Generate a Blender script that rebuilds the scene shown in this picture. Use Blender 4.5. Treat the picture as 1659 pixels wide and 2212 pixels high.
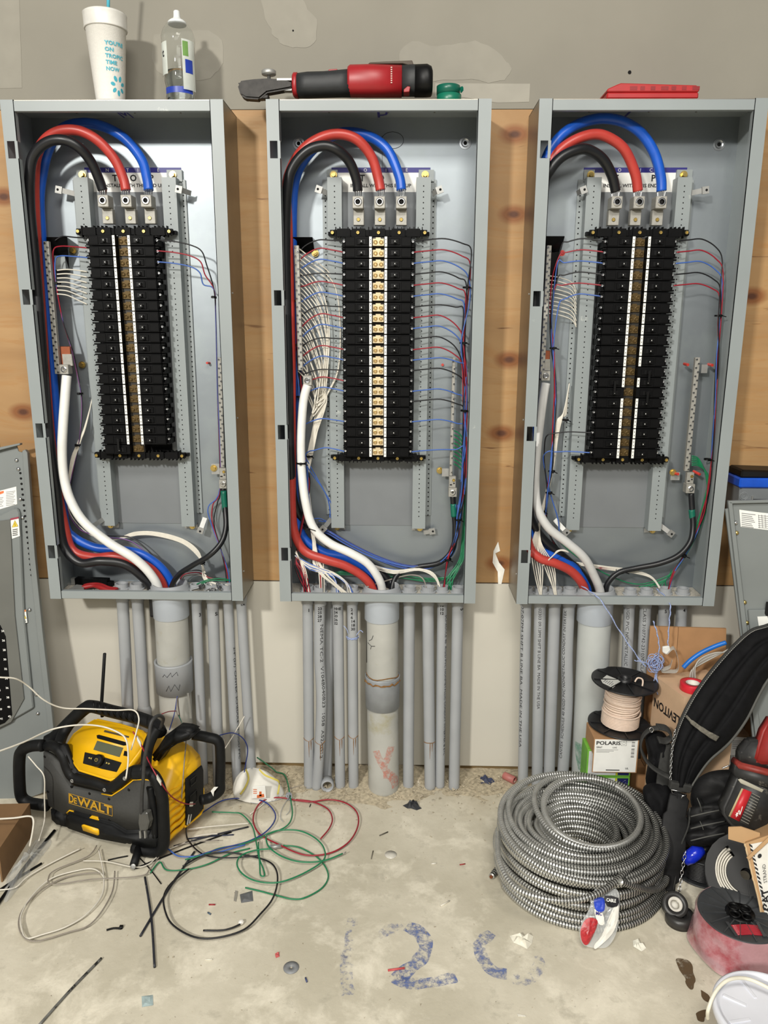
import bpy, bmesh, math, random
from mathutils import Vector as V, Matrix, noise
random.seed(7)
for o in list(bpy.data.objects): bpy.data.objects.remove(o)
SC = bpy.context.scene
COL = SC.collection

# ---------------------------------------------------------------- camera
FPX, TH, YA, RO, CD, CH = 1661.0, .2324, -.0211, .0040, 2.0425, 1.275
_c, _s = math.cos(YA), math.sin(YA)
_R0 = V((_c, -_s, 0)); _F0 = V((_s, _c, 0)); _Z = V((0, 0, 1))
FW = _F0*math.cos(TH) - _Z*math.sin(TH); _UP = _F0*math.sin(TH) + _Z*math.cos(TH)
RT = _R0*math.cos(RO) + _UP*math.sin(RO); UPV = _UP*math.cos(RO) - _R0*math.sin(RO)
CAM = V((0, -CD, CH))
cd = bpy.data.cameras.new('camera'); cam = bpy.data.objects.new('camera', cd); COL.objects.link(cam)
cd.sensor_fit = 'VERTICAL'; cd.sensor_height = 24; cd.lens = 24*FPX/2212; cd.clip_start = .02
m = Matrix.Identity(4)
for i in range(3):
    m[i][0] = RT[i]; m[i][1] = UPV[i]; m[i][2] = -FW[i]; m[i][3] = CAM[i]
cam.matrix_world = m; SC.camera = cam

# ---------------------------------------------------------------- light and exposure
w = bpy.data.worlds.new('world'); SC.world = w; w.use_nodes = True
w.node_tree.nodes['Background'].inputs[0].default_value = (.98, .98, .96, 1)
w.node_tree.nodes['Background'].inputs[1].default_value = .2
def area(name, loc, target, sx, sy, power, col):
    l = bpy.data.lights.new(name, 'AREA'); l.shape = 'RECTANGLE'; l.size = sx; l.size_y = sy
    l.energy = power; l.color = col
    o = bpy.data.objects.new(name, l); COL.objects.link(o); o.location = loc
    o.rotation_euler = (V(target)-V(loc)).to_track_quat('-Z', 'Y').to_euler()
    return o
area('ceiling_light_main', (-1.75, -4.3, 2.9), (0, -.3, .6), .32, .25, 170, (1, .97, .90))
area('ceiling_light_side', (.9, -4.0, 3.0), (0, -.3, .6), .9, .6, 14, (1, .96, .9))
area('ceiling_light_far', (-.2, -5.6, 3.0), (0, 0, 1.0), 2.4, .5, 20, (1, .98, .95))
area('fill_light_near', (.2, -2.6, 3.1), (.2, -1.0, 0), 1.2, .6, 66, (1, .96, .88))  # added fill lamp that brightens the floor
vs = SC.view_settings
vs.view_transform = 'Standard'; vs.look = 'None'; vs.exposure = -0.14; vs.gamma = 1; vs.use_curve_mapping = False

# ---------------------------------------------------------------- helpers
def ray(x, y): return FW + RT*((x-829.5)/FPX) - UPV*((y-1106)/FPX)
def P(x, y, Y=0.0):                    # point where the sight line meets the upright plane y = Y
    d = ray(x, y); return CAM + d*((Y-CAM.y)/d.y)
def G(x, y, z=0.0):                    # point where the sight line meets the level plane z
    d = ray(x, y); return CAM + d*((z-CAM.z)/d.z)
def PL(x, y, o, n):                    # the same for any plane
    d = ray(x, y); return CAM + d*((o-CAM).dot(n)/d.dot(n))
def lin(h):
    if isinstance(h, str): h = tuple(int(h[i:i+2], 16) for i in (0, 2, 4))
    return tuple((c/255/12.92 if c/255 <= .04045 else ((c/255+.055)/1.055)**2.4) for c in h)
MATS = {}
def M(name, col=(128, 128, 128), rough=.6, metal=0., var=.12, scale=30, bump=0., coat=0., stretch=None, trans=0., alpha=1., ior=1.5, spec=.5, spots=None, bscale=None):
    if name in MATS: return MATS[name]
    mt = bpy.data.materials.new(name); mt.use_nodes = True; nt = mt.node_tree; N = nt.nodes; L = nt.links
    b = N['Principled BSDF']; c = lin(col)
    b.inputs['Roughness'].default_value = rough; b.inputs['Metallic'].default_value = metal
    b.inputs['Coat Weight'].default_value = coat; b.inputs['Coat Roughness'].default_value = .15
    b.inputs['Transmission Weight'].default_value = trans; b.inputs['Alpha'].default_value = alpha; b.inputs['IOR'].default_value = ior; b.inputs['Specular IOR Level'].default_value = spec
    g = N.new('ShaderNodeNewGeometry'); mp = N.new('ShaderNodeMapping'); L.new(g.outputs['Position'], mp.inputs[0])
    if stretch: mp.inputs['Scale'].default_value = stretch
    nz = N.new('ShaderNodeTexNoise'); nz.inputs['Scale'].default_value = scale; nz.inputs['Detail'].default_value = 5
    L.new(mp.outputs[0], nz.inputs['Vector'])
    mx = N.new('ShaderNodeMix'); mx.data_type = 'RGBA'
    mr = N.new('ShaderNodeMapRange'); mr.inputs['From Min'].default_value = .3; mr.inputs['From Max'].default_value = .7
    L.new(nz.outputs['Fac'], mr.inputs['Value']); L.new(mr.outputs[0], mx.inputs[0])
    mx.inputs[6].default_value = tuple(x*(1-var) for x in c)+(1,); mx.inputs[7].default_value = tuple(min(1, x*(1+var)) for x in c)+(1,)
    out = mx.outputs[2]
    if spots:                           # (colour, scale, threshold lo, hi)
        sc, ss, lo, hi = spots
        n2 = N.new('ShaderNodeTexNoise'); n2.inputs['Scale'].default_value = ss; n2.inputs['Detail'].default_value = 8; n2.inputs['Roughness'].default_value = .65
        L.new(g.outputs['Position'], n2.inputs['Vector'])
        r2 = N.new('ShaderNodeMapRange'); r2.inputs['From Min'].default_value = lo; r2.inputs['From Max'].default_value = hi
        L.new(n2.outputs['Fac'], r2.inputs['Value'])
        m2 = N.new('ShaderNodeMix'); m2.data_type = 'RGBA'; L.new(r2.outputs[0], m2.inputs[0]); L.new(out, m2.inputs[6])
        m2.inputs[7].default_value = lin(sc)+(1,); out = m2.outputs[2]
    L.new(out, b.inputs['Base Color'])
    if bump:
        bp = N.new('ShaderNodeBump'); bp.inputs['Strength'].default_value = bump; bp.inputs['Distance'].default_value = .002
        if bscale:
            n3 = N.new('ShaderNodeTexNoise'); n3.inputs['Scale'].default_value = bscale; n3.inputs['Detail'].default_value = 4
            L.new(mp.outputs[0], n3.inputs['Vector']); L.new(n3.outputs['Fac'], bp.inputs['Height'])
        else: L.new(nz.outputs['Fac'], bp.inputs['Height'])
        L.new(bp.outputs[0], b.inputs['Normal'])
    MATS[name] = mt; return mt
WL = {}
class B:
    def __init__(s): s.v = []; s.f = []; s.m = []; s.ms = []; s.cm = 0; s.sm = []; s.cs = False
    def mat(s, mt, smooth=None):
        if mt not in s.ms: s.ms.append(mt)
        s.cm = s.ms.index(mt)
        if smooth is not None: s.cs = smooth
        return s
    def add(s, vs, fs):
        n = len(s.v); s.v += [V(x) for x in vs]
        for f in fs: s.f.append([n+i for i in f]); s.m.append(s.cm); s.sm.append(s.cs)
        return s
    def hexa(s, p):                     # p0-3 lower ring, p4-7 upper ring
        return s.add(p, [(0,3,2,1),(4,5,6,7),(0,1,5,4),(1,2,6,5),(2,3,7,6),(3,0,4,7)])
    def box(s, x0, x1, y0, y1, z0, z1):
        return s.hexa([(x0,y0,z0),(x1,y0,z0),(x1,y1,z0),(x0,y1,z0),(x0,y0,z1),(x1,y0,z1),(x1,y1,z1),(x0,y1,z1)])
    def obox(s, o, ux, uy, uz, a, b, c):   # frame box with ranges a, b, c
        o, ux, uy, uz = V(o), V(ux), V(uy), V(uz)
        q = lambda i, j, k: o+ux*i+uy*j+uz*k
        return s.hexa([q(a[0],b[0],c[0]),q(a[1],b[0],c[0]),q(a[1],b[1],c[0]),q(a[0],b[1],c[0]),q(a[0],b[0],c[1]),q(a[1],b[0],c[1]),q(a[1],b[1],c[1]),q(a[0],b[1],c[1])])
    def prism(s, poly, d):              # planar polygon of points extruded along vector d
        poly = [V(p) for p in poly]; n = len(poly); d = V(d)
        nn = V((0,0,0))
        for i in range(n): nn += poly[i].cross(poly[(i+1) % n])
        if nn.dot(d) > 0: poly.reverse()
        return s.add(poly+[p+d for p in poly], [tuple(range(n)), tuple(range(2*n-1, n-1, -1))]+[(i, i+n, (i+1) % n+n, (i+1) % n) for i in range(n)])
    def cyl(s, p0, p1, r0, r1=None, n=16, caps=True):
        return s.tube([p0, p1], [r0, r0 if r1 is None else r1], n, caps=caps)
    def tube(s, pts, r, n=8, closed=False, caps=True, flat=1.0, up=None):
        pts = [V(p) for p in pts]; N = len(pts)
        rr = r if isinstance(r, (list, tuple)) else [r]*N
        T = []
        for i in range(N):
            a = pts[(i-1) % N] if (closed or i > 0) else pts[i]; b = pts[(i+1) % N] if (closed or i < N-1) else pts[i]
            t = b-a; T.append(t.normalized() if t.length > 1e-9 else V((0, 0, 1)))
        u = V(up) if up else (V((0, 0, 1)) if abs(T[0].z) < .9 else V((1, 0, 0)))
        u = (u-T[0]*u.dot(T[0])).normalized(); vs = []
        for i in range(N):
            u = (V(up) if up else u); u = u-T[i]*u.dot(T[i])
            u = u.normalized() if u.length > 1e-6 else T[i].orthogonal().normalized()
            w_ = T[i].cross(u)
            for k in range(n):
                a = 2*math.pi*k/n
                vs.append(pts[i]+u*(math.cos(a)*rr[i]*flat)+w_*(math.sin(a)*rr[i]))
        fs = []
        for i in range(N if closed else N-1):
            j = (i+1) % N
            for k in range(n):
                k2 = (k+1) % n; fs.append((i*n+k, i*n+k2, j*n+k2, j*n+k))
        if caps and not closed: fs += [tuple(range(n-1, -1, -1)), tuple((N-1)*n+k for k in range(n))]
        return s.add(vs, fs)
    def lathe(s, prof, o, ax=(0, 0, 1), n=24, cap=True):    # prof: (radius, height)
        ax = V(ax).normalized(); u = ax.orthogonal().normalized(); w_ = ax.cross(u); o = V(o); vs = []
        for r, h in prof:
            for k in range(n):
                a = 2*math.pi*k/n; vs.append(o+ax*h+u*(math.cos(a)*r)+w_*(math.sin(a)*r))
        fs = []
        for i in range(len(prof)-1):
            for k in range(n):
                k2 = (k+1) % n; fs.append((i*n+k, i*n+k2, (i+1)*n+k2, (i+1)*n+k))
        if cap: fs += [tuple(range(n-1, -1, -1)), tuple((len(prof)-1)*n+k for k in range(n))]
        return s.add(vs, fs)
    def ribbon(s, pts, w, t, side):     # strap: width w along 'side', thickness t
        pts = [V(p) for p in pts]; N = len(pts); vs = []
        ws = w if isinstance(w, (list, tuple)) else [w]*N
        for i in range(N):
            T = (pts[min(i+1, N-1)]-pts[max(i-1, 0)]).normalized()
            sd = side[i] if isinstance(side, list) else side
            sd = V(sd); sd = (sd-T*sd.dot(T)).normalized(); nn = T.cross(sd)
            h = ws[i]/2; e = min(t*.5, h*.3)
            for a, b in ((-h, -t/2+e*.5), (-h+e, -t/2), (h-e, -t/2), (h, -t/2+e*.5), (h, t/2-e*.5), (h-e, t/2), (-h+e, t/2), (-h, t/2-e*.5)):
                vs.append(pts[i]+sd*a+nn*b)
        fs = []
        for i in range(N-1):
            for k in range(8):
                k2 = (k+1) % 8; fs.append((i*8+k, i*8+k2, (i+1)*8+k2, (i+1)*8+k))
        fs += [tuple(range(7, -1, -1)), tuple((N-1)*8+k for k in range(8))]
        return s.add(vs, fs)
    def build(s, name, parent=None, bevel=0, seg=1, label=None, cat=None, group=None, kind=None, recalc=True):
        lo = V([min(p[i] for p in s.v) for i in range(3)]); hi = V([max(p[i] for p in s.v) for i in range(3)])
        c = (lo+hi)/2
        if parent is None: c.z = lo.z
        me = bpy.data.meshes.new(name); me.from_pydata([p-c for p in s.v], [], s.f)
        for mt in s.ms: me.materials.append(mt)
        me.polygons.foreach_set('material_index', s.m); me.polygons.foreach_set('use_smooth', s.sm); me.update()
        if recalc or bevel:
            bm = bmesh.new(); bm.from_mesh(me)
            if bevel:
                es = [e for e in bm.edges if len(e.link_faces) == 2 and e.calc_face_angle(0) > .6]
                if es: bmesh.ops.bevel(bm, geom=es, offset=bevel, segments=seg, affect='EDGES', clamp_overlap=True)
            bmesh.ops.recalc_face_normals(bm, faces=bm.faces[:]); bm.to_mesh(me); bm.free()
        o = bpy.data.objects.new(name, me); COL.objects.link(o)
        put(o, c, parent); tag(o, label, cat, group, kind); return o
def put(o, c, parent):
    WL[o.name] = V(c)
    if parent is not None: o.parent = parent; o.location = V(c)-WL[parent.name]
    else: o.location = c
def tag(o, label=None, cat=None, group=None, kind=None):
    for k, x in (('label', label), ('category', cat), ('group', group), ('kind', kind)):
        if x: o[k] = x
    return o
def empty(name, loc, label=None, cat=None, group=None, kind=None):
    o = bpy.data.objects.new(name, None); COL.objects.link(o); o.empty_display_size = .05
    put(o, loc, None); return tag(o, label, cat, group, kind)
def copy(o, c, parent, kids=True):      # copy with shared mesh, centred on world point c
    r = o.copy(); COL.objects.link(r); put(r, c, parent)
    if kids:
        for ch in o.children: copy(ch, V(c)+(WL[ch.name]-WL[o.name]), r)
    return r
def cr(pts, n=6, closed=False):         # Catmull-Rom curve through the points
    pts = [V(p) for p in pts]; N = len(pts); out = []
    if N < 3: return pts
    for i in range(N if closed else N-1):
        g = (lambda k: pts[k % N]) if closed else (lambda k: pts[max(0, min(N-1, k))])
        a, b, c, d = g(i-1), g(i), g(i+1), g(i+2)
        for j in range(n):
            t = j/n
            out.append(.5*((2*b)+(c-a)*t+(2*a-5*b+4*c-d)*t*t+(3*b-a-3*c+d)*t**3))
    if not closed: out.append(pts[-1])
    return out
def pp(l): return [P(*q) for q in l]
_tc = {}
def textmesh(s, bold=False):
    k = (s, bold)
    if k not in _tc:
        cu = bpy.data.curves.new('t', 'FONT'); cu.body = s; cu.size = 1; cu.resolution_u = 2
        if bold: cu.offset = .028
        o = bpy.data.objects.new('t', cu); me = bpy.data.meshes.new_from_object(o)
        _tc[k] = ([v.co.copy() for v in me.vertices], [tuple(p.vertices) for p in me.polygons])
        bpy.data.objects.remove(o); bpy.data.curves.remove(cu); bpy.data.meshes.remove(me)
    return _tc[k]
def text(b, s, o, ux, uy, h, bold=False, center=False, squeeze=1., width=None, fn=None):
    vs, fs = textmesh(s, bold)
    if not vs: return
    x1 = max(v.x for v in vs); x0 = min(v.x for v in vs); k = h/.72
    sx = k*squeeze if width is None else width/max(1e-6, x1-x0)
    ux, uy, o = V(ux), V(uy), V(o); off = (x0+x1)/2 if center else x0
    if fn: b.add([fn((v.x-off)*sx, v.y*k) for v in vs], fs)
    else: b.add([o+ux*((v.x-off)*sx)+uy*(v.y*k) for v in vs], fs)

# ---------------------------------------------------------------- materials
paint = M('panel_grey_paint', (142, 149, 150), .42, 0, .05, 6, .05, spots=((190, 195, 190), 14, .68, .74))
cpaint = M('cover_grey_paint', (122, 127, 126), .5, 0, .06, 8, .05)
galv = M('galvanised_steel', (186, 190, 194), .33, .9, .14, 9, .12)
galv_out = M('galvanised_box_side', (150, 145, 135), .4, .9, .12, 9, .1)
zinc = M('zinc_plate', (165, 165, 162), .5, .6, .08, 60)
alum = M('cast_aluminium', (165, 163, 156), .6, .5, .08, 120, .2)
chrome = M('bright_steel', (220, 220, 220), .22, 1, .05, 60)
brass = M('brass_plated_steel', (205, 180, 110), .3, .9, .1, 90)
copper = M('copper', (185, 110, 80), .35, .9, .1, 60)
blk = M('black_moulded_plastic', (9, 9, 10), .55, 0, .2, 60, .1, spec=.12)
blk2 = M('black_handle_plastic', (9, 9, 10), .45, 0, .1, 60, spec=.25)
hole = M('dark_void', (5, 5, 5), .9, 0, 0)
white = M('white_print_label', (235, 235, 230), .5, 0, .03, 40)
ink = M('black_ink', (22, 22, 24), .6, 0, .1, 60)
blueink = M('blue_marker_ink', (40, 32, 120), .5, 0, .15, 300)
navy = M('navy_print', (36, 32, 118), .45, 0, .03)
c_blk = M('black_cable_jacket', (24, 25, 28), .38, 0, .12, 40, .05)
c_red = M('red_cable_jacket', (178, 60, 52), .38, 0, .08, 40, .05)
c_blu = M('blue_cable_jacket', (24, 86, 190), .35, 0, .08, 40, .05)
c_wht = M('white_cable_jacket', (232, 232, 228), .4, 0, .05, 40, .05)
w_blk = M('black_wire', (22, 22, 26), .4, 0, .1, 80)
w_red = M('red_wire', (150, 28, 44), .4, 0, .1, 80)
w_blu = M('blue_wire', (66, 102, 178), .4, 0, .1, 80)
w_dbl = M('dark_blue_wire', (38, 58, 130), .4, 0, .1, 80)
w_wht = M('white_wire', (220, 215, 202), .45, 0, .06, 80)
w_grn = M('green_wire', (28, 122, 80), .4, 0, .12, 80)
w_gry = M('grey_wire', (140, 132, 122), .45, 0, .1, 80)
tape_g = M('green_tape', (18, 104, 84), .4, 0, .08, 80)
dust = M('grey_dust', (184, 178, 166), .95, 0, .25, 200, .5)
card = M('brown_cardboard', (170, 130, 92), .8, 0, .08, 25, .1, stretch=(1, 1, 6))
pvc = M('grey_pvc', (160, 163, 166), .42, 0, .05, 14, .05)
pvc_d = M('dusty_grey_pvc', (176, 176, 170), .5, 0, .1, 12, .1, spots=((160, 155, 130), 9, .56, .68))
pvc_l = M('pale_grey_pvc', (190, 198, 208), .35, 0, .04, 14)
glue = M('amber_primer_stain', (130, 92, 48), .35, 0, .3, 120)
tie = blk2
WCOL = {'k': w_blk, 'r': w_red, 'b': w_blu, 'w': w_wht, 'g': w_grn, 'n': w_gry, 'd': w_dbl}

# ---------------------------------------------------------------- setting
def floor_material():
    mt = bpy.data.materials.new('concrete_floor'); mt.use_nodes = True; nt = mt.node_tree; N = nt.nodes; L = nt.links
    b = N['Principled BSDF']; b.inputs['Roughness'].default_value = .75
    g = N.new('ShaderNodeNewGeometry')
    def nz(s, d=6, r=.6, dist=0):
        n = N.new('ShaderNodeTexNoise'); n.inputs['Scale'].default_value = s; n.inputs['Detail'].default_value = d
        n.inputs['Roughness'].default_value = r; n.inputs['Distortion'].default_value = dist
        L.new(g.outputs['Position'], n.inputs['Vector']); return n.outputs['Fac']
    def rng(x, a, b_):
        r = N.new('ShaderNodeMapRange'); r.inputs['From Min'].default_value = a; r.inputs['From Max'].default_value = b_; L.new(x, r.inputs['Value']); return r.outputs[0]
    def mix(f, a, c):
        q = N.new('ShaderNodeMix'); q.data_type = 'RGBA'; L.new(f, q.inputs[0])
        for i, x in ((6, a), (7, c)):
            if isinstance(x, tuple): q.inputs[i].default_value = lin(x)+(1,)
            else: L.new(x, q.inputs[i])
        return q.outputs[2]
    c = mix(rng(nz(3.2), .38, .62), (190, 183, 163), (212, 205, 186))
    c = mix(rng(nz(8, 9, .68, .25), .50, .66), c, (228, 221, 202))
    c = mix(rng(nz(13, 9, .7, .2), .56, .74), c, (174, 168, 150))
    c = mix(rng(nz(160, 3), .68, .76), c, (165, 158, 144))
    # brown dust drifting out from the foot of the wall
    sp = N.new('ShaderNodeSeparateXYZ'); L.new(g.outputs['Position'], sp.inputs[0])
    ad = N.new('ShaderNodeMath'); ad.operation = 'MULTIPLY_ADD'; L.new(nz(6, 6), ad.inputs[0]); ad.inputs[1].default_value = .5; L.new(sp.outputs['Y'], ad.inputs[2])
    c = mix(rng(ad.outputs[0], .02, .3), c, (176, 164, 140))
    L.new(c, b.inputs['Base Color'])
    bp = N.new('ShaderNodeBump'); bp.inputs['Strength'].default_value = .25; bp.inputs['Distance'].default_value = .004
    L.new(nz(40, 6), bp.inputs['Height']); L.new(bp.outputs[0], b.inputs['Normal'])
    return mt
fl = B().mat(floor_material()).box(-3.2, 3.2, -5.5, .12, -.05, 0).build('floor', kind='structure')
ZT = P(830, 237).z; ZB = P(830, 1256).z
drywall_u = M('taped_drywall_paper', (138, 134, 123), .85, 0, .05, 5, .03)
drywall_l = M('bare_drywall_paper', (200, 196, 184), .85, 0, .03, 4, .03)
mud = M('joint_compound', (146, 142, 131), .85, 0, .05, 20, .05)
mud2 = M('white_wall_paper_tear', (158, 154, 143), .85, 0, .05, 20, .05)
wl = B().mat(M('wall_framing_void', (60, 52, 40), .9)).box(-3.2, 3.2, .035, .06, 0, 3.0).build('wall_back', kind='structure')
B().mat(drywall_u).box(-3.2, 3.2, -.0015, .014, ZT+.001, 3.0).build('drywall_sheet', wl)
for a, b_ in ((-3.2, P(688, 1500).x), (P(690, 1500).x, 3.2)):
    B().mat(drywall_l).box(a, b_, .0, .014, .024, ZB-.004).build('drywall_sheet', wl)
B().mat(M('sill_lumber', (120, 100, 66), .85, 0, .2, 8, .2, stretch=(1, 1, 8))).box(-3.2, 3.2, .014, .034, 0, .05).build('trim_1', kind='structure')
def patch(poly, mt, t=.0006, rag=0):
    pts = [P(x, y, -.0016) for x, y in poly]
    if rag:
        q = cr(pts, 5, True); pts = [p+V((noise.noise(p*60)*rag, 0, noise.noise(p*60+V((5, 5, 5)))*rag)) for p in q]
    B().mat(mt).prism(pts, (0, -t, 0)).build('plaster_patch', wl, recalc=True)
patch([(-40, -60), (40, -60), (48, 190), (-40, 192)], mud)
patch([(560, -60), (640, -60), (655, 5), (682, 40), (678, 92), (640, 104), (600, 84), (575, 40)], mud, rag=.007)
patch([(868, 140), (880, 95), (960, 100), (1040, 92), (1100, 140), (1080, 175), (1000, 170), (900, 175)], mud, rag=.008)
patch([(940, 180), (1145, 181), (1143, 220), (1075, 222), (1000, 210), (940, 210)], mud2)
patch([(330, 90), (360, 70), (470, 75), (475, 150), (400, 180), (340, 150)], mud, rag=.01)
for x, y in ((1360, 156), (633, 66)):
    B().mat(hole).cyl(P(x, y, -.002), P(x, y, -.0035), .004 if x > 1000 else .002, n=12).build('screw_hole', wl)

def plywood_material():
    mt = bpy.data.materials.new('plywood_face'); mt.use_nodes = True; nt = mt.node_tree; N = nt.nodes; L = nt.links
    b = N['Principled BSDF']; b.inputs['Roughness'].default_value = .6
    g = N.new('ShaderNodeNewGeometry')
    kn = [(1112, 290), (1110, 463), (1100, 777), (1083, 936), (1078, 1217), (50, 890), (8, 425), (1624, 640), (15, 1120)]
    dm = None; ring = None
    for (x, y) in kn:
        p = P(x, y)
        sb = N.new('ShaderNodeVectorMath'); sb.operation = 'SUBTRACT'; L.new(g.outputs['Position'], sb.inputs[0]); sb.inputs[1].default_value = p
        ml = N.new('ShaderNodeVectorMath'); ml.operation = 'MULTIPLY'; L.new(sb.outputs[0], ml.inputs[0]); ml.inputs[1].default_value = (.75, 0, 1.25)
        ln = N.new('ShaderNodeVectorMath'); ln.operation = 'LENGTH'; L.new(ml.outputs[0], ln.inputs[0])
        if dm is None: dm = ln.outputs['Value']
        else:
            mn = N.new('ShaderNodeMath'); mn.operation = 'MINIMUM'; L.new(dm, mn.inputs[0]); L.new(ln.outputs['Value'], mn.inputs[1]); dm = mn.outputs[0]
    def rng(x, a, b_, c=0, d=1):
        r = N.new('ShaderNodeMapRange'); r.inputs['From Min'].default_value = a; r.inputs['From Max'].default_value = b_
        r.inputs['To Min'].default_value = c; r.inputs['To Max'].default_value = d; L.new(x, r.inputs['Value']); return r.outputs[0]
    def mix(f, a, c):
        q = N.new('ShaderNodeMix'); q.data_type = 'RGBA'; L.new(f, q.inputs[0])
        for i, x in ((6, a), (7, c)):
            if isinstance(x, tuple): q.inputs[i].default_value = lin(x)+(1,)
            else: L.new(x, q.inputs[i])
        return q.outputs[2]
    # grain coordinate: height shifted round the knots
    sx = N.new('ShaderNodeSeparateXYZ'); L.new(g.outputs['Position'], sx.inputs[0])
    sh = N.new('ShaderNodeMath'); sh.operation = 'ADD'; L.new(sx.outputs['Z'], sh.inputs[0]); L.new(rng(dm, 0, .09, .05, 0), sh.inputs[1])
    cb = N.new('ShaderNodeCombineXYZ'); mu = N.new('ShaderNodeMath'); mu.operation = 'MULTIPLY'; L.new(sx.outputs['X'], mu.inputs[0]); mu.inputs[1].default_value = .12
    L.new(mu.outputs[0], cb.inputs[0]); L.new(sh.outputs[0], cb.inputs[2])
    def nz(s, d, r=.6, dist=0):
        n = N.new('ShaderNodeTexNoise'); n.inputs['Scale'].default_value = s; n.inputs['Detail'].default_value = d; n.inputs['Roughness'].default_value = r; n.inputs['Distortion'].default_value = dist
        L.new(cb.outputs[0], n.inputs['Vector']); return n.outputs['Fac']
    c = mix(rng(nz(9, 4), .3, .7), (154, 118, 77), (181, 145, 99))
    c = mix(rng(nz(60, 5, .7, .4), .5, .75), c, (166, 122, 72))
    c = mix(rng(nz(5, 6, .6, 1.0), .55, .75), c, (150, 112, 68))
    c = mix(rng(nz(26, 3, .6, 1.2), .66, .72), c, (120, 84, 50))
    c = mix(rng(dm, .034, .018), c, (134, 84, 44))
    c = mix(rng(dm, .014, .006), c, (84, 46, 24))
    L.new(c, b.inputs['Base Color'])
    bp = N.new('ShaderNodeBump'); bp.inputs['Strength'].default_value = .15; bp.inputs['Distance'].default_value = .002
    L.new(nz(60, 5), bp.inputs['Height']); L.new(bp.outputs[0], b.inputs['Normal'])
    return mt
ply = plywood_material()
xa = P(30, 700).x
B().mat(ply).box(-1.55, P(-30, 700).x, .001, .016, ZB, ZT).build('plywood_sheet', wl)
B().mat(ply).box(P(-29, 700).x, 1.55, .0, .016, ZB, ZT).build('plywood_sheet', wl)
# smear of white paste on the plywood by the right panel
q = [(1076, 1170), (1080, 1190), (1070, 1195), (1078, 1215), (1090, 1230), (1083, 1262), (1076, 1262), (1075, 1235), (1064, 1215), (1066, 1190)]
B().mat(M('white_paste', (232, 230, 222), .6)).prism([P(x, y, -.0002) for x, y in q], (0, -.0015, 0)).build('paste_smear', wl)

# spray marks on the floor
def worn(name, col, sc=60, lo=.42, hi=.58):
    mt = bpy.data.materials.new(name); mt.use_nodes = True; N = mt.node_tree.nodes; L = mt.node_tree.links; b = N['Principled BSDF']
    b.inputs['Base Color'].default_value = lin(col)+(1,); b.inputs['Roughness'].default_value = .8
    g = N.new('ShaderNodeNewGeometry'); n = N.new('ShaderNodeTexNoise'); n.inputs['Scale'].default_value = sc; n.inputs['Detail'].default_value = 9; n.inputs['Roughness'].default_value = .75
    L.new(g.outputs['Position'], n.inputs['Vector']); r = N.new('ShaderNodeMapRange'); r.inputs['From Min'].default_value = lo; r.inputs['From Max'].default_value = hi
    L.new(n.outputs['Fac'], r.inputs['Value']); L.new(r.outputs[0], b.inputs['Alpha']); return mt
spray = worn('worn_blue_chalk', (96, 116, 172), 60, .43, .66); spray2 = worn('faint_blue_chalk', (124, 136, 178), 50, .50, .74)
def strip(pts, wpx, mt, name, z=.0006, parent=None):
    q = cr([G(x, y, z) for x, y in pts], 6); b = B().mat(mt); vs = []
    for i, p in enumerate(q):
        t = (q[min(i+1, len(q)-1)]-q[max(i-1, 0)]); t.z = 0; t.normalize(); s = V((-t.y, t.x, 0)); wd = wpx/900*(.5+.15*noise.noise(p*40))
        vs += [p+s*wd, p-s*wd]
    b.add(vs, [(2*i, 2*i+1, 2*i+3, 2*i+2) for i in range(len(q)-1)])
    return b.build(name, parent or fl)
strip([(762, 1983), (755, 2030), (750, 2070)], 20, spray2, 'chalk_stroke')
strip([(750, 2055), (748, 2110), (752, 2150)], 24, spray2, 'chalk_stroke')
strip([(820, 2026), (840, 2008), (880, 2002)], 22, spray2, 'chalk_stroke')
strip([(878, 2000), (908, 2016), (920, 2045), (905, 2075), (880, 2095), (858, 2115)], 30, spray, 'chalk_stroke')
strip([(852, 2112), (880, 2124), (930, 2122), (985, 2110)], 24, spray, 'chalk_stroke')
strip([(1062, 2015), (1036, 2040), (1044, 2072), (1066, 2098), (1095, 2104)], 24, spray, 'chalk_stroke')
strip([(1106, 2112), (1140, 2118), (1165, 2085), (1158, 2065)], 22, spray2, 'chalk_stroke')
stain = worn('oil_stain', (92, 74, 50), 30, .34, .5)
def blot(poly, mt, name, z=.0007):
    q = cr([G(x, y, z) for x, y in poly], 6, True); q = [p+V((noise.noise(p*50), noise.noise(p*50+V((9, 0, 0))), 0))*.006 for p in q]
    c = sum(q, V((0, 0, 0)))/len(q)
    B().mat(mt).add([c]+q, [(0, i+1, (i+1) % len(q)+1) for i in range(len(q))]).build(name, fl)
blot([(1462, 2072), (1490, 2078), (1500, 2100), (1503, 2130), (1490, 2135), (1475, 2110)], stain, 'oil_stain')
blot([(1515, 2140), (1530, 2150), (1535, 2165), (1520, 2160)], stain, 'oil_stain')
blot([(1505, 2190), (1525, 2180), (1520, 2206), (1508, 2205)], stain, 'oil_stain')

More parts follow.
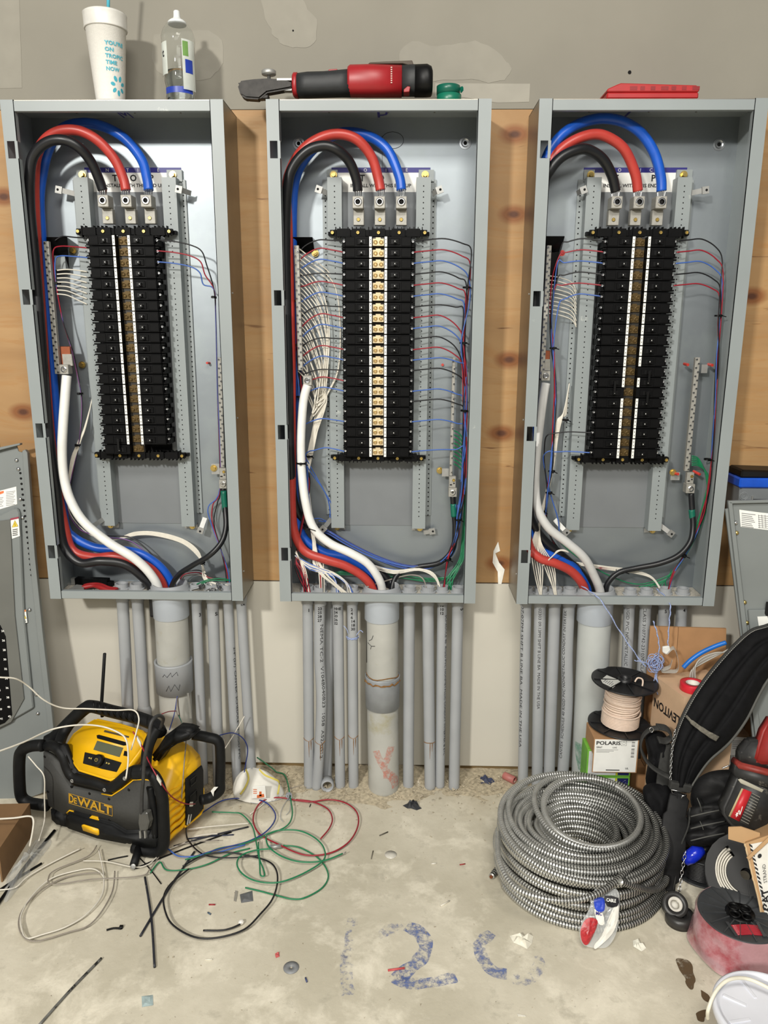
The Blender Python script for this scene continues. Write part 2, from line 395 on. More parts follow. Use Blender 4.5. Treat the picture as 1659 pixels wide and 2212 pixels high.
# loose rubble and dust at the foot of the wall, in one heap nobody could count
bb = B().mat(M('concrete_rubble', (178, 166, 142), .95, 0, .3, 120, .6), True)
nx, ny = 120, 14
X0, X1 = P(-150, 1660).x, P(1750, 1660).x
vs = []
for j in range(ny+1):
    for i in range(nx+1):
        x = X0+(X1-X0)*i/nx; t = j/ny; y = .02-t*(.22+.08*noise.noise(V((x*4, 0, 1))))
        h = .011*(1-t)**1.1*(.7+.7*noise.noise(V((x*9, y*9, 3))))+.006*noise.noise(V((x*45, y*45, 0)))*(1-t)-.0035*t*(1+1.5*noise.noise(V((x*14, y*30, 8))))
        for cx in (P(829, 1715).x,):
            h += .022*math.exp(-((x-cx)/.085)**2)*max(0, 1-t*1.25)
        vs.append((x, y, h if j < ny else -.001))
bb.add(vs, [(j*(nx+1)+i, j*(nx+1)+i+1, (j+1)*(nx+1)+i+1, (j+1)*(nx+1)+i) for j in range(ny) for i in range(nx)])
bb.build('rubble', fl, kind='stuff')
bb = B().mat(M('rubble_chips', (175, 164, 142), .95, 0, .35, 200, .4))
for i in range(900):
    x = random.uniform(-.55, .32) if i % 3 else random.uniform(-1.2, 1.1); y = -.03-abs(random.gauss(0, .09)); r = random.uniform(.0012, .0045)*(1.4 if y > -.15 else .8)
    z = .008*max(0, 1+y/.2)
    c = V((x, y, z)); q = [c+V((random.uniform(-1, 1), random.uniform(-1, 1), random.uniform(.1, 1)))*r*1.2 for _ in range(4)]
    bb.add(q, [(0, 2, 1), (0, 1, 3), (1, 2, 3), (0, 3, 2)])
for i in range(260):
    c = V((random.uniform(-.7, .7), random.uniform(-.85, -.15), 0)); r = random.uniform(.0008, .0022)
    q = [c+V((random.uniform(-1, 1), random.uniform(-1, 1), random.uniform(.1, 1)))*r*1.3 for _ in range(4)]
    bb.add(q, [(0, 2, 1), (0, 1, 3), (1, 2, 3), (0, 3, 2)])
bb.build('rubble_chips', fl, kind='stuff')

# ---------------------------------------------------------------- electrical panels
ZTP, ZBP, YF = 1.780, .585, -.150
paintb = M('panel_back_steel', (146, 153, 158), .46, .75, .1, 5, .1, spots=((150, 158, 160), 7, .5, .7), bscale=18)
PAN = {}
def hexbolt(b, c, r, mt=zinc, d=(0, -1, 0), h=.006):
    c, d = V(c), V(d); b.mat(mt).cyl(c, c+d*h*.35, r*1.5, n=14); b.cyl(c+d*h*.3, c+d*h, r, n=6)
def screw(b, c, r, mt=zinc, h=.003):
    c = V(c); b.mat(mt).lathe([(r, 0), (r, -.6*h), (r*.8, -h), (r*.45, -h), (r*.3, -.4*h)], c, (0, 1, 0), n=12)
LUGX = {'M': (222, 272, 315, 433), 'P': (773, 820, 867, 436), 'L': (1333, 1381, 1429, 436)}
BX = {'M': (261.8, 519), 'P': (817, 522), 'L': (1385.8, 522)}
PITCH = (P(817, 522, -.095).z-P(817, 977, -.095).z)/20
base_mesh = {}
def breaker(par, side, c, tag_=True, screw_=True, tie_=False):
    # side -1: handle column to the left of the bus, c = point on the bus centre line at breaker face height
    key = (side, tag_, tie_)
    if key in base_mesh: return copy(base_mesh[key][0], c+base_mesh[key][1], par)
    s = side; x = lambda a, b_: (min(s*a, s*b_), max(s*a, s*b_)); hp = PITCH/2-.0009; y = c.y
    def bx(b, a, b_, y0, y1, z0, z1): q = x(a, b_); return b.box(c.x+q[0], c.x+q[1], y+y0, y+y1, c.z+z0, c.z+z1)
    b = B().mat(blk); bx(b, .0150, .0800, 0, .055, -hp, hp)
    bx(b, .0560, .0790, -.0012, .001, -hp+.002, hp-.002); bx(b, .024, .052, -.0022, .001, -hp*.62, hp*.62)
    bx(b, .080, .0870, .012, .055, -hp, hp*.2); bx(b, .080, .0885, .004, .012, -hp, -hp+.004); bx(b, .080, .0885, .004, .012, hp-.004, hp)
    o = b.build('circuit_breaker', par, bevel=.0007)
    b = B().mat(blk2); bx(b, .0310, .0470, -.0032, 0, -.0052, .0052); bx(b, .0370, .0445, -.0095, -.003, -.004, .004)
    if tie_: bx(b, .0385, .0440, -.0115, -.008, -PITCH, .004)
    b.mat(white); bx(b, .0393, .0413, -.0099, -.0094, -.0015, .0015)
    b.build('toggle', o, bevel=.0004)
    if tag_:
        b = B().mat(white); bx(b, .0155, .0215, -.0016, 0, -hp+.0005, hp-.0005)
        b.mat(ink); bx(b, .0178, .0192, -.0019, -.0015, -.006, -.003); bx(b, .0178, .0192, -.0019, -.0015, .003, .006)
        b.build('number_strip', o)
    b = B(); screw(b, (c.x+s*.0835, y+.012, c.z+.0015), .0036, chrome); b.build('terminal_screw', o)
    base_mesh[key] = (o, WL[o.name]-c)
    return o
def rail(par, x, s, z0, z1):            # s: side on which the flat flange sits
    w_ = .0175
    b = B().mat(paint); b.box(x-w_, x+w_, -.042, -.040, z0, z1); b.box(x-w_, x-w_+.0015, -.040, -.004, z0, z1); b.box(x+w_-.0015, x+w_, -.040, -.004, z0, z1)
    a, c = sorted((x+s*w_, x+s*(w_+.015))); b.box(a, c, -.010, -.008, z0+.03, z1)
    b.box(x-w_*.9+s*.004, x+w_*.9+s*.010, -.014, -.006, z1-.005, z1+.022) # top tab
    o = b.build('mounting_rail', par)
    b = B().mat(hole); n = int((z1-z0-.04)/.0127)
    for i in range(n):
        z = z1-.02-i*.0127
        b.lathe([(.0016, 0), (.0016, -.0003)], (x, -.0421, z), (0, 1, 0), n=8)
        b.lathe([(.0019, 0), (.0019, -.0003)], (x+s*(w_+.008), -.0101, z-.004), (0, 1, 0), n=8)
    b.build('punched_holes', o, kind='stuff')
    b = B(); hexbolt(b, (x+s*.004, -.014, z1+.010), .006, brass, h=.012); b.build('rail_nut', o)
    b = B(); hexbolt(b, (x+s*.004, -.014, z0-.006), .005, brass, h=.01); b.build('rail_nut', o); B().mat(zinc).box(x-w_, x+w_, -.014, -.006, z0-.012, z0+.002).build('rail_foot', o)
    return o
def clip(par, p0, p1, d0=.030, w_=.012):   # bent zinc strap from the rail (p0) to its free hole end (p1)
    a, c = P(*p0), P(*p1); d = (c-a); d.y = 0; L = d.length; d.normalize() ; u = V((-d.z, 0, d.x))
    b = B().mat(zinc); b.prism([a-u*w_*.5, a+u*w_*.5, c+u*w_*.5-d*.008, c-u*w_*.5-d*.008], (0, -.0015, 0))
    b.prism([c-u*w_*.7-d*.010, c+u*w_*.7-d*.010, c+u*w_*.7+d*.006, c-u*w_*.7+d*.006], (0, -.004, 0))
    b.mat(hole).cyl(c+V((0, -.0045, 0)), c+V((0, -.0038, 0)), .003, n=10); b.mat(zinc)
    b.build('cable_tie_bracket', par)
MISS = {('L', 1, 12), ('L', 1, 14), ('L', -1, 14)}
for k, (let, cx) in enumerate((('M', -.6611), ('P', -.0562), ('L', .5583))):
    names = {'M': 'left', 'P': 'middle', 'L': 'right'}
    e = empty('electrical_panel', (cx, -.07, ZBP), f'open grey electrical panel box marked {let} on the plywood, {names[let]} one of three', 'electrical panel')
    PAN[let] = e; x0, x1 = cx-.254, cx+.254
    B().mat(paintb).box(x0+.002, x1-.002, -.005, -.003, ZBP, ZTP).build('back_plate', e)
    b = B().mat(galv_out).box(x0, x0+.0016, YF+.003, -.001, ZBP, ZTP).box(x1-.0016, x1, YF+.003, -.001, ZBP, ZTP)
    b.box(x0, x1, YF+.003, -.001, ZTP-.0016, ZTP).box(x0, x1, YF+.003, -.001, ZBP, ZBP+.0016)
    b.mat(paint).box(x0+.0016, x0+.0024, YF+.003, -.005, ZBP+.0016, ZTP-.0016).box(x1-.0024, x1-.0016, YF+.003, -.005, ZBP+.0016, ZTP-.0016)
    b.box(x0+.0016, x1-.0016, YF+.003, -.005, ZTP-.0026, ZTP-.0016)
    for xx, sg in ((x0, -1), (x1, 1)):
        for z in (1.06, 1.36, .66): b.mat(zinc).cyl((xx, YF+.02, z), (xx+sg*.002, YF+.02, z), .0022, n=10)
    b.build('box_body', e)
    # front lips; the left one has four rectangular latch slots
    lw = .0305; b = B().mat(paint)
    b.box(x1-lw, x1, YF, YF+.002, ZBP, ZTP).box(x1-lw, x1-lw+.0015, YF, YF+.016, ZBP, ZTP)
    b.box(x0, x0+.0065, YF, YF+.002, ZBP, ZTP); b.box(x0+lw-.0065, x0+lw, YF, YF+.002, ZBP, ZTP)
    slots = [(P(595, a, YF).z, P(595, c, YF).z) for a, c in ((304, 342), (627, 660), (918, 949), (1183, 1211))]
    zz = [ZTP]+[q for s_ in slots for q in s_]+[ZBP]
    for a, c in zip(zz[::2], zz[1::2]): b.box(x0+.0065, x0+lw-.0065, YF, YF+.002, c, a); b.box(x0+lw-.0015, x0+lw, YF, YF+.016, c, a)
    b.build('side_lip', e)
    b = B().mat(paint).box(x0+lw-.012, x1-lw+.012, YF+.0005, YF+.0035, ZTP-.024, ZTP-.002).box(x0+lw, x1-lw, YF+.0035, YF+.014, ZTP-.024, ZTP-.0225)
    b.build('top_lip', e, bevel=.0006)
    b = B().mat(paint).box(x0+lw-.012, x1-lw+.012, YF+.0005, YF+.0035, ZBP+.001, ZBP+.0215).box(x0+lw, x1-lw, YF+.0035, YF+.014, ZBP+.020, ZBP+.0215)
    b.build('bottom_lip', e, bevel=.0006)
    b = B().mat(paintb)
    b.box(x0+.002, x1-.002, YF+.006, -.006, ZBP+.0018, ZBP+.0030); b.build('bottom_plate', e)
    # marker letter under the top of the box
    b = B().mat(blueink); pc = {'M': (270, 248), 'P': (827, 248), 'L': (1363, 248)}[let]
    zu = ZTP-.0028; c = G(pc[0], pc[1], zu)
    text(b, let, c+V((0, .048, 0)), (1, 0, 0), (0, -1, 0), .095, False, True, width=.026)
    b.build('marker_letter', e)
    for xx in (-.12, .02, .13): B().mat(galv_out).cyl((cx+xx, -.05, ZTP-.004), (cx+xx, -.05, ZTP-.0026), .0022, n=8).build('rivet', e)
    # notice label
    a = {'M': (182, 394), 'P': (716, 929), 'L': (1261, 1480)}[let]
    pa, pb = P(a[0], 362, -.0055), P(a[1], 415, -.0055); hz = P(a[0], 373, -.0055).z
    lb = B().mat(white).box(pa.x, pb.x, -.0056, -.0051, pb.z, pa.z).mat(navy).box(pa.x, pb.x, -.0058, -.0055, hz, pa.z).build('notice_label', e)
    b = B().mat(white); mid = (pa.x+pb.x)/2
    for i, ch in enumerate('NOTICE'): text(b, ch, (mid+(i-2.5)*.0255, -.006, hz+.0022), (1, 0, 0), (0, 0, 1), .0078, False, True)
    b.mat(ink)
    for i, ch in enumerate('TOP'): text(b, ch, (mid+(i-1)*.046, -.0060, hz-.0195), (1, 0, 0), (0, 0, 1), .0150, True, True)
    text(b, 'INSTALL WITH THIS END UP', (mid, -.0060, hz-.0335), (1, 0, 0), (0, 0, 1), .0080, True, True, width=.150)
    b.build('lettering', lb)
    # dimples with holes in the back plate
    dm = {'M': ((1, 40), (2, 2)), 'P': ((645, 310), (1005, 309)), 'L': ((1553, 312),)}[let]
    for q in dm:
        if q[0] < 10: continue
        p = P(q[0], q[1], -.005); b = B().mat(galv).lathe([(.015, 0), (.0145, -.001), (.010, -.0012), (.006, .0005)], p+V((0, -.0002, 0)), (0, 1, 0), n=24)
        b.mat(hole).lathe([(.0045, 0), (.0045, -.0002)], p+V((0, -.0010, 0)), (0, 1, 0), n=14); b.build('mounting_dimple', e)
    # rails
    cpt = P(BX[let][0], BX[let][1], -.095); bx = cpt.x
    zr1, zr0 = P(725, 383, -.04).z, P(725, 1140, -.04).z
    rail(e, bx-.1085, -1, zr0, zr1); rail(e, bx+.1085, 1, zr0, zr1)
    B().mat(M('inner_pan_steel', (128, 132, 135), .62, .4, .06, 8)).box(bx-.091, bx+.091, -.0075, -.0055, zr0, P(0, 415, -.006).z).build('inner_pan', e)
    # interior: base, brackets, bus cover
    z0 = cpt.z-PITCH*20.5; z1 = cpt.z+PITCH*.5
    b = B().mat(blk).box(bx-.078, bx+.078, -.045, -.040, z0, z1); 
    for zc in (z1+.010, z0-.006):
        b.box(bx-.118, bx+.118, -.070, -.058, zc-.007, zc+.007)
        for xx in (-.085, -.048, 0, .048, .085): b.box(bx+xx-.016, bx+xx+.016, -.074, -.050, zc-.0085, zc+.0095)
        for i in range(22):
            xx = -.105+i*.01; 
            if i % 5 != 2: b.box(bx+xx, bx+xx+.002, -.073, -.060, zc-.0125, zc+.0135)
        for xx in (-.118, .118): b.box(bx+xx-.006, bx+xx+.006, -.058, -.042, zc-.004, zc+.004)
    b.build('interior_base', e)
    for zc, xs in ((z1+.010, (-.112, -.050, 0, .050, .112)), (z0-.006, (-.112, -.05, 0, .05, .112))):
        for xx in xs: b = B(); screw(b, (bx+xx, -.0745, zc), .0045, brass, .003); b.build('bracket_screw', e)
    # bus column between the breakers
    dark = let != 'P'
    b = B().mat(M('bus_dark_plastic', (40, 36, 30), .5)).box(bx-.0155, bx+.0155, -.072, -.040, z0, z1)  # dark plastic cover behind the tabs
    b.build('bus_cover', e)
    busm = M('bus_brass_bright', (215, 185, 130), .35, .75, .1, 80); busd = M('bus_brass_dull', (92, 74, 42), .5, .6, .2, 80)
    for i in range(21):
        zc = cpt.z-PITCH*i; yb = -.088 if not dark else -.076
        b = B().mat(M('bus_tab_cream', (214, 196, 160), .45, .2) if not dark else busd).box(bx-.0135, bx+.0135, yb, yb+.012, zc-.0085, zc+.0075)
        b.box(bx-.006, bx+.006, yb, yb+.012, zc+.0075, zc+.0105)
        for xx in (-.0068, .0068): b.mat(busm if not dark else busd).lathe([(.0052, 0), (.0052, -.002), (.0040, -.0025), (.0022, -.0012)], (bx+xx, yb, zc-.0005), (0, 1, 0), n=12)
        b.build('bus_tab', e)
    # breakers
    for s in (-1, 1):
        n = 21
        for i in range(n):
            c = cpt+V((0, 0, -PITCH*i)); c.y = -.095
            tg = (let, s, i) not in MISS; 
            if let == 'M' and i == 20: tg = False
            if let == 'M' and s == 1 and i == 20: continue
            tie_ = (let, s, i) in {('L', -1, 13), ('L', 1, 12), ('L', 1, 14), ('M', -1, 19)}
            breaker(e, s, c, tg, True, tie_)
    # main lugs
    lx = LUGX[let]
    for x in lx[:3]:
        c = P(x, lx[3], -.088); b = B().mat(alum).box(c.x-.0130, c.x+.0130, -.088, -.052, c.z-.0145, c.z+.0130)
        o = b.build('main_lug', e, bevel=.0012)
        b = B().mat(chrome).lathe([(.0095, 0), (.0095, -.0025), (.0080, -.0035), (.0058, -.0035), (.0045, .001)], (c.x, -.088, c.z), (0, 1, 0), n=18)
        b.mat(hole).lathe([(.0040, 0), (.0040, -.0002)], (c.x, -.0885, c.z), (0, 1, 0), n=6); b.build('set_screw', o)
        b = B().mat(alum).box(c.x-.0125, c.x+.0135, -.066, -.048, c.z-.050, c.z-.015); b.build('lug_tang', o, bevel=.001)
        b = B(); screw(b, (c.x, -.0665, c.z-.037), .0045, brass, .002); b.build('tang_screw', o)
    for i, (p0, p1) in enumerate({'M': [((172, 421, -.03), (126, 410, -.045)), ((413, 418, -.03), (385, 409, -.055)), ((229, 1118, -.03), (195, 1140, -.085)), ((443, 1118, -.03), (433, 1147, -.04))],
                     'P': [((708, 418, -.03), (687, 409, -.04)), ((934, 419, -.03), (951, 410, -.045)), ((716, 1120, -.03), (697, 1143, -.06)), ((915, 1150, -.02), (935, 1147, -.02))],
                     'L': [((1246, 418, -.03), (1262, 410, -.05)), ((1488, 418, -.03), (1525, 411, -.05)), ((1198, 1122, -.03), (1224, 1150, -.05)), ((1420, 1130, -.02), (1450, 1153, -.03))]}[let]):
        clip(e, p0, p1)
    # dust on the box floor
    b = B().mat(dust)
    for i in range(420):
        x = random.uniform(x0+.03, x1-.03); y = random.triangular(YF+.01, -.012, YF+.05); r = random.uniform(.0015, .006); c = V((x, y, ZBP+.003))
        q = [c+V((random.uniform(-1, 1), random.uniform(-1, 1), 0))*r for _ in range(3)]+[c+V((0, 0, r*.6))]
        b.add(q, [(0, 2, 1), (0, 1, 3), (1, 2, 3), (0, 3, 2)])
    nx = 40; vs = []
    for j in range(7):
        for i in range(nx+1):
            x = x0+.004+(.500)*i/nx; y = YF+.008+.132*j/6; edge = 0 if j in (0, 6) or i in (0, nx) else 1
            vs.append((x, y, ZBP+.0031+edge*max(0, .004*noise.noise(V((x*22, y*30, k)))+.001)))
    b.mat(dust, True).add(vs, [(j*(nx+1)+i, j*(nx+1)+i+1, (j+1)*(nx+1)+i+1, (j+1)*(nx+1)+i) for j in range(6) for i in range(nx)])
    b.build('dust', e, kind='stuff')

# neutral and ground bars, each part of its panel
def termbar(par, q0, q1, Y0, Y1, name, n=30, w_=.011, d=.012, mt=None):
    a, c = P(q0[0], q0[1], Y0), P(q1[0], q1[1], Y1); b = B().mat(mt or alum)
    ax = (c-a).normalized(); s = V((1, 0, 0)); b.prism([a-s*w_/2, a+s*w_/2, c+s*w_/2, c-s*w_/2], (0, d, 0)); o = b.build(name, par, bevel=.0008)
    b = B()
    for i in range(n):
        t = (i+.5)/n; p = a+(c-a)*t
        screw(b, p+s*(w_*.22 if i % 2 else -w_*.22), .0028, chrome, .0022)
        b.mat(hole).lathe([(.0012, 0), (.0012, -.0002)], p+s*(w_*.22 if i % 2 else -w_*.22)+V((0, -.0018, 0)), (0, 1, 0), n=6)
    b.build('terminal_screws', o, kind='stuff'); return o
def barlug(par, x, y, Y, big=True, tall=True):
    c = P(x, y, Y); b = B().mat(alum).box(c.x-.011, c.x+.011, Y, Y+.026, c.z-.012, c.z+.012)
    if tall: b.box(c.x-.010, c.x+.008, Y+.006, Y+.02, c.z+.012, c.z+.042)
    o = b.build('bar_lug', par, bevel=.001)
    b = B().mat(chrome).lathe([(.0075, 0), (.0075, -.002), (.006, -.0028), (.004, -.0028), (.003, .001)], c, (0, 1, 0), n=16)
    if tall: screw(b, c+V((.002, .006, .032)), .004, brass); b.mat(hole).box(c.x-.008, c.x-.002, Y+.0055, Y+.007, c.z+.018, c.z+.021).box(c.x+.001, c.x+.005, Y+.0055, Y+.007, c.z+.022, c.z+.025)
    b.build('set_screw', o); return o
e = PAN['M']
termbar(e, (99, 521), (124, 808), -.075, -.075, 'neutral_bar', 34, .013)
b = B().mat(blk).hexa([P(108, 585, -.012), P(150, 585, -.012), P(150, 585, -.005), P(108, 585, -.005), P(100, 512, -.060), P(145, 512, -.060), P(145, 512, -.005), P(100, 512, -.005)]); b.build('bar_insulator', e, bevel=.001)
B().mat(paint).box(P(118, 550, -.03).x, P(141, 550, -.03).x, -.034, -.005, P(0, 583, -.03).z, P(0, 535, -.03).z).build('bar_bracket', e)
B().mat(copper).prism(pp([(129, 748, -.062), (151, 748, -.062), (155, 795, -.062), (133, 795, -.062)]), (0, .006, 0)).build('copper_strap', e, bevel=.001)
barlug(e, 138, 798, -.085, tall=False); B().mat(alum).prism(pp([(134, 765, -.07), (154, 765, -.07), (157, 790, -.07), (137, 790, -.07)]), (0, .006, 0)).build('lug_tang', e)
for x, y in ((158, 541), (178, 788)): b = B(); hexbolt(b, P(x, y, -.008), .006, brass, h=.010); b.build('bar_bolt', e)
termbar(e, (474, 772), (481, 1010), -.06, -.06, 'ground_bar', 26, .010); barlug(e, 482, 1046, -.07)
B().mat(zinc).box(P(457, 1000, -.03).x, P(476, 1000, -.03).x, -.034, -.030, P(0, 1020, -.03).z, P(0, 998, -.03).z).build('bar_bracket', e)
b = B(); hexbolt(b, P(462, 1011, -.034), .006, brass, h=.008); b.build('bar_bolt', e)
b = B().mat(M('red_plug', (190, 60, 50), .4)).cyl(P(453, 784, -.004), P(447, 784, -.022), .003, n=8); b.build('plastic_rivet', e)
e = PAN['P']
termbar(e, (640, 530), (649, 800), -.085, -.085, 'neutral_bar', 30, .012)
b = B().mat(blk).hexa([P(640, 545, -.012), P(680, 545, -.012), P(680, 545, -.005), P(640, 545, -.005), P(628, 512, -.060), P(675, 512, -.060), P(675, 512, -.005), P(628, 512, -.005)]); b.build('bar_insulator', e, bevel=.001)
b = B(); hexbolt(b, P(681, 547, -.008), .006, brass, h=.010); b.build('bar_bolt', e)
barlug(e, 664, 822, -.085, tall=False)
termbar(e, (981, 772), (974, 1028), -.05, -.05, 'ground_bar', 16, .008); barlug(e, 978, 1064, -.06)
B().mat(zinc).box(P(955, 1000, -.03).x, P(970, 1000, -.03).x, -.034, -.030, P(0, 1021, -.03).z, P(0, 1004, -.03).z).build('bar_bracket', e)
b = B(); hexbolt(b, P(950, 1016, -.010), .006, brass, h=.008); b.build('bar_bolt', e)
b = B().mat(M('red_plug')).cyl(P(956, 788, -.005), P(956, 788, -.010), .0035, n=10); b.build('plastic_rivet', e)
# outline of a knock-out disc and a seam drawn on the back plate
b = B().mat(ink); c = P(848, 303, -.0053); b.tube([c+V((.027*math.cos(a/24*6.283), 0, .019*math.sin(a/24*6.283))) for a in range(24)], .0006, 4, closed=True)
b.tube([P(825, 293, -.0053), P(826, 362, -.0053)], .0004, 4); b.build('knockout_line', e)
e = PAN['L']
termbar(e, (1187, 530), (1171, 818), -.080, -.080, 'neutral_bar', 34, .011)
b = B().mat(blk).hexa([P(1180, 545, -.05), P(1211, 545, -.012), P(1211, 545, -.005), P(1180, 545, -.005), P(1178, 510, -.075), P(1220, 510, -.060), P(1220, 510, -.005), P(1178, 510, -.005)]); b.build('bar_insulator', e, bevel=.001)
B().mat(blk).box(P(1181, 550, -.05).x, P(1207, 550, -.05).x, -.05, -.005, P(0, 610, -.03).z, P(0, 545, -.03).z).build('bar_bracket', e)
b = B().mat(M('red_plug')).lathe([(.007, 0), (.007, -.003), (.003, -.003), (.003, -.006)], P(1214, 547, -.03), (0, 1, 0), n=16); b.build('plastic_rivet', e)
B().mat(copper).prism(pp([(1175, 757, -.062), (1189, 757, -.062), (1188, 778, -.062), (1174, 778, -.062)]), (0, .006, 0)).build('copper_strap', e, bevel=.001)
B().mat(alum).prism(pp([(1173, 776, -.07), (1188, 776, -.07), (1188, 800, -.07), (1172, 800, -.07)]), (0, .008, 0)).build('lug_tang', e)
barlug(e, 1179, 812, -.085, tall=False)
termbar(e, (1508, 772), (1484, 1018), -.055, -.055, 'ground_bar', 28, .012); barlug(e, 1492, 1056, -.065)
B().mat(zinc).box(P(1450, 1000, -.03).x, P(1470, 1000, -.03).x, -.034, -.030, P(0, 1025, -.03).z, P(0, 1008, -.03).z).build('bar_bracket', e)
B().mat(zinc).box(P(1515, 787, -.03).x, P(1528, 787, -.03).x, -.034, -.030, P(0, 798, -.03).z, P(0, 780, -.03).z).build('bar_bracket', e)
for x, y in ((1453, 1020), ): b = B(); hexbolt(b, P(x, y, -.034), .006, brass, h=.008); b.build('bar_bolt', e)
for a, c in (((1478, 786), (1486, 788)), ((1530, 787), (1539, 789)), ((1453, 1022), (1465, 1024)), ((1498, 1018), (1512, 1025))):
    b = B().mat(M('red_plug')).cyl(P(a[0], a[1], -.03), P(c[0], c[1], -.05), .0038, n=8); b.build('plastic_rivet', e)

# ---------------------------------------------------------------- heavy feeder cables
ORD = {'M': 'left', 'P': 'middle', 'L': 'right'}
def cable(pts, r, mt, label, n=16, cat='cable', seg=7, extra=None, name='feeder_cable'):
    q = cr(pp(pts), seg); b = B().mat(mt, True).tube(q, r, n)
    if extra: e = empty(name, q[len(q)//2], label, cat); o = b.build('jacket', e); extra(e, q); return e
    return b.build(name, None, label=label, cat=cat)
def strands(e, q):                      # bare copper strands between jacket and lug
    a = q[0]; b = B().mat(chrome)
    for i in range(11):
        t = i/11*6.283; d = V((math.cos(t)*.0095, math.sin(t)*.0095, 0)); b.tube([a+d+V((0, 0, .004)), a+d*.8+V((0, 0, -.012))], .0011, 5)
    b.build('bare_strands', e, kind='stuff')
RC = .0118
D = {
 ('M', 'black'): [(222, 411, -.070), (214, 388, -.075), (198, 352, -.09), (172, 320, -.11), (140, 303, -.12), (105, 306, -.12), (76, 330, -.115), (65, 368, -.11), (65, 450, -.10), (79, 600, -.10), (94, 800, -.10), (107, 950, -.10), (122, 1060, -.10), (131, 1150, -.10), (145, 1192, -.105), (175, 1216, -.11), (218, 1212, -.11), (268, 1219, -.10), (306, 1245, -.09), (328, 1274, -.085), (334, 1330, -.085)],
 ('M', 'red'): [(272, 411, -.070), (266, 385, -.07), (248, 345, -.075), (213, 305, -.085), (172, 283, -.09), (130, 283, -.09), (98, 302, -.085), (80, 335, -.075), (75, 385, -.065), (76, 460, -.06), (84, 600, -.06), (98, 800, -.06), (110, 950, -.06), (125, 1060, -.065), (140, 1140, -.08), (158, 1189, -.085), (203, 1204, -.09), (253, 1202, -.09), (315, 1222, -.08), (345, 1250, -.07), (356, 1280, -.065), (360, 1330, -.065)],
 ('M', 'blue'): [(321, 411, -.070), (318, 388, -.065), (306, 345, -.055), (270, 300, -.05), (225, 274, -.05), (180, 266, -.05), (135, 278, -.05), (106, 320, -.045), (93, 370, -.04), (86, 430, -.035), (91, 520, -.03), (104, 700, -.03), (113, 800, -.03), (121, 900, -.035), (130, 1020, -.045), (140, 1130, -.055), (159, 1160, -.06), (203, 1182, -.06), (246, 1187, -.06), (297, 1194, -.06), (336, 1216, -.055), (362, 1245, -.05), (374, 1280, -.045), (378, 1330, -.045)],
 ('P', 'black'): [(773, 413, -.070), (770, 388, -.075), (755, 350, -.09), (730, 325, -.11), (700, 315, -.115), (665, 325, -.115), (635, 357, -.11), (622, 400, -.105), (617, 500, -.09), (619, 650, -.085), (623, 800, -.085), (628, 1000, -.08), (640, 1100, -.06), (690, 1150, -.035), (760, 1195, -.03), (820, 1235, -.035), (845, 1274, -.04), (846, 1330, -.04)],
 ('P', 'red'): [(822, 411, -.070), (817, 385, -.07), (803, 340, -.075), (773, 303, -.085), (735, 290, -.09), (695, 297, -.09), (655, 323, -.085), (629, 365, -.08), (619, 410, -.075), (622, 500, -.075), (626, 650, -.075), (629, 800, -.075), (630, 1000, -.075), (630, 1090, -.08), (636, 1150, -.09), (658, 1190, -.095), (700, 1208, -.1), (745, 1222, -.095), (785, 1246, -.09), (806, 1276, -.085), (810, 1330, -.085)],
 ('P', 'blue'): [(867, 411, -.070), (862, 380, -.065), (838, 325, -.055), (800, 296, -.05), (750, 286, -.05), (705, 300, -.05), (665, 335, -.05), (640, 380, -.05), (632, 450, -.045), (632, 600, -.045), (633, 800, -.045), (634, 1000, -.045), (638, 1100, -.05), (655, 1160, -.06), (700, 1193, -.065), (750, 1205, -.065), (795, 1235, -.06), (818, 1276, -.055), (822, 1330, -.055)],
 ('L', 'black'): [(1330, 413, -.070), (1322, 380, -.08), (1303, 345, -.095), (1275, 325, -.11), (1250, 323, -.12), (1215, 338, -.125), (1190, 365, -.125), (1172, 405, -.12), (1160, 500, -.11), (1153, 700, -.11), (1141, 900, -.11), (1142, 1080, -.075), (1150, 1130, -.07), (1178, 1170, -.07), (1222, 1208, -.07), (1256, 1240, -.065), (1276, 1276, -.06), (1278, 1330, -.06)],
 ('L', 'red'): [(1378, 413, -.070), (1372, 375, -.075), (1350, 325, -.085), (1320, 300, -.09), (1288, 290, -.095), (1250, 299, -.1), (1215, 320, -.1), (1188, 350, -.1), (1170, 390, -.1), (1160, 480, -.09), (1150, 700, -.08), (1145, 900, -.05), (1137, 1100, -.09), (1142, 1175, -.1), (1165, 1205, -.11), (1200, 1217, -.11), (1235, 1235, -.1), (1258, 1262, -.09), (1264, 1285, -.085), (1266, 1330, -.085)],
 ('L', 'blue'): [(1429, 413, -.070), (1427, 380, -.07), (1413, 330, -.07), (1384, 287, -.07), (1345, 263, -.075), (1300, 256, -.08), (1255, 266, -.085), (1218, 288, -.09), (1192, 318, -.095), (1177, 355, -.1), (1165, 420, -.09), (1157, 600, -.08), (1148, 850, -.07), (1140, 1080, -.06), (1144, 1150, -.07), (1165, 1188, -.075), (1205, 1205, -.075), (1240, 1225, -.07), (1266, 1262, -.065), (1272, 1290, -.06), (1274, 1330, -.06)],
}
CM = {'black': c_blk, 'red': c_red, 'blue': c_blu}
for (let, col), pts in D.items():
    if let == 'L' and col == 'blue':
        pts = pts[:9]+[(1179, 345, -.1)]+pts[9:]
    cable(pts, RC, CM[col], f'thick {col} feeder cable arching over to its lug in the {ORD[let]} panel', extra=strands)
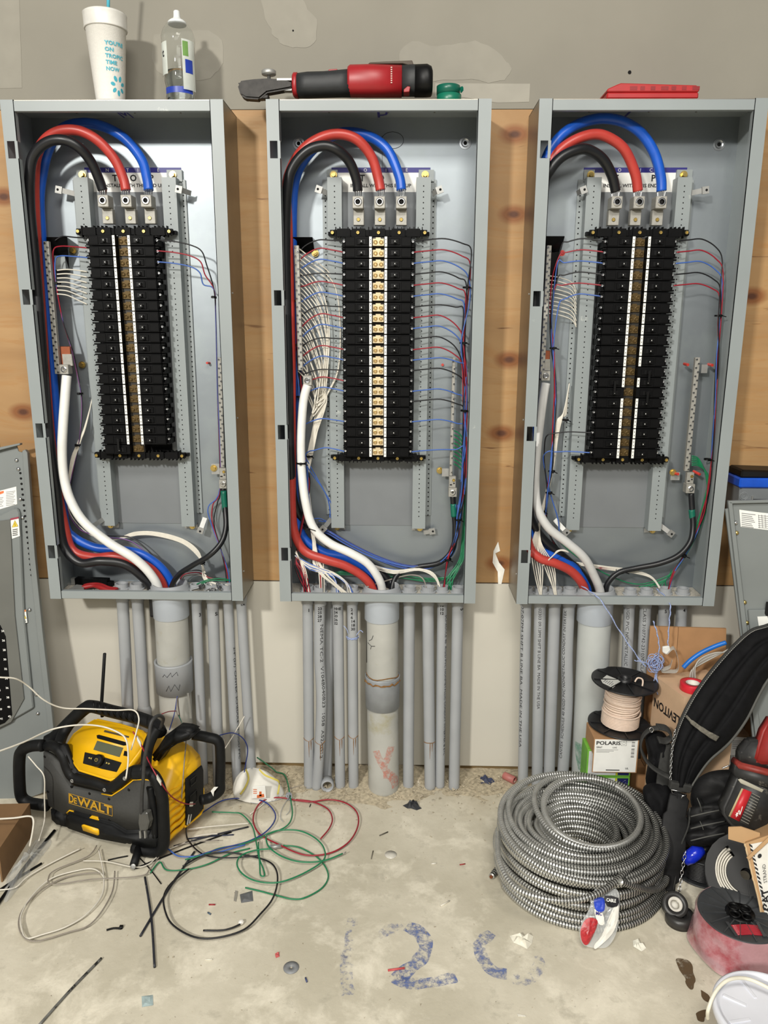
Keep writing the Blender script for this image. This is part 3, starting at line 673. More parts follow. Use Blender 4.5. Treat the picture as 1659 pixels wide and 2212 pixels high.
cable([(144, 812, -.075), (141, 850, -.085), (136, 920, -.10), (134, 980, -.105), (138, 1030, -.105), (152, 1080, -.11), (182, 1128, -.115), (235, 1172, -.115), (290, 1206, -.11), (325, 1240, -.1), (343, 1275, -.09), (346, 1330, -.085)], .0118, c_wht, 'thick white neutral cable bending down through the left panel')
cable([(664, 832, -.08), (655, 870, -.085), (650, 950, -.095), (652, 1020, -.1), (660, 1085, -.11), (676, 1138, -.115), (710, 1172, -.115), (760, 1196, -.115), (795, 1218, -.11), (818, 1250, -.1), (826, 1278, -.09), (828, 1330, -.085)], .0110, c_wht, 'thick white neutral cable bending down through the middle panel')
cable([(1179, 828, -.078), (1172, 870, -.085), (1161, 960, -.095), (1156, 1040, -.105), (1162, 1098, -.115), (1185, 1140, -.12), (1225, 1172, -.12), (1262, 1205, -.115), (1284, 1245, -.1), (1297, 1280, -.09), (1299, 1330, -.085)], .0112, M('greyish_white_jacket', (200, 200, 198), .45, 0, .05, 40), 'thick greyish white neutral cable along the left side of the right panel')
def gtape(c0, c1, Y):
    def f(e, q): B().mat(tape_g, True).tube(cr(pp([(c0[0], c0[1], Y), ((c0[0]+c1[0])/2, (c0[1]+c1[1])/2, Y), (c1[0], c1[1], Y)]), 3), .0082, 14).build('green_tape_wrap', e)
    return f
cable([(482, 1055, -.06), (484, 1075, -.062), (487, 1105, -.07), (488, 1140, -.085), (478, 1172, -.1), (452, 1200, -.11), (415, 1222, -.1), (385, 1243, -.085), (369, 1275, -.07), (367, 1330, -.07)], .0073, c_blk, 'thinner black ground cable with green tape curving down the right side of left panel', extra=gtape((483, 1060), (487, 1106), -.066), name='ground_cable')
cable([(978, 1072, -.05), (980, 1100, -.05), (983, 1140, -.05), (978, 1185, -.055), (950, 1215, -.05), (900, 1225, -.04), (860, 1240, -.045), (846, 1275, -.06), (844, 1330, -.07)], .0073, c_blk, 'thinner black ground cable with green tape low on the right side of middle panel', extra=gtape((979, 1088), (981, 1116), -.05), name='ground_cable')
cable([(1493, 1066, -.055), (1495, 1100, -.06), (1497, 1140, -.07), (1490, 1172, -.08), (1465, 1200, -.085), (1425, 1217, -.08), (1375, 1227, -.07), (1338, 1236, -.07), (1316, 1255, -.07), (1308, 1278, -.07), (1306, 1330, -.07)], .0075, c_blk, 'thinner black ground cable sweeping from the bar lug across the bottom of right panel', extra=gtape((1494, 1101), (1496, 1119), -.063), name='ground_cable')

# ---------------------------------------------------------------- branch wires: each loom is one thing, its wires are parts
def wire(par, pts, col, r=.0016, n=6, seg=5, name=None):
    q = cr(pp(pts), seg); nm = {'k': 'black_wire', 'r': 'red_wire', 'b': 'blue_wire', 'w': 'white_wire', 'g': 'green_wire', 'n': 'grey_wire', 'd': 'blue_wire'}[col]
    return B().mat(WCOL[col], True).tube(q, r, n).build(name or nm, par, recalc=False)
def ziptie(par, x, y, Y, r=.008):
    c = P(x, y, Y); b = B().mat(tie).lathe([(r, -.002), (r+.001, -.002), (r+.001, .002), (r, .002)], c, (0, 0, 1), n=14, cap=False)
    b.box(c.x-.003, c.x+.003, c.y-r-.005, c.y-r, c.z-.003, c.z+.003); b.cyl(c+V((r*.5, -r, 0)), c+V((r*1.5, -r-.006, -.003)), .0012, n=5); b.build('cable_tie', par)
def loom(let, side_, label):
    return empty('wire_loom', P({'M': 150, 'P': 650, 'L': 1190}[let] if side_ == 'l' else {'M': 480, 'P': 1000, 'L': 1555}[let], 1180, -.05), label, 'wires')
def rowpt(let, s, i):
    c = P(BX[let][0], BX[let][1], -.095)+V((s*.0855, 0, -PITCH*i+.0015)); return c
def px_of(p, ):
    d = p-CAM; w_ = d.dot(FW); return (829.5+FPX*d.dot(RT)/w_, 1106-FPX*d.dot(UPV)/w_)
def branch(par, let, s, i, col, knee, trunk, rise=-4):
    t = rowpt(let, s, i); x, y = px_of(t); x0 = x
    dx = knee[0]-x
    pts = [(x, y, -.082), (x+dx*.25, y+rise*.6, -.075), (x+dx*.55, y+rise, -.07), (x+dx*.85, y+rise*.3+ (knee[1]-y)*.35, -.065), (knee[0], knee[1], -.062)]+trunk
    wire(par, pts, col)
rj = lambda a: random.uniform(-a, a)
# middle panel, left side
e = loom('P', 'l', 'loom of red, blue and black wires down the left inside of the middle panel')
seq = 'krbkrbkrbkrbkrb'
lk = [(645, 552), (645, 570), (646, 590), (645, 600), (646, 625), (648, 660), (650, 690), (650, 715), (650, 738), (651, 755), (651, 778), (651, 800), (652, 815), (653, 835), (654, 855)]
for i, ch in enumerate(seq):
    kx, ky = lk[i]; o = rj(4); tr = [(kx-3+o, ky+45, -.06)]
    for (x, y) in ((643, 770), (648, 850), (650, 950), (660, 1010), (665, 1060), (672, 1110), (690, 1150), (740, 1188), (800, 1222)):
        if y > ky+70: tr.append((x+rj(4), y+rj(3), -.06+rj(.008) if y < 1140 else -.045+rj(.006)))
    tr = tr[:-2] if ch != 'b' else tr
    tr += [(640, 1200, -.09), (655+rj(15), 1235, -.1), (665+rj(8), 1290, -.1)] if ch != 'b' else []
    if ch != 'b': tr = [q for q in tr if q[1] < 1100 or q[1] > 1195]
    if ch == 'b': tr += [(870, 1232, -.04), (930, 1225, -.04), (975, 1195, -.045)]
    branch(e, 'P', -1, i, ch, (kx, ky), tr, -8 if i % 3 else -2)
branch(e, 'P', -1, 17, 'b', (651, 925), [(650, 960, -.06), (665, 1010, -.055), (700, 1060, -.04), (712, 1095, -.03), (710, 1125, -.03), (690, 1120, -.03), (672, 1122, -.03)], -6)
branch(e, 'P', -1, 20, 'b', (668, 975), [(660, 985, -.06), (672, 1010, -.05), (700, 1060, -.04), (718, 1095, -.03), (712, 1125, -.03), (688, 1125, -.04)], -8)
for x, y in ((641, 650), (643, 745), (647, 857)): ziptie(e, x, y, -.062, .0075)
ziptie(e, 651, 1000, -.098, .0125); ziptie(e, 666, 1140, -.11, .014)
# middle panel, right side
e = loom('P', 'r', 'loom of blue, red and black wires down the right inside of the middle panel')
rk = [(1018, 540), (1016, 572), (1012, 600), (1008, 620), (1006, 640), (1003, 660), (1001, 668), (1001, 735), (998, 748), (996, 775), (998, 790), (1008, 795), (1001, 825), None, (1002, 865), (1003, 885), None, (1004, 925), None, None, (1003, 965)]
cols = 'krbkrbkrbkrbk.bk.b..b'
for i, ch in enumerate(cols):
    if ch == '.': continue
    kx, ky = rk[i]; tr = []
    for (x, y) in ((1013, 600), (1010, 650), (1001, 740), (1004, 810), (1005, 870), (1004, 950), (1003, 1010), (998, 1070), (991, 1120), (985, 1160), (970, 1200)):
        if y > ky+30: tr.append((x+rj(5), y, -.06+rj(.009)))
    if ch == 'b': tr += [(935, 1222, -.045), (880, 1224, -.045), (810, 1205, -.045), (745, 1175, -.045)]
    else: tr += [(962, 1240, -.06), (957+rj(4), 1290, -.07)]
    branch(e, 'P', 1, i, ch, (kx, ky), tr, -5)
for i in range(7):                      # return run of blue wires along the bottom
    o = rj(5); wire(e, [(985+o, 1090, -.055), (984+o, 1150, -.05), (972+o, 1200, -.05), (930, 1222+o, -.045), (880, 1224+o, -.045), (820, 1206+o, -.045), (760, 1178+o, -.045), (715, 1152+o, -.045), (700, 1145+o, -.04)], 'b' if i % 2 else 'd', .0016)
for x, y in ((1008, 621), (1001, 741), (1003, 887), (990, 1122), (967, 1208)): ziptie(e, x, y, -.06, .009)
# middle panel: fan of white neutrals
e = empty('neutral_wire_fan', P(680, 900, -.04), 'fan of many white neutral wires curving off the bar in the middle panel', 'wires')
for i in range(27):
    y = 536+i*10.2; k = i/26; ax = 722-38*k+rj(3); d = -.05+rj(.012)
    if i < 3: ax = 740
    wire(e, [(644, y, -.07), (662, y+14+8*k, -.06), (ax-22, y+62-18*k, d), (ax-6, y+140-55*k, d), (ax-9-k*4, max(y+230-120*k, 800+rj(10)), d-.01), (697+rj(9), 865+rj(8), -.05), (674+rj(6), 960, -.05), (662+rj(5), 1050, -.055), (672+rj(4), 1120, -.055), (678+rj(4), 1170, -.08), (690+rj(10), 1230, -.1), (755+rj(8), 1290, -.1)][:(9 if i % 3 else 12)], 'w', .0017, 6, 4)
ziptie(e, 668, 985, -.05, .009)
for i in range(8): wire(e, [(640+rj(3), 1200, -.09), (672+rj(5), 1218+i*2, -.1), (720, 1240+rj(5), -.1), (748+rj(6), 1262, -.1), (760+rj(8), 1292, -.1)], 'w' if i % 3 else 'b')
for i in range(6): wire(e, [(640+rj(3), 1190+i*3, -.09), (655+rj(4), 1225, -.1), (663+rj(4), 1255, -.1), (666+rj(4), 1292, -.1)], 'wwr'[i % 3])
for i in range(5): wire(e, [(686+i*3, 1215, -.095), (690+i*2.5, 1250, -.1), (692+i*2, 1292, -.1)], 'wrwkw'[i])
for i in range(6): wire(e, [(645, 1205+i*2, -.09), (690, 1232+rj(4), -.1), (722, 1250+rj(3), -.1), (731+rj(3), 1292, -.1)], 'bwbwbw'[i])
for i in range(8): wire(e, [(800+rj(4), 1222+rj(3), -.05), (850, 1232+i, -.05), (905, 1232+rj(4), -.05), (940, 1246+rj(4), -.06), (955+rj(4), 1290, -.07)], 'w')
wire(e, [(792, 1268, -.1), (850, 1250, -.05), (890, 1242, -.05), (915, 1252, -.06), (924, 1290, -.07)], 'n', .002)
# greens
e = empty('ground_wire_group', P(1000, 1100, -.03), 'green ground wires looping beside the right wall of the middle panel', 'wires')
for i in range(9): wire(e, [(980, 930+i*9, -.045), (995, 940+i*9, -.04), (1007, 975+i*8, -.04), (1006+rj(3), 1060, -.03), (1002+rj(4), 1150, -.03), (996+rj(5), 1210, -.04), (975+rj(8), 1245, -.05), (958+rj(30), 1288, -.06)], 'g')
for i in range(4): wire(e, [(690+i*8, 1238+i, -.03), (760, 1236+rj(6), -.03), (850, 1245+rj(6), -.03), (930, 1252+rj(5), -.03), (985, 1240+rj(5), -.04)], 'g')
# left panel
e = loom('M', 'l', 'thin loom of red, blue and white wires on the left inside of the left panel')
wire(e, [(188, 514, -.075), (165, 513, -.07), (135, 511, -.06), (118, 520, -.06)], 'k')
for i, (c, y, k) in enumerate((('r', 537, 116), ('b', 558, 120))):
    wire(e, [(192, y-1, -.075), (160, y-4, -.07), (130, y-5, -.065), (k, y+2, -.062), (k-1, y+30, -.06), (122, 620, -.06), (135, 690, -.055), (152, 745, -.05), (165, 800, -.05), (177, 870, -.05), (170, 960, -.05), (150, 1050, -.05), (146, 1100, -.05), (175, 1145, -.05), (230, 1160, -.04), (270, 1165, -.04), (300, 1180, -.04), (330, 1215, -.045), (350, 1270, -.05)], c)
wire(e, [(120, 600, -.06), (135, 690, -.055), (158, 760, -.05), (172, 830, -.05), (178, 880, -.05), (172, 950, -.05), (155, 1040, -.05), (150, 1100, -.05), (185, 1150, -.04), (240, 1158, -.04), (285, 1162, -.04), (330, 1200, -.045), (362, 1250, -.05)], 'k')
for i in range(7):
    y = 584+i*8.5; wire(e, [(123, y, -.07), (145, y-2+i*.8, -.06), (168, y+i*2.2, -.05), (188, y+i*3.2+3, -.045)], 'w')
    wire(e, [(204-i*.6, 832+i*4, -.03), (195, 880, -.04), (182+rj(2), 930, -.045), (172-i, 960, -.05), (158-i, 1000+rj(6), -.05), (148+rj(2), 1060, -.05), (152, 1110, -.05), (190, 1152, -.045), (240, 1167, -.035), (290+i, 1150+i, -.035), (340, 1150+i*1.3, -.035), (395, 1165+i*1.5, -.035), (428, 1190+i*2, -.04), (437+rj(2), 1220, -.05), (445+rj(4), 1252, -.06), (440+i*9, 1264+rj(2), -.07)], 'w')
for x, y, Y in ((125, 612, -.062), (173, 850, -.05), (168, 961, -.05), (437, 1215, -.05)): ziptie(e, x, y, Y, .007)
ziptie(e, 196, 1198, -.095, .026) if False else None
e = loom('M', 'r', 'three thin wires tied together on the right inside of the left panel')
for i, (c, kx) in enumerate((('k', 0), ('r', 0), ('b', 0))):
    x, y = px_of(rowpt('M', 1, i))
    wire(e, [(x, y, -.085), (x+40, y+4, -.08), (x+75, y+12, -.075), (x+98-i*3, y+25, -.07), (x+109-i*5, y+55-i*3, -.065), (462, 625, -.06), (466, 680, -.05), (470, 850, -.04), (476, 1050, -.035), (470-i*10, 1085+i*5, -.03), (462-i*3, 1130, -.03), (478, 1190, -.04), (488+i*3, 1240, -.05), (490+i*3, 1290, -.06)], c)
ziptie(e, 462, 642, -.06, .006)
for i in range(3): wire(e, [(384+i*5, 1248+i*3, -.05), (400, 1236+i*4, -.05), (430, 1232+i*5, -.05), (455, 1245+i*4, -.06), (495, 1252, -.05)], 'krn'[i])
for i in range(2): wire(e, [(425, 1262+i*4, -.07), (450, 1252+i*3, -.07), (478, 1250+i*4, -.06), (502, 1254+i, -.05)], 'g')
# right panel
e = loom('L', 'l', 'loom of wires and white neutrals on the left inside of the right panel')
kk = [(1213, 530), (1210, 550), (1204, 570), (1204, 602), (1199, 620), (1207, 660)]
for i, ch in enumerate('krbkrb'):
    kx, ky = kk[i]; tr = [(x+rj(4), y, -.06+rj(.008)) for x, y in ((1196, 600), (1192, 680), (1193, 750), (1197, 830), (1198, 900), (1192, 1000), (1184, 1070), (1178, 1120)) if y > ky+30]
    if ch != 'b': tr += [(1185, 1150, -.07), (1210+rj(6), 1190, -.06), (1250, 1218, -.05), (1310, 1226+i, -.05), (1380, 1232+i, -.045)]
    branch(e, 'L', -1, i, ch, (kx, ky), tr, -5)
branch(e, 'L', -1, 18, 'k', (1183, 940), [(1177, 955, -.06), (1176, 1000, -.06), (1182, 1060, -.06), (1178, 1100, -.06)], -2)
branch(e, 'L', -1, 20, 'b', (1185, 975), [(1174, 985, -.06), (1176, 1010, -.06), (1190, 1070, -.05), (1205, 1120, -.05), (1208, 1150, -.05)], -3)
for i in range(10):
    y = 596+i*9; wire(e, [(1186, y, -.06), (1210, y+4, -.05), (1235, y+14, -.04), (1245, y+32+rj(3), -.035)], 'w', .0014)
    wire(e, [(1230-i*.6, 828+i*5, -.03), (1222, 870+i*3, -.04), (1214-i, 905, -.05), (1206-i, 940, -.05), (1196-i*.6, 1010, -.05), (1182-i*.5, 1070, -.055), (1172-i*.4, 1110, -.06), (1150+i*2, 1170, -.09), (1152+i*5, 1225, -.1), (1167+(i % 3)*2+(i//5)*32, 1290, -.1)], 'w', .0015)
for i in range(4): wire(e, [(1245+i*3, 1215+i*2, -.05), (1310, 1224+i*2, -.05), (1370, 1232+i*2, -.05), (1410, 1248+i, -.06), (1436-i, 1288, -.07)], 'w', .0017)
wire(e, [(1170, 1110, -.06), (1200, 1160, -.05), (1250, 1205, -.05), (1320, 1245, -.04), (1380, 1262, -.04), (1440, 1245, -.04), (1450, 1230, -.04)], 'g')
for x, y, Y in ((1195, 752, -.062), (1221, 907, -.05), (1192, 1018, -.06), (1186, 1064, -.06), (1171, 1105, -.06)): ziptie(e, x, y, Y, .008)
ziptie(e, 1341, 1233, -.06, .012)
b = B().mat(w_wht, True)
for i in range(3): b.tube(cr(pp([(1172, 1222, -.115), (1195, 1200, -.125), (1204+i*2, 1190, -.13), (1218, 1188+i, -.13), (1228, 1193, -.125)]), 5), .0016, 6)
b.build('white_tie_wire', e)
e = loom('L', 'r', 'loom of red, blue, black and green wires down the right inside of the right panel')
kk = [(1560, 560), (1562, 590), (1560, 610), (1556, 625), (1554, 640)]
for i, ch in enumerate('krbkr'):
    kx, ky = kk[i]; tr = [(x+rj(3), y, -.06+rj(.006)) for x, y in ((1558, 620), (1554, 700), (1550, 770), (1545, 860), (1540, 950), (1532, 1050), (1518, 1110), (1500, 1160), (1475, 1205), (1455, 1240), (1442, 1290)) if y > ky+35]
    branch(e, 'L', 1, i, ch, (kx, ky), tr, -4)
for i in range(6): wire(e, [(1494, 985+i*4, -.045), (1510, 992+i*3, -.04), (1525+i, 1030, -.04), (1528-i*2, 1090, -.045), (1510-i*2, 1145, -.05), (1478, 1205, -.06), (1440, 1250, -.05), (1380+i*12, 1268, -.05)], 'g')
for x, y, Y in ((1552, 682, -.06), (1529, 992, -.055), (1475, 1200, -.075)): ziptie(e, x, y, Y, .009)

# ---------------------------------------------------------------- conduits
def conduit(let, xt, xb, yb, r, Y, label, bend=None, mt=None, bottomY=None, bush=True, big=False, texts=(), zlow=-.004, cut=None):
    t = P(xt, 1306, Y); bt = P(xb, yb, bottomY or Y); 
    if cut is None: bt.z = zlow
    mid = t.lerp(bt, .5)+(V(bend) if bend else V((0, 0, 0)))
    low = t.lerp(bt, .8)+(V(bend)*.6 if bend else V((0, 0, 0)))
    q = cr([V((t.x, t.y, ZBP-.004)), t.lerp(bt, .25), mid, low, bt], 6)
    e = empty('big_conduit' if big else 'conduit', (bt.x, bt.y, 0), label, 'pipe')
    B().mat(mt or pvc, True).tube(q, r, 28 if big else 18).build('pipe', e, recalc=False)
    c = V((t.x, t.y, ZBP))
    if big:
        B().mat(pvc_l, True).lathe([(r*1.02, -.070), (r*1.07, -.068), (r*1.07, -.016), (r*1.11, -.014), (r*1.11, 0)], c, n=40, cap=False).build('collar', e)
        b = B().mat(pvc, True)
        prof = [(r*.98, .004), (r*1.22, .004), (r*1.22, .010), (r*1.12, .012), (r*1.12, .019), (r*1.05, .020), (r*1.05, .026), (r*.96, .026), (r*.96, .004)]
        b.lathe(prof, c, n=40, cap=False).build('threaded_bushing', e)
    elif bush:
        B().mat(pvc, True).lathe([(r*1.12, -.030), (r*1.15, -.028), (r*1.15, -.002)], c, n=20, cap=False).build('collar', e)
        B().mat(pvc).lathe([(r*.8, .003), (r*1.35, .003), (r*1.35, .008), (r*1.12, .009), (r*1.12, .021), (r*.86, .021), (r*.8, .003)], c, n=20, cap=False).build('threaded_bushing', e)
    for (s, x, y, h, mode, L) in texts:   # mode 'd': read downwards, 'u': upwards, 'h': written across
        bb = B().mat(ink); p0 = P(x, y, Y-r)
        # axis point of the pipe at this height
        k = min(max((q[0].z-p0.z)/(q[0].z-q[-1].z), 0), 1)*(len(q)-1); i0 = min(int(k), len(q)-2); 
        def ax(z):
            for a_, b_ in zip(q, q[1:]):
                if b_.z <= z <= a_.z: return a_.lerp(b_, (a_.z-z)/(a_.z-b_.z))
            return q[0] if z > q[0].z else q[-1]
        a0 = (p0.x-ax(p0.z).x)/r; a0 = math.asin(max(-.98, min(.98, a0)))
        def fn(u, v, m=mode):
            if m == 'd': z = p0.z-u; w_ = a0+v/r
            elif m == 'u': z = p0.z+u; w_ = a0-v/r
            else: z = p0.z+v; w_ = a0+u/r
            c_ = ax(z); return V((c_.x+math.sin(w_)*(r+.0004), c_.y-math.cos(w_)*(r+.0004), z))
        text(bb, s, (0, 0, 0), 0*RT, 0*RT, h, center=(mode == 'h'), width=L, fn=fn) if L else text(bb, s, (0, 0, 0), 0*RT, 0*RT, h, center=(mode == 'h'), fn=fn, bold=True)
        bb.build('printed_text' if mode != 'h' else 'marker_writing', e)
    return e, q
Yc = -.078; R1 = .0158
# under the left panel
conduit('M', 266, 284, 1700, R1, Yc, 'grey conduit under the left panel, leftmost, behind the radio')
e, q = conduit('M', 298, 322, 1700, R1, Yc, 'grey conduit with a flared joint just left of the big pipe under left panel')
B().mat(pvc, True).lathe([(R1, -.02), (R1*1.25, -.016), (R1*1.28, .016), (R1*1.1, .024), (R1, .03)], q[14], n=18, cap=False).build('coupling', e)
def coupling(e, q, y, h, rr, Y, mt=pvc, k=1.14):
    z1, z0 = P(800, y, Y-.05).z, P(800, y+h, Y-.05).z
    i = min(range(len(q)), key=lambda j: abs(q[j].z-(z0+z1)/2)); c = q[i]
    B().mat(mt, True).lathe([(rr, z0-c.z), (rr*k, z0-c.z+.001), (rr*(k+.015), z1-c.z-.004), (rr*(k+.025), z1-c.z), (rr*1.04, z1-c.z), (rr*1.0, z1-c.z-.01)], c, n=40, cap=False).build('coupling', e)
    return c, z1
RB = .0445
e, q = conduit('M', 369, 388, 1690, RB, -.085, 'fat grey feeder pipe with a wide coupling under the left panel', mt=pvc_d, big=True)
c, z1 = coupling(e, q, 1448, 66, RB, -.085)
b = B().mat(ink)
def onpipe(c, r, x, y, Y): p = P(x, y, Y-r*.9); w_ = math.asin(max(-.95, min(.95, (p.x-c.x)/r))); return V((c.x+math.sin(w_)*r, c.y-math.cos(w_)*r, p.z))
for poly in (((360, 1492), (366, 1480), (370, 1492), (378, 1478), (386, 1492), (388, 1480)), ((352, 1462), (356, 1456), (362, 1462), (370, 1452), (372, 1461), (382, 1452), (384, 1460))):
    b.tube([onpipe(c, RB*1.165, x, y, -.085) for x, y in poly], .0007, 4)
b.build('marker_writing', e)
for x, y0, y1 in ((384, 1502, 1548), (352, 1502, 1506), (408, 1500, 1530)):
    B().mat(M('dark_primer_run', (60, 42, 34), .4)).tube([onpipe(c, RB+.0006, x, y0, -.085), onpipe(c, RB+.0006, x+1, (y0+y1)/2, -.085), onpipe(c, RB+.0008, x+4, y1, -.085)], .0009, 5).build('primer_run', e)
B().mat(M('clear_film', (190, 190, 185), .3, trans=.6, alpha=.6)).ribbon(pp([(406, 1497, -.14), (410, 1530, -.14), (412, 1552, -.14)]), .006, .0004, (1, 0, 0)) .build('film_scrap', e)
conduit('M', 425, 440, 1700, .0135, Yc, 'grey conduit marked 3 right of the fat pipe under left panel', texts=[('3', 431, 1333, .010, 'h', None)])
conduit('M', 460, 473, 1700, R1, Yc, 'grey conduit marked 5 with a smudge under left panel', texts=[('5:', 467, 1331, .010, 'h', None)])
conduit('M', 493, 513, 1700, .0135, Yc, 'grey conduit printed with black lettering under the left panel', texts=[('3/4" (27)  CANTEX  SCHEDULE 40  RIGID PVC', 503, 1400, .0075, 'd', .34)])
conduit('M', 521, 545, 1690, .0140, Yc, 'grey conduit under the left panel, farthest right', texts=[('1A', 525, 1309, .008, 'h', None)])
# under the middle panel
def rust(e, q, r, y, side=1):
    z = P(800, y, -.1).z; b = B().mat(glue)
    c = min(q, key=lambda p: abs(p.z-z)); pts = []
    for i in range(9):
        a = -1.2+2.4*i/8; pts.append(V((c.x+math.sin(a)*(r+.0004), c.y-math.cos(a)*(r+.0004), z-.004+.006*(abs(i-4)/4)*(1 if side > 0 else -.3))))
    b.tube(pts, .0010, 5)
    for a, L in ((.1, .05), (.5, .028)):
        b.tube([V((c.x+math.sin(a)*(r+.0002), c.y-math.cos(a)*(r+.0002), z-.004-L*t/4)) for t in range(5)], [.0010, .0012, .0009, .0006, .0003], 5)
    b.build('primer_stain', e)
e, q = conduit('P', 665, 668, 1706, .0148, -.082, 'grey conduit marked 1, leftmost under the middle panel, amber stained low down', texts=[('1', 667, 1322, .009, 'h', None)]); rust(e, q, .0148, 1602)
e, q = conduit('P', 692, 684, 1712, .0148, -.088, 'grey conduit printed with long code, second from left under middle panel, kinked at the foot', bend=(.009, 0, 0), texts=[('NEMA TC-2  V104B040B23  1058  A52AG12', 692, 1350, .0085, 'd', .40), ('23\n25\n28\n27', 691, 1318, .008, 'h', None)]); rust(e, q, .0148, 1606)
conduit('P', 713, 706, 1690, .0148, -.045, 'shaded grey conduit at the back between printed pipes under middle panel')
e, q = conduit('P', 730, 735, 1705, .0145, -.082, 'grey conduit with marker list 24 20 26 22 under the middle panel', texts=[('HHE\n24\n20\n26\n22', 729, 1318, .0075, 'h', None)]); rust(e, q, .0145, 1598)
e, q = conduit('P', 761, 764, 1706, .0145, -.082, 'grey conduit with marker list 2 4 6 14 18 30 and a knotted string', texts=[('2\n4\n6\n14\n18\n30', 762, 1320, .008, 'h', None)]); rust(e, q, .0145, 1595)
c = min(q, key=lambda p: abs(p.z-P(0, 1372, -.1).z)); b = B().mat(M('twisted_string', (150, 165, 205), .8, 0, .3, 300))
zz = P(0, 1372, -.1).z; b.tube([c+V((math.sin(a/8*6.283)*.0165, -math.cos(a/8*6.283)*.0165, zz-c.z+.003*math.sin(a*2))) for a in range(25)], .0012, 5)
b.tube(cr(pp([(770, 1372, -.105), (778, 1362, -.11), (784, 1366, -.11)]), 4), .0011, 5); b.tube(cr(pp([(752, 1368, -.1), (748, 1358, -.1), (742, 1352, -.095)]), 4), .0009, 5); b.build('knotted_string', e)
e, q = conduit('P', 825, 829, 1722, .0437, -.085, 'fat grey feeder pipe with stained coupling and pink paint under the middle panel', mt=pvc_d, big=True, bend=(-.001, 0, 0))
c, z1 = coupling(e, q, 1474, 69, .0437, -.085, M('mid_grey_pvc', (146, 150, 154), .4), k=1.08)
b = B().mat(glue); rr = .0437*1.115
pts = [V((c.x+math.sin(a*.16-1.5)*rr, c.y-math.cos(a*.16-1.5)*rr, z1-.013-.004*math.sin(a*2.3)*(.5+.5*math.cos(a*.9)))) for a in range(19)]
b.tube(pts, [.001+.0018*abs(math.sin(i*1.1)) for i in range(19)], 6)
b.tube([V((c.x+math.sin(a*.3-1.5)*.0443, c.y-math.cos(a*.3-1.5)*.0443, z1+.004+.003*math.cos(a))) for a in range(11)], .0014, 5); b.build('primer_stain', e)
pk = M('pink_spray_paint', (206, 120, 104), .8, 0, .1, 60)
def decal(e, poly, mt, name, c, r, Y):
    # painted marks wrapped on the pipe: thin tubes following its curve
    b = B().mat(mt); pts = cr([onpipe(c, r, x, y, Y) for x, y in poly], 4); b.tube(pts, [.0009+.002*(.5+.5*noise.noise(p*90)) for p in pts], 6, flat=1); b.build(name, e)
pinkp = worn('worn_pink_paint', (212, 140, 124), 90, .42, .75)
def wrap(e, poly, wpx, mt, name, r, Y, q):
    b = B().mat(mt); vs = []; q2 = cr([V((x, y, 0)) for x, y in poly], 6)
    for i, p in enumerate(q2):
        t = q2[min(i+1, len(q2)-1)]-q2[max(i-1, 0)]; n = V((-t.y, t.x, 0)).normalized()*wpx/2
        for s in (-1, -.5, 0, .5, 1):
            w_ = p+n*s; z = P(w_.x, w_.y, Y-r).z; c = min(q, key=lambda k: abs(k.z-z)); vs.append(onpipe(c, r, w_.x, w_.y, Y))
    b.add(vs, [(5*i+k, 5*i+k+1, 5*i+k+6, 5*i+k+5) for i in range(len(q2)-1) for k in range(4)]); b.build(name, e)
qf = cr(q, 6)
wrap(e, [(812, 1622), (820, 1640), (835, 1665), (848, 1685)], 15, pinkp, 'spray_mark', .0442, -.085, qf)
wrap(e, [(845, 1614), (838, 1635), (828, 1655)], 15, pinkp, 'spray_mark', .0443, -.085, qf)
wrap(e, [(828, 1672), (842, 1674), (852, 1690), (855, 1705)], 16, pinkp, 'spray_mark', .0444, -.085, qf)
b = B().mat(ink); cc = min(qf, key=lambda k: abs(k.z-P(0, 1390, -.14).z))
for poly in (((806, 1374), (803, 1383), (797, 1388)), ((794, 1394), (802, 1398), (800, 1405)), ((802, 1398), (810, 1396)), ((790, 1336), (791, 1400), (790, 1440))):
    b.tube([onpipe(cc, .0442, x, y, -.085) for x, y in poly], .0008, 4)
b.build('marker_writing', e)
e, q = conduit('P', 884, 882, 1702, .0155, Yc, 'grey conduit just right of the fat pipe under the middle panel')
e, q = conduit('P', 924, 929, 1706, .0158, Yc, 'grey conduit with faint amber ring, third from right under middle panel'); rust(e, q, .0158, 1603, -1)
conduit('P', 955, 950, 1702, .0135, Yc+.006, 'grey conduit printed with lettering and marked 10 10 12 under middle panel', texts=[('SCHEDULE 40  RIGID PVC NONMETALLIC CONDUIT INTERTEK & ETL', 962, 1330, .008, 'd', .42), ('10\n10\n12', 955, 1311, .008, 'h', None)])
conduit('P', 989, 981, 1692, .0155, Yc, 'grey conduit marked 5, farthest right under the middle panel', texts=[('5', 995, 1315, .010, 'd', None)])
B().mat(pvc, True).lathe([(.014, -.02), (.018, -.018), (.018, .012), (.0145, .014), (.0125, .0)], G(708, 1690, .016)+V((0, -.01, 0)), (0.1, -1, .1), n=20, cap=False).build('pipe_end_cap', None, label='short grey pipe stub lying behind the kinked conduit', cat='pipe stub')
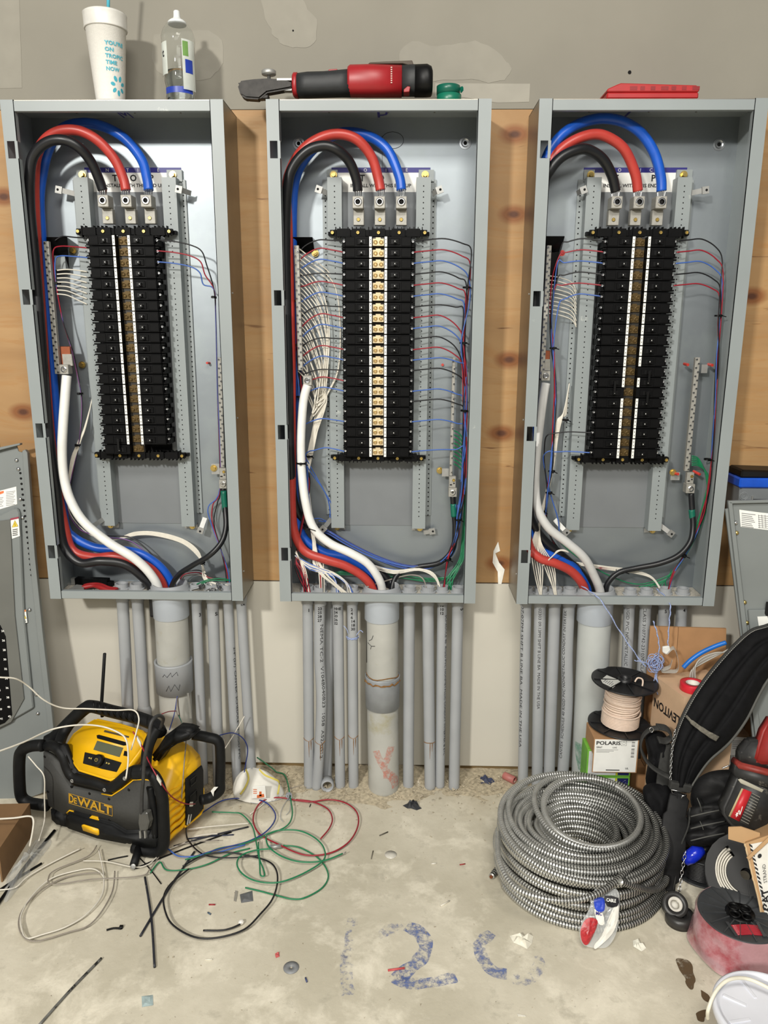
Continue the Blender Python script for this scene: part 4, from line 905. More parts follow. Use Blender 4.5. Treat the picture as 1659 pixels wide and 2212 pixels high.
# under the right panel
conduit('L', 1136, 1130, 1690, .0145, Yc, 'grey conduit printed upside down with shift code, leftmost under the right panel', texts=[('07:07PM SHFT B LINE BA  MADE IN THE USA', 1128, 1310, .0075, 'd', .42), ('17', 1141, 1310, .008, 'h', None)])
conduit('L', 1166, 1161, 1690, R1, Yc, 'grey conduit second from left under the right panel, printed MADE IN THE USA', texts=[('202303 09:13PM SHFT B LINE BA  MADE IN THE USA', 1164, 1310, .0075, 'd', .30)])
conduit('L', 1198, 1186, 1690, R1, Yc, 'grey conduit third from left under the right panel, lightly scuffed')
conduit('L', 1229, 1214, 1685, .0160, Yc, 'grey conduit with italic lettering reading upwards beside the big pipe of right panel', bend=(.006, 0, 0), texts=[('CANTEX  SCHEDULE 40 RIGID PVC NONMETALLIC CONDUIT INTERTEK', 1214, 1640, .008, 'u', .44)])
e, q = conduit('L', 1286, 1268, 1695, .0437, -.085, 'fat dusty pipe behind the wire spool under the right panel', mt=M('chalky_pvc', (184, 188, 186), .5, 0, .06, 12, .05), big=True)
wrap(e, [(1254, 1610), (1256, 1640), (1260, 1665)], 18, worn('worn_green_paint', (96, 160, 130), 60, .35, .8), 'spray_mark', .0441, -.085, cr(q, 6))
conduit('L', 1359, 1345, 1690, .0145, Yc, 'grey conduit printed RIGID PVC, first right of the fat pipe under right panel', texts=[('RIGID PVC NONMETALLIC CONDUIT', 1355, 1312, .008, 'd', .24)])
conduit('L', 1394, 1378, 1690, .0150, Yc, 'grey conduit printed with a long number, second right of fat pipe under right panel', texts=[('CLASS 3107742-23107C CLASS 2 X2', 1391, 1312, .008, 'd', .24)])
conduit('L', 1434, 1420, 1690, .0145, Yc+.01, 'shaded grey conduit marked 5 above the cardboard box under right panel', texts=[('5', 1438, 1324, .009, 'h', None)])
conduit('L', 1472, 1458, 1690, .0145, Yc+.01, 'shaded grey conduit marked 4, farthest right under the right panel', texts=[('4', 1478, 1322, .009, 'h', None)])

# ---------------------------------------------------------------- things lying inside the left panel
def flat(poly, o, n, t, mt, name, parent=None, bevel=.001, **kw):
    o, n = V(o), V(n).normalized(); return B().mat(mt).prism([PL(x, y, o, n) for x, y in poly], -n*t if n.dot(FW) > 0 else -n*t).build(name, parent, bevel=bevel, **kw)
zf = ZBP+.004
e = empty('loose_breaker', G(190, 1264, zf), 'spare black circuit breaker lying on the bottom of the left panel', 'circuit breaker')
p = G(162, 1266, zf); q_ = G(232, 1269, zf); u = (q_-p).normalized(); L = (q_-p).length
b = B().mat(blk).obox(p, u, V((-u.y, u.x, 0)), (0, 0, 1), (0, L), (0, .02), (0, .022)); b.obox(p, u, V((-u.y, u.x, 0)), (0, 0, 1), (L*.75, L+.012), (.002, .018), (0, .014)); b.build('body', e, bevel=.001)
B().mat(zinc).obox(p, u, V((-u.y, u.x, 0)), (0, 0, 1), (-.012, .001), (.003, .017), (.002, .020)).build('terminal', e)
B().mat(zinc).obox(p, (u+V((0, 0, -.3))).normalized(), V((-u.y, u.x, 0)), (0, 0, 1), (-.030, -.010), (.004, .016), (-.006, -.004)).build('metal_tab', e)
e = empty('pliers', G(220, 1280, zf), 'red handled pliers lying on the bottom lip of the left panel', 'pliers')
for dy in (0, .010):
    B().mat(M('red_grip_rubber', (150, 30, 32), .5), True).tube(cr([G(180, 1276, zf)+V((0, -.004+dy, .010)), G(205, 1275, zf)+V((0, dy*1.3-.004, .014)), G(230, 1280, zf)+V((0, dy*1.2-.004, .011)), G(252, 1282, zf)+V((0, dy-.004, .008))], 5), [.006+.0008*math.sin(i) for i in range(16)], 10).build('handle_grip', e)
B().mat(zinc).prism([G(x, y, zf+.006) for x, y in ((146, 1280), (165, 1268), (182, 1270), (182, 1281), (165, 1283))], (0, 0, .008)).build('jaw', e, bevel=.0015)
LBC = ['leftmost bright metal connector of the pile on the left panel floor', 'second bright metal connector from left in the left panel floor pile', 'middle front bright metal connector of the left panel floor pile', 'middle rear bright metal connector of the left panel floor pile', 'rightmost front bright metal connector of the left panel floor pile', 'lowest bright metal connector, nearest the lip, in left panel pile', 'rightmost rear bright metal connector of the left panel floor pile']
for i, (x, y, a) in enumerate(((424, 1272, .3), (436, 1266, 1.2), (450, 1276, -.6), (462, 1270, .2), (470, 1278, 1.8), (444, 1281, .9), (478, 1266, 2.4))):
    c = G(x, y, zf+.010); d = V((math.cos(a), math.sin(a)*.6, .2)).normalized(); b = B().mat(chrome).cyl(c-d*.012, c+d*.010, .0042, .0055, 10); b.cyl(c+d*.008, c+d*.014, .0075, .0075, 6)
    b.build('wire_connector', label=LBC[i], cat='connector', group='metal connectors on the left panel floor')

# ---------------------------------------------------------------- things standing on the panel tops
ZP = ZTP+.0002
def base(x, y=214): p = P(x, y, -.115); return V((p.x, p.y, ZP))
# foam cup
cc_ = base(239); foam = M('white_foam', (226, 224, 218), .7, 0, .03, 200, .15, bscale=400); teal = M('teal_print', (70, 170, 190), .6, 0, .05)
sc = P(0, 214, -.115); ppm = FPX/((sc-CAM).dot(FW))
h = P(225, 30, -.115).z-ZP
e = empty('foam_cup', cc_, 'white foam cup with teal lettering and straw on the left panel', 'cup')
rb, rt = 29.5/ppm, 42.5/ppm
B().mat(foam, True).lathe([(rb*.6, .002), (rb, 0), (rb+.0005, .003), (rt-.0018, h*.81), (rt, h*.815)], cc_, n=48).build('body', e)
B().mat(M('translucent_white_lid', (214, 212, 206), .35), True).lathe([(rt+.0012, h*.815), (rt+.0022, h*.825), (rt+.0012, h*.84), (rt+.0022, h*.97), (rt+.0028, h*.985), (rt*.97, h), (rt*.90, h*1.0), (rt*.86, h*.985), (.002, h*.98)], cc_, n=48).build('lid', e)
st = P(232, 30, -.115); B().mat(teal, True).tube([st+V((0, 0, -.02)), P(234, 0, -.118), P(237, -70, -.12)], .0036, 12).build('straw', e)
def cupfn(xpx):
    w0 = math.asin(max(-.95, min(.95, (P(xpx, 150, -.1).x-cc_.x)/((rb+rt)/2))))
    return w0
def onc(a, z): r = rb+(rt-rb)*(z/(h*.82))+.0004; return V((cc_.x+math.sin(a)*r, cc_.y-math.cos(a)*r, cc_.z+z))
b = B().mat(teal); a0 = math.radians(12); lines = ["YOU'RE", 'ON', 'TROPIC', 'TIME', 'NOW']
for i, s in enumerate(lines):
    z0 = h*(.60-.0695*i); text(b, s, (0, 0, 0), 0*RT, 0*RT, .0078, bold=True, fn=lambda u, v, z0=z0: onc(a0+u/.036, z0+v))
b.build('lettering', e)
b = B().mat(teal)
fl_ = math.radians(52)
for i in range(7):                      # printed flower
    t = i*6.283/7+.3; pts = []
    for k in range(14):
        g = k/14*6.283; u = math.cos(t)*.013+math.cos(g)*.0052*math.cos(t)-math.sin(g)*.0036*math.sin(t); v = math.sin(t)*.015+math.cos(g)*.0062*math.sin(t)+math.sin(g)*.0038*math.cos(t)
        pts.append(onc(fl_+u/.036, h*.17+v))
    b.add(pts, [tuple(range(14))])
b.build('printed_flower', e)
# water bottle
cb_ = base(391, 212); clr = M('clear_plastic', (250, 252, 252), .05, 0, 0, trans=1, ior=1.2)
e = empty('water_bottle', cb_, 'clear squeeze bottle with white spout and torn label on the left panel', 'bottle'); s = 1/ppm
prof = [(27, 0), (30, 3), (31, 10), (28, 22), (30, 30), (32, 40), (31, 62), (30, 80), (33, 100), (35, 118), (35, 128), (31, 140), (24, 150), (18, 154), (15, 155)]
B().mat(clr, True).lathe([(r*s, z*s) for r, z in prof]+[((r-1.2)*s, z*s) for r, z in reversed(prof[1:])]+[(20*s, 2*s)], cb_, n=40).build('body', e)
B().mat(M('clear_water', (235, 240, 240), .02, trans=1), True).lathe([(26*s, 2.5*s), (28.5*s, 9*s), (26*s, 22*s), (28*s, 30*s), (30*s, 40*s), (29*s, 60*s)], cb_, n=40).build('water', e)
B().mat(M('white_cap', (225, 228, 228), .35), True).lathe([(16*s, 150*s), (19*s, 151*s), (19*s, 156*s), (14*s, 160*s), (9*s, 162*s), (7*s, 166*s), (6.5*s, 176*s), (5*s, 178*s)], cb_, n=28).build('spout_cap', e)
def band(a0, a1, z0, z1, r, mt, name, t=.0003):
    n = 14; b = B().mat(mt, True); vs = []
    for i in range(n+1):
        a = a0+(a1-a0)*i/n
        for z in (z0, z1): vs.append(V((cb_.x+math.sin(a)*(r+t), cb_.y-math.cos(a)*(r+t), cb_.z+z)))
    b.add(vs, [(2*i, 2*i+2, 2*i+3, 2*i+1) for i in range(n)]); return b.build(name, e)
band(-1.0, 1.2, 14*s, 26*s, 31*s, M('blue_band', (36, 62, 160), .4), 'blue_label_band')
band(-1.5, -.5, 50*s, 112*s, 34.5*s, M('frosty_label', (214, 220, 214), .4, alpha=.75), 'label')
band(.45, 1.4, 20*s, 116*s, 34.5*s, M('frosty_label', (214, 220, 214)), 'label')
band(.62, 1.15, 52*s, 78*s, 34.8*s, M('blue_band'), 'label_print')
band(.5, .85, 84*s, 112*s, 34.8*s, M('leaf_green', (110, 150, 80), .5), 'label_print')
b = B().mat(ink); 
for i in range(5): z = (30+i*9)*s; 
text(b, 't', (0, 0, 0), 0*RT, 0*RT, 16*s, bold=True, fn=lambda u, v: V((cb_.x+math.sin(-1.0+u/(35*s))*35*s, cb_.y-math.cos(-1.0+u/(35*s))*35*s, cb_.z+84*s+v))); b.build('label_print', e)
# cordless cutter lying on the middle panel
red = M('tool_red_plastic', (152, 28, 34), .4, 0, .08, 40); tblk = M('tool_black_rubber', (34, 36, 38), .55, 0, .15, 60, .1)
e = empty('cordless_tool', base(760), 'long red and black cordless cutting tool lying on the middle panel', 'power tool'); YT = -.113
def tl(x, y): return P(x, y, YT)
def body(secs, mt, name, ry=.026, n=20, sq=2.6):   # secs: (x, ytop, ybottom, depth half) in the photo frame
    b = B().mat(mt, True); vs = []
    for x, y0, y1, d in secs:
        c0, c1 = tl(x, y0), tl(x, y1); c1.z = max(c1.z, ZP+.0005); c = (c0+c1)/2; hz = (c0.z-c1.z)/2
        for k in range(n):
            a = 2*math.pi*k/n; cs, sn = math.cos(a), math.sin(a)
            vs.append(V((c.x, c.y+d*math.copysign(abs(cs)**(2/sq), cs), c.z+hz*math.copysign(abs(sn)**(2/sq), sn))))
    m_ = len(secs); b.add(vs, [(i*n+k, i*n+(k+1) % n, (i+1)*n+(k+1) % n, (i+1)*n+k) for i in range(m_-1) for k in range(n)]+[tuple(range(n-1, -1, -1)), tuple((m_-1)*n+k for k in range(n))])
    return b.build(name, e, bevel=0)
body([(633, 162, 208, .022), (636, 158, 211, .026), (644, 158, 212, .026)], red, 'front_collar')
body([(643, 160, 211, .027), (665, 157, 211, .028), (700, 156, 210, .028), (735, 153, 209, .029), (757, 151, 209, .030)], tblk, 'rubber_grip')
body([(752, 146, 208, .030), (757, 142, 209, .032), (800, 141, 209, .033), (868, 143, 209, .033)], red, 'motor_housing')
body([(866, 143, 207, .031), (895, 141, 207, .031), (900, 143, 206, .031)], tblk, 'tail_housing')
body([(896, 142, 208, .036), (922, 141, 208, .037), (931, 146, 207, .036), (934, 155, 203, .030)], blk2, 'battery')
B().mat(red).prism([tl(x, y) for x, y in ((872, 203), (880, 196), (886, 197), (884, 208), (872, 209))], (0, -.035, 0)).build('battery_latch', e, bevel=.001)
B().mat(M('brown_rubber_strap', (70, 58, 44), .6)).prism([tl(x, y) for x, y in ((795, 142), (800, 138), (890, 134), (893, 142), (889, 146), (870, 141))], (0, -.012, 0)).build('hang_hook', e, bevel=.001)
b = B().mat(M('pale_marking', (200, 170, 160), .6))
for i in range(8): c = tl(846, 156+i*4.6)+V((0, -.0332, 0)); b.box(c.x-.0016, c.x+.0016, c.y-.0004, c.y+.0006, c.z-.0012, c.z+.0012)
b.build('side_marking', e)
b = B().mat(red); c = tl(718, 157); b.obox(c+V((0, 0, .0)), (1, 0, .05), (0, 1, 0), (0, 0, 1), (-.008, .012), (-.01, .01), (0, .0045)); b.build('lock_button', e, bevel=.001)
hd = M('blackened_steel', (40, 38, 36), .5, .5, .3, 80, .3)
B().mat(hd).prism([P(x, y, -.128) for x, y in ((512, 182), (516, 174), (545, 170), (575, 168), (614, 171), (632, 178), (632, 190), (600, 196), (577, 200), (560, 214), (530, 212), (519, 205))], (0, .030, 0)).build('cutting_head', e, bevel=.004, seg=2)
B().mat(hd).prism([P(x, y, -.123) for x, y in ((522, 200), (560, 205), (580, 203), (580, 213), (530, 214), (522, 209))], (0, .020, 0)).build('head_shoe', e, bevel=.002)
B().mat(zinc).obox(tl(628, 176), (1, 0, 0), (0, 1, 0), (0, 0, 1), (-.03, .006), (-.012, .012), (-.001, .0035)).build('guide_bar', e); B().mat(zinc).obox(tl(620, 196), (1, 0, 0), (0, 1, 0), (0, 0, 1), (-.012, .012), (-.010, .010), (-.002, .002)).build('guide_bar', e)
c = tl(581, 168); B().mat(zinc, True).lathe([(.004, -.004), (.004, .006), (.016, .006), (.0165, .008), (.0165, .0135), (.015, .015), (.004, .015)], c, n=24).build('thumb_knob', e)
# white paper corner under the tool head and green tape
t1 = base(970, 212); e = empty('tape_roll', t1, 'roll of green electrical tape lying flat on the middle panel', 'tape'); gt = M('green_vinyl', (20, 108, 84), .35, 0, .05)
B().mat(gt, True).lathe([(.016, 0), (.0275, 0), (.028, .001), (.028, .0158), (.0275, .016), (.016, .016), (.016, 0)], t1, n=40, cap=False).build('tape', e)
e = empty('tape_roll', t1+V((-.002, 0, .0162)), 'roll of green tape with ragged edge stacked on the other green roll', 'tape')
B().mat(M('green_vinyl_dark', (16, 92, 74), .35), True).lathe([(.016, .0003), (.0265, .0003), (.0268, .018), (.026, .0185), (.016, .0185), (.016, .0003)], t1+V((-.002, 0, .0162)), n=40, cap=False).build('tape', e)
B().mat(tape_g).ribbon(cr([t1+V((.0245, -.005, .025)), t1+V((.028, -.01, .026)), t1+V((.029, -.012, .020))], 4), .012, .0006, (0, 0, 1)).build('loose_tape_end', e)
# red case on the right panel
rc = base(1400, 212); e = empty('tool_case', rc, 'flat red plastic case lying on top of the right panel', 'case'); redc = M('case_red_plastic', (166, 32, 34), .4, 0, .06)
x0, x1 = P(1303, 205, -.11).x, P(1498, 205, -.11).x; hh = (P(1400, 181, -.149).z-ZP)/1.05
b = B().mat(redc).hexa([V((x0, -.145, ZP)), V((x1, -.145, ZP)), V((x1, -.05, ZP)), V((x0, -.05, ZP)), V((x0, -.145, ZP+hh*.5)), V((x1, -.145, ZP+hh*.5)), V((x1, -.05, ZP+hh*.5)), V((x0, -.05, ZP+hh*.5))]); b.build('case_base', e, bevel=.003)
b = B().mat(redc).prism([V((x0, -.146, ZP+hh*.5)), V((x1, -.146, ZP+hh*.5)), V((x1, -.146, ZP+hh*.85)), V((x1-.008, -.146, ZP+hh*.98)), V((x0+.03, -.146, ZP+hh*1.15)), V((x0+.022, -.146, ZP+hh*1.05)), V((x0+.0, -.146, ZP+hh*.72))], (0, .09, 0)); b.build('case_lid', e, bevel=.002)
for i in range(7): xx = x0+.05+i*.023; B().mat(M('case_red_shade', (132, 22, 26), .45)).box(xx, xx+(.010 if i % 3 else .016), -.1466, -.145, ZP+hh*.62, ZP+hh*.9).build('lid_rib', e)

# ---------------------------------------------------------------- panel cover leaning at the left
n_ = V((.06, -.98, .11)).normalized(); o_ = P(58, 974, -.05)
C_ = lambda x, y, d=0: PL(x, y, o_+n_*d, n_)
e = empty('panel_cover', G(100, 1745), 'tall grey panel cover with door leaning on the wall beside the left panel', 'panel cover')
def slab(poly, d, t, mt, name, par, bevel=.0008, **kw): return B().mat(mt).prism([C_(x, y, d) for x, y in poly], -n_*t).build(name, par, bevel=bevel, **kw)
slab([(-120, 1010), (0, 972), (36, 962), (40, 975), (47, 977), (54, 972), (59, 978), (75, 1200), (92, 1368), (112, 1540), (128, 1700), (-120, 1790)], 0, .004, cpaint, 'cover_sheet', e)
slab([(48, 974), (54, 971), (59, 978), (75, 1200), (92, 1368), (112, 1540), (128, 1700), (116, 1704), (100, 1540), (80, 1368), (63, 1200)], .012, .014, cpaint, 'edge_flange', e)
slab([(-120, 1000), (0, 966), (43, 957), (43, 961), (0, 972), (-120, 1008)], .016, .016, cpaint, 'top_flange', e)
slab([(-120, 1150), (0, 1112), (28, 1098), (38, 1098), (42, 1108), (52, 1330), (72, 1530), (-120, 1640)], .010, .012, cpaint, 'door_frame', e, .003)
slab([(-120, 1180), (-20, 1128), (22, 1122), (32, 1330), (52, 1510), (24, 1560), (-120, 1630)], .014, .003, M('door_dark_paint', (100, 101, 96), .5, 0, .08, 10, spots=((190, 185, 165), 40, .70, .74)), 'door', e)  # door a darker grey than the cover sheet
ds = slab([(-60, 1340), (0, 1350), (12, 1375), (26, 1545), (10, 1562), (-60, 1590)], .0155, .002, blk, 'circuit_directory', e)
b = B().mat(white); vx = (C_(20, 1500)-C_(0, 1500)).normalized(); vz = (C_(10, 1400)-C_(20, 1500)).normalized()
for i in range(10): text(b, str(24+2*i), C_(3+i*1.6, 1365+i*20.5, .0158), vx, vz, .0055, True); text(b, str(23+2*i), C_(-14+i*1.6, 1370+i*20.5, .0158), vx, vz, .0055, True)
b.build('printed_numbers', ds)
lb = slab([(-30, 1048), (35, 1052), (37, 1090), (-30, 1115)], .0005, .0006, white, 'printed_label', e, 0) if False else slab([(-30, 1065), (0, 1060), (35, 1051), (37, 1089), (0, 1100), (-30, 1110)], .0006, .0006, white, 'printed_label', e, 0)
slab([(-30, 1067), (0, 1062), (8, 1060), (8, 1065), (0, 1068), (-30, 1073)], .0010, .0004, M('orange_print', (214, 110, 60), .5), 'orange_print', lb, 0)
b = B().mat(M('grey_print', (120, 120, 122), .6))
for i in range(9):
    for xa, xb in ((-20, 8), (13, 33)): 
        if xa < 0 and i < 3: continue
        yy = 1062+i*3.6-(xa*.1); b.prism([C_(xa, yy+2, .0010), C_(xb-(i*7 % 5), yy-.5, .0010), C_(xb-(i*7 % 5), yy+.5, .0010), C_(xa, yy+3, .0010)], -n_*.0003)
b.build('fine_print', lb)
for (pts, hd_, tri) in ((((22, 1120), (40, 1116), (43, 1158), (26, 1164)), (150, 50, 70), (32, 1131)), (((41, 1320), (56, 1317), (59, 1345), (44, 1350)), (214, 130, 70), (50, 1330))):
    l2 = slab(pts, .012 if pts[0][0] < 30 else .006, .0006, white, 'warning_label', e, 0); dd = (.0125 if pts[0][0] < 30 else .0065)
    hmt = M('label_head_%d' % pts[0][0], hd_, .5)
    slab([pts[0], pts[1], (pts[1][0]+.3, pts[1][1]+4), (pts[0][0]+.3, pts[0][1]+4)], dd, .0004, hmt, 'label_header', l2, 0)
    x, y = tri; slab([(x, y-7), (x+7, y+6), (x-6, y+8)], dd+.0002, .0004, M('warning_yellow', (224, 196, 60), .5), 'warning_triangle', l2, 0)
    b = B().mat(ink)
    b.tube([C_(x, y-7, dd+.0004), C_(x+7, y+6, dd+.0004), C_(x-6, y+8, dd+.0004)], .0004, 4, closed=True); b.tube([C_(x+1, y-2, dd+.0004), C_(x-1, y+2, dd+.0004), C_(x+2, y+2, dd+.0004), C_(x, y+6, dd+.0004)], .0004, 4)
    for i in range(4): b.prism([C_(x-5, y+13+i*4, dd+.0004), C_(x+6, y+11+i*4, dd+.0004), C_(x+6, y+12.5+i*4, dd+.0004), C_(x-5, y+14.5+i*4, dd+.0004)], -n_*.0002)
    b.build('label_print', l2)
slab([(57, 1500), (69, 1496), (73, 1524), (60, 1530)], .001, .0006, white, 'printed_label', e, 0)
for i in range(20):
    x, y = 44+i*17.5*.073, 1022+i*11.6
    B().mat(hole).lathe([(.0032, 0), (.0032, .0004)], C_(x, y, .0002), n_, n=10).build('punched_hole', e)
for x, y in ((36, 994), (40, 1013), (44, 1078), (49, 1118), (64, 1317), (79, 1500), (82, 1541)):
    b = B(); c = C_(x, y, .001); b.mat(chrome, True).lathe([(.005, 0), (.0045, .003), (.002, .0045)], c, n_, n=12); b.build('screw', e)
# cardboard box at the left edge
cb2 = M('dark_brown_cardboard', (128, 98, 66), .8, 0, .08, 20)  # darker brown cardboard
e = empty('cardboard_box', G(0, 1850), 'brown cardboard box with loose white wire on it at left edge', 'box')
a_ = G(14, 1893); c_ = G(72, 1800); d_ = (c_-a_).normalized(); L_ = (c_-a_).length; s_ = V((-d_.y, d_.x, 0)); ht = .085
zt = lambda p: V((p.x, p.y, ht))
pA = a_-d_*.02; pB = c_+d_*.0; 
B().mat(cb2).prism([pA, pB, V((pB.x, pB.y, ht)), V((pA.x, pA.y, ht))], s_*.004).build('side_panel', e)
pC = pB+s_*.25; B().mat(cb2).prism([pB, pC, V((pC.x, pC.y, ht)), V((pB.x, pB.y, ht))], -d_*.004).build('side_panel', e)
pD = pA+s_*.25; B().mat(cb2).prism([V((pA.x, pA.y, ht)), V((pB.x, pB.y, ht)), V((pC.x, pC.y, ht)), V((pD.x, pD.y, ht))], (0, 0, .003)).build('top_flap', e)
B().mat(w_wht, True).tube(cr([P(-20, 1770, -.42), P(30, 1767, -.42), P(62, 1763, -.42), P(72, 1770, -.43), P(71, 1792, -.44), P(64, 1828, -.45)], 6), .0022, 8).build('wire_scrap', label='white wire scrap draped over the cardboard box at left', cat='wire')

# clear plastic film crumpled beside the box
fmc = M('crumpled_clear_film', (210, 212, 210), .15, 0, .03, 40, .4, alpha=.33, bscale=50)
q = cr([G(x, y, .002) for x, y in ((14, 1900), (40, 1862), (66, 1832), (88, 1812), (108, 1812), (110, 1824), (92, 1848), (70, 1878), (40, 1918), (10, 1950))], 4, True); c = sum(q, V((0, 0, 0)))/len(q); N_ = len(q)
vs = q+[c.lerp(p, .6)+V((0, 0, .012+.022*noise.noise(p*40))) for p in q]+[c.lerp(p, .3)+V((0, 0, .020+.024*noise.noise(p*60))) for p in q]+[c+V((0, 0, .02))]
B().mat(fmc).add(vs, [(i*N_+k, i*N_+(k+1) % N_, (i+1)*N_+(k+1) % N_, (i+1)*N_+k) for i in range(2) for k in range(N_)]+[(2*N_+k, 2*N_+(k+1) % N_, 3*N_) for k in range(N_)]).build('plastic_film', label='crumpled clear plastic film on the floor beside the cardboard box at left', cat='plastic film')

# ---------------------------------------------------------------- jobsite radio
yel = M('yellow_plastic', (240, 184, 18), .4, 0, .04, 30, .03); rblk = M('black_bumper_rubber', (18, 19, 20), .55, 0, .25, 60, .15, spec=.25, spots=((90, 86, 80), 45, .68, .8)); rgry = M('charcoal_grille', (62, 62, 60), .7, 0, .06, 200, .2)
rA = G(115, 1785); rB_ = G(340, 1852); rux = (rB_-rA).normalized(); rn = V((-rux.y, rux.x, 0)); UZ = V((0, 0, 1))
RP = lambda x, y, b=0: PL(x, y, rA+rn*b, rn)
RL = lambda a, b, c: rA+rux*a+rn*b+UZ*c
e = radio = empty('jobsite_radio', rA+rux*.17+rn*.1, 'yellow and black rugged jobsite radio standing on the floor', 'radio')
def rprism(poly, b0, t, mt, name, par=None, bevel=.003, seg=2): return B().mat(mt, True).prism([RP(x, y, b0) for x, y in poly], rn*t).build(name, par or radio, bevel=bevel, seg=seg)
def Z6(l): return [(x/3.456+20, y/3.456+1500) for x, y in l]
# yellow body with ribbed flank
b = B().mat(yel, True); secs = ((.012, .140), (.060, .185), (.100, .222), (.150, .240), (.177, .215)); vs = []
for bb_, tp in secs: vs += [RL(a, bb_, min(c, tp-.02*abs(i-4.5)/5*(i not in (0, 1, 9, 8)))) for i, (a, c) in enumerate(((.0, .02), (-.01, .10), (0, .18), (.03, .30), (.08, .30), (.27, .30), (.32, .30), (.352, .19), (.352, .09), (.345, .02)))]
b.add(vs, [(j*10+k, j*10+(k+1) % 10, (j+1)*10+(k+1) % 10, (j+1)*10+k) for j in range(4) for k in range(10)]+[tuple(range(9, -1, -1)), tuple(range(40, 50))]); b.build('body', radio, bevel=.006, seg=2)
for i in range(7):
    c0 = .040+i*.019; bb = B().mat(yel, True); bb.tube(cr([RL(.349, .025, c0), RL(.353, .045, c0+.006), RL(.353, .07, c0+.002), RL(.350, .10, c0+.008)], 4), .0055, 10); bb.build('side_rib', radio)
sd = lambda x, y, d=0: PL(x, y, RL(.356+d, 0, 0), rux)
B().mat(rblk).prism([sd(x, y) for x, y in Z6([(1308, 628), (1428, 525), (1438, 560), (1440, 850), (1310, 985)])], rux*.006).build('battery_door', radio, bevel=.002)
b = B().mat(M('door_emboss', (18, 18, 19), .4))
for poly in ([(1350, 640), (1395, 605), (1395, 650), (1355, 685)], [(1350, 760), (1400, 712), (1403, 790), (1352, 838)]): b.tube([sd(x, y, .0065) for x, y in Z6(poly)], .0015, 5, closed=True)
b.build('door_emboss', radio)
B().mat(yel, True).tube(cr([sd(x, y, .003) for x, y in Z6([(1310, 990), (1380, 935), (1444, 862), (1446, 700)])], 3), .003, 8).build('door_trim', radio)
# front grille panel
gp = Z6([(250, 430), (320, 470), (385, 530), (432, 650), (455, 690), (765, 760), (930, 640), (1090, 650), (1100, 1015), (860, 1018), (760, 958), (600, 915), (450, 868), (410, 900), (290, 835), (258, 640)])
rprism(gp, -.002, .014, rgry, 'front_panel', bevel=.002)
b = B().mat(yel, True)
b.tube([RP(x, y, -.002) for x, y in Z6([(690, 742), (765, 756), (850, 700), (928, 638), (1000, 634), (1085, 645)])], .0017, 8)
b.tube([RP(x, y, -.002) for x, y in Z6([(430, 885), (452, 866), (480, 874), (600, 912), (640, 925), (760, 955), (800, 982), (860, 1022), (1080, 1018)])], .0020, 8); b.build('yellow_trim', radio)
B().mat(yel).prism([RP(x, y, -.005) for x, y in Z6([(598, 920), (612, 908), (655, 918), (668, 935), (668, 960), (598, 942)])], rn*.004).build('yellow_badge', radio, bevel=.0006)
p0 = RP(*Z6([(448, 808)])[0], -.0045); p1 = RP(*Z6([(770, 905)])[0], -.0045); ph = RP(*Z6([(446, 738)])[0], -.0045)
bb = B().mat(M('brand_yellow', (196, 150, 40), .5)); tx = (p1-p0).normalized(); ty = (ph-p0); hgt = ty.length*.86; ty.normalize()
text(bb, 'D', p0+ty*.002, tx, ty, hgt*1.02, True, width=.0148); text(bb, 'E', p0+tx*.0155+ty*.003, tx, ty, hgt*.72, True, width=.0095)
text(bb, 'WALT', p0+tx*.0262+ty*.002, tx, ty, hgt*1.02, True, width=(p1-p0).length-.028)
# outline box round the word mark
q0 = p0-tx*.001-ty*.0015; qL = (p1-p0).length+.001; qh = hgt+.005
for a, c in (((0, 0), (qL, 0)), ((0, qh), (qL, qh)), ((0, 0), (0, qh)), ((qL, 0), (qL, qh))): bb.tube([q0+tx*a[0]+ty*a[1], q0+tx*c[0]+ty*c[1]], .0006, 4)
bb.build('lettering', radio)
for x, y in Z6([(465, 690), (600, 740), (745, 780), (893, 712), (265, 465), (290, 725), (610, 905), (750, 940)]): b = B(); b.mat(blk2).lathe([(.004, 0), (.003, -.0015), (.001, -.001)], RP(x, y, -.002), rn, n=10); b.build('screw', radio)
for x, y in Z6([(712, 712), (862, 628), (470, 645)]): b = B(); b.mat(zinc).lathe([(.0055, 0), (.0045, -.002), (.001, -.001)], RP(x, y, -.016), rn, n=12); b.build('screw', radio)
# bumpers
def bump(poly, b_, r, name='bumper_bar', mt=rblk, closed=False, n=12):
    q = cr([RP(x, y, (b_[i] if isinstance(b_, list) else b_)) for i, (x, y) in enumerate(Z6(poly))], 5, closed)
    q = [V((p.x, p.y, max(p.z, r if not isinstance(r, list) else .012))) for p in q]
    return B().mat(mt, True).tube(q, r, n, closed=closed).build(name, radio)
bump([(240, 390), (330, 385), (400, 450), (440, 560), (490, 620), (640, 655), (740, 690), (800, 670), (870, 610), (930, 570), (1010, 560)], [.02, .005, -.001, -.003, -.004, -.004, -.004, -.004, -.003, -.001, .002], .0135)
rprism(Z6([(320, 400), (400, 385), (470, 560), (500, 590), (740, 650), (790, 620), (800, 680), (760, 745), (470, 680), (420, 600)]), -.006, .02, rblk, 'console_surround', bevel=.004)
bump([(930, 590), (1040, 585), (1100, 640), (1140, 760), (1150, 900), (1155, 1080), (1130, 1160), (1040, 1175), (930, 1160)], [-.004, 0, .0, .0, .0, .0, .0, -.004, -.006], .0145)
bump([(1050, 690), (1070, 800), (1085, 930), (1090, 1060)], -.004, .009)
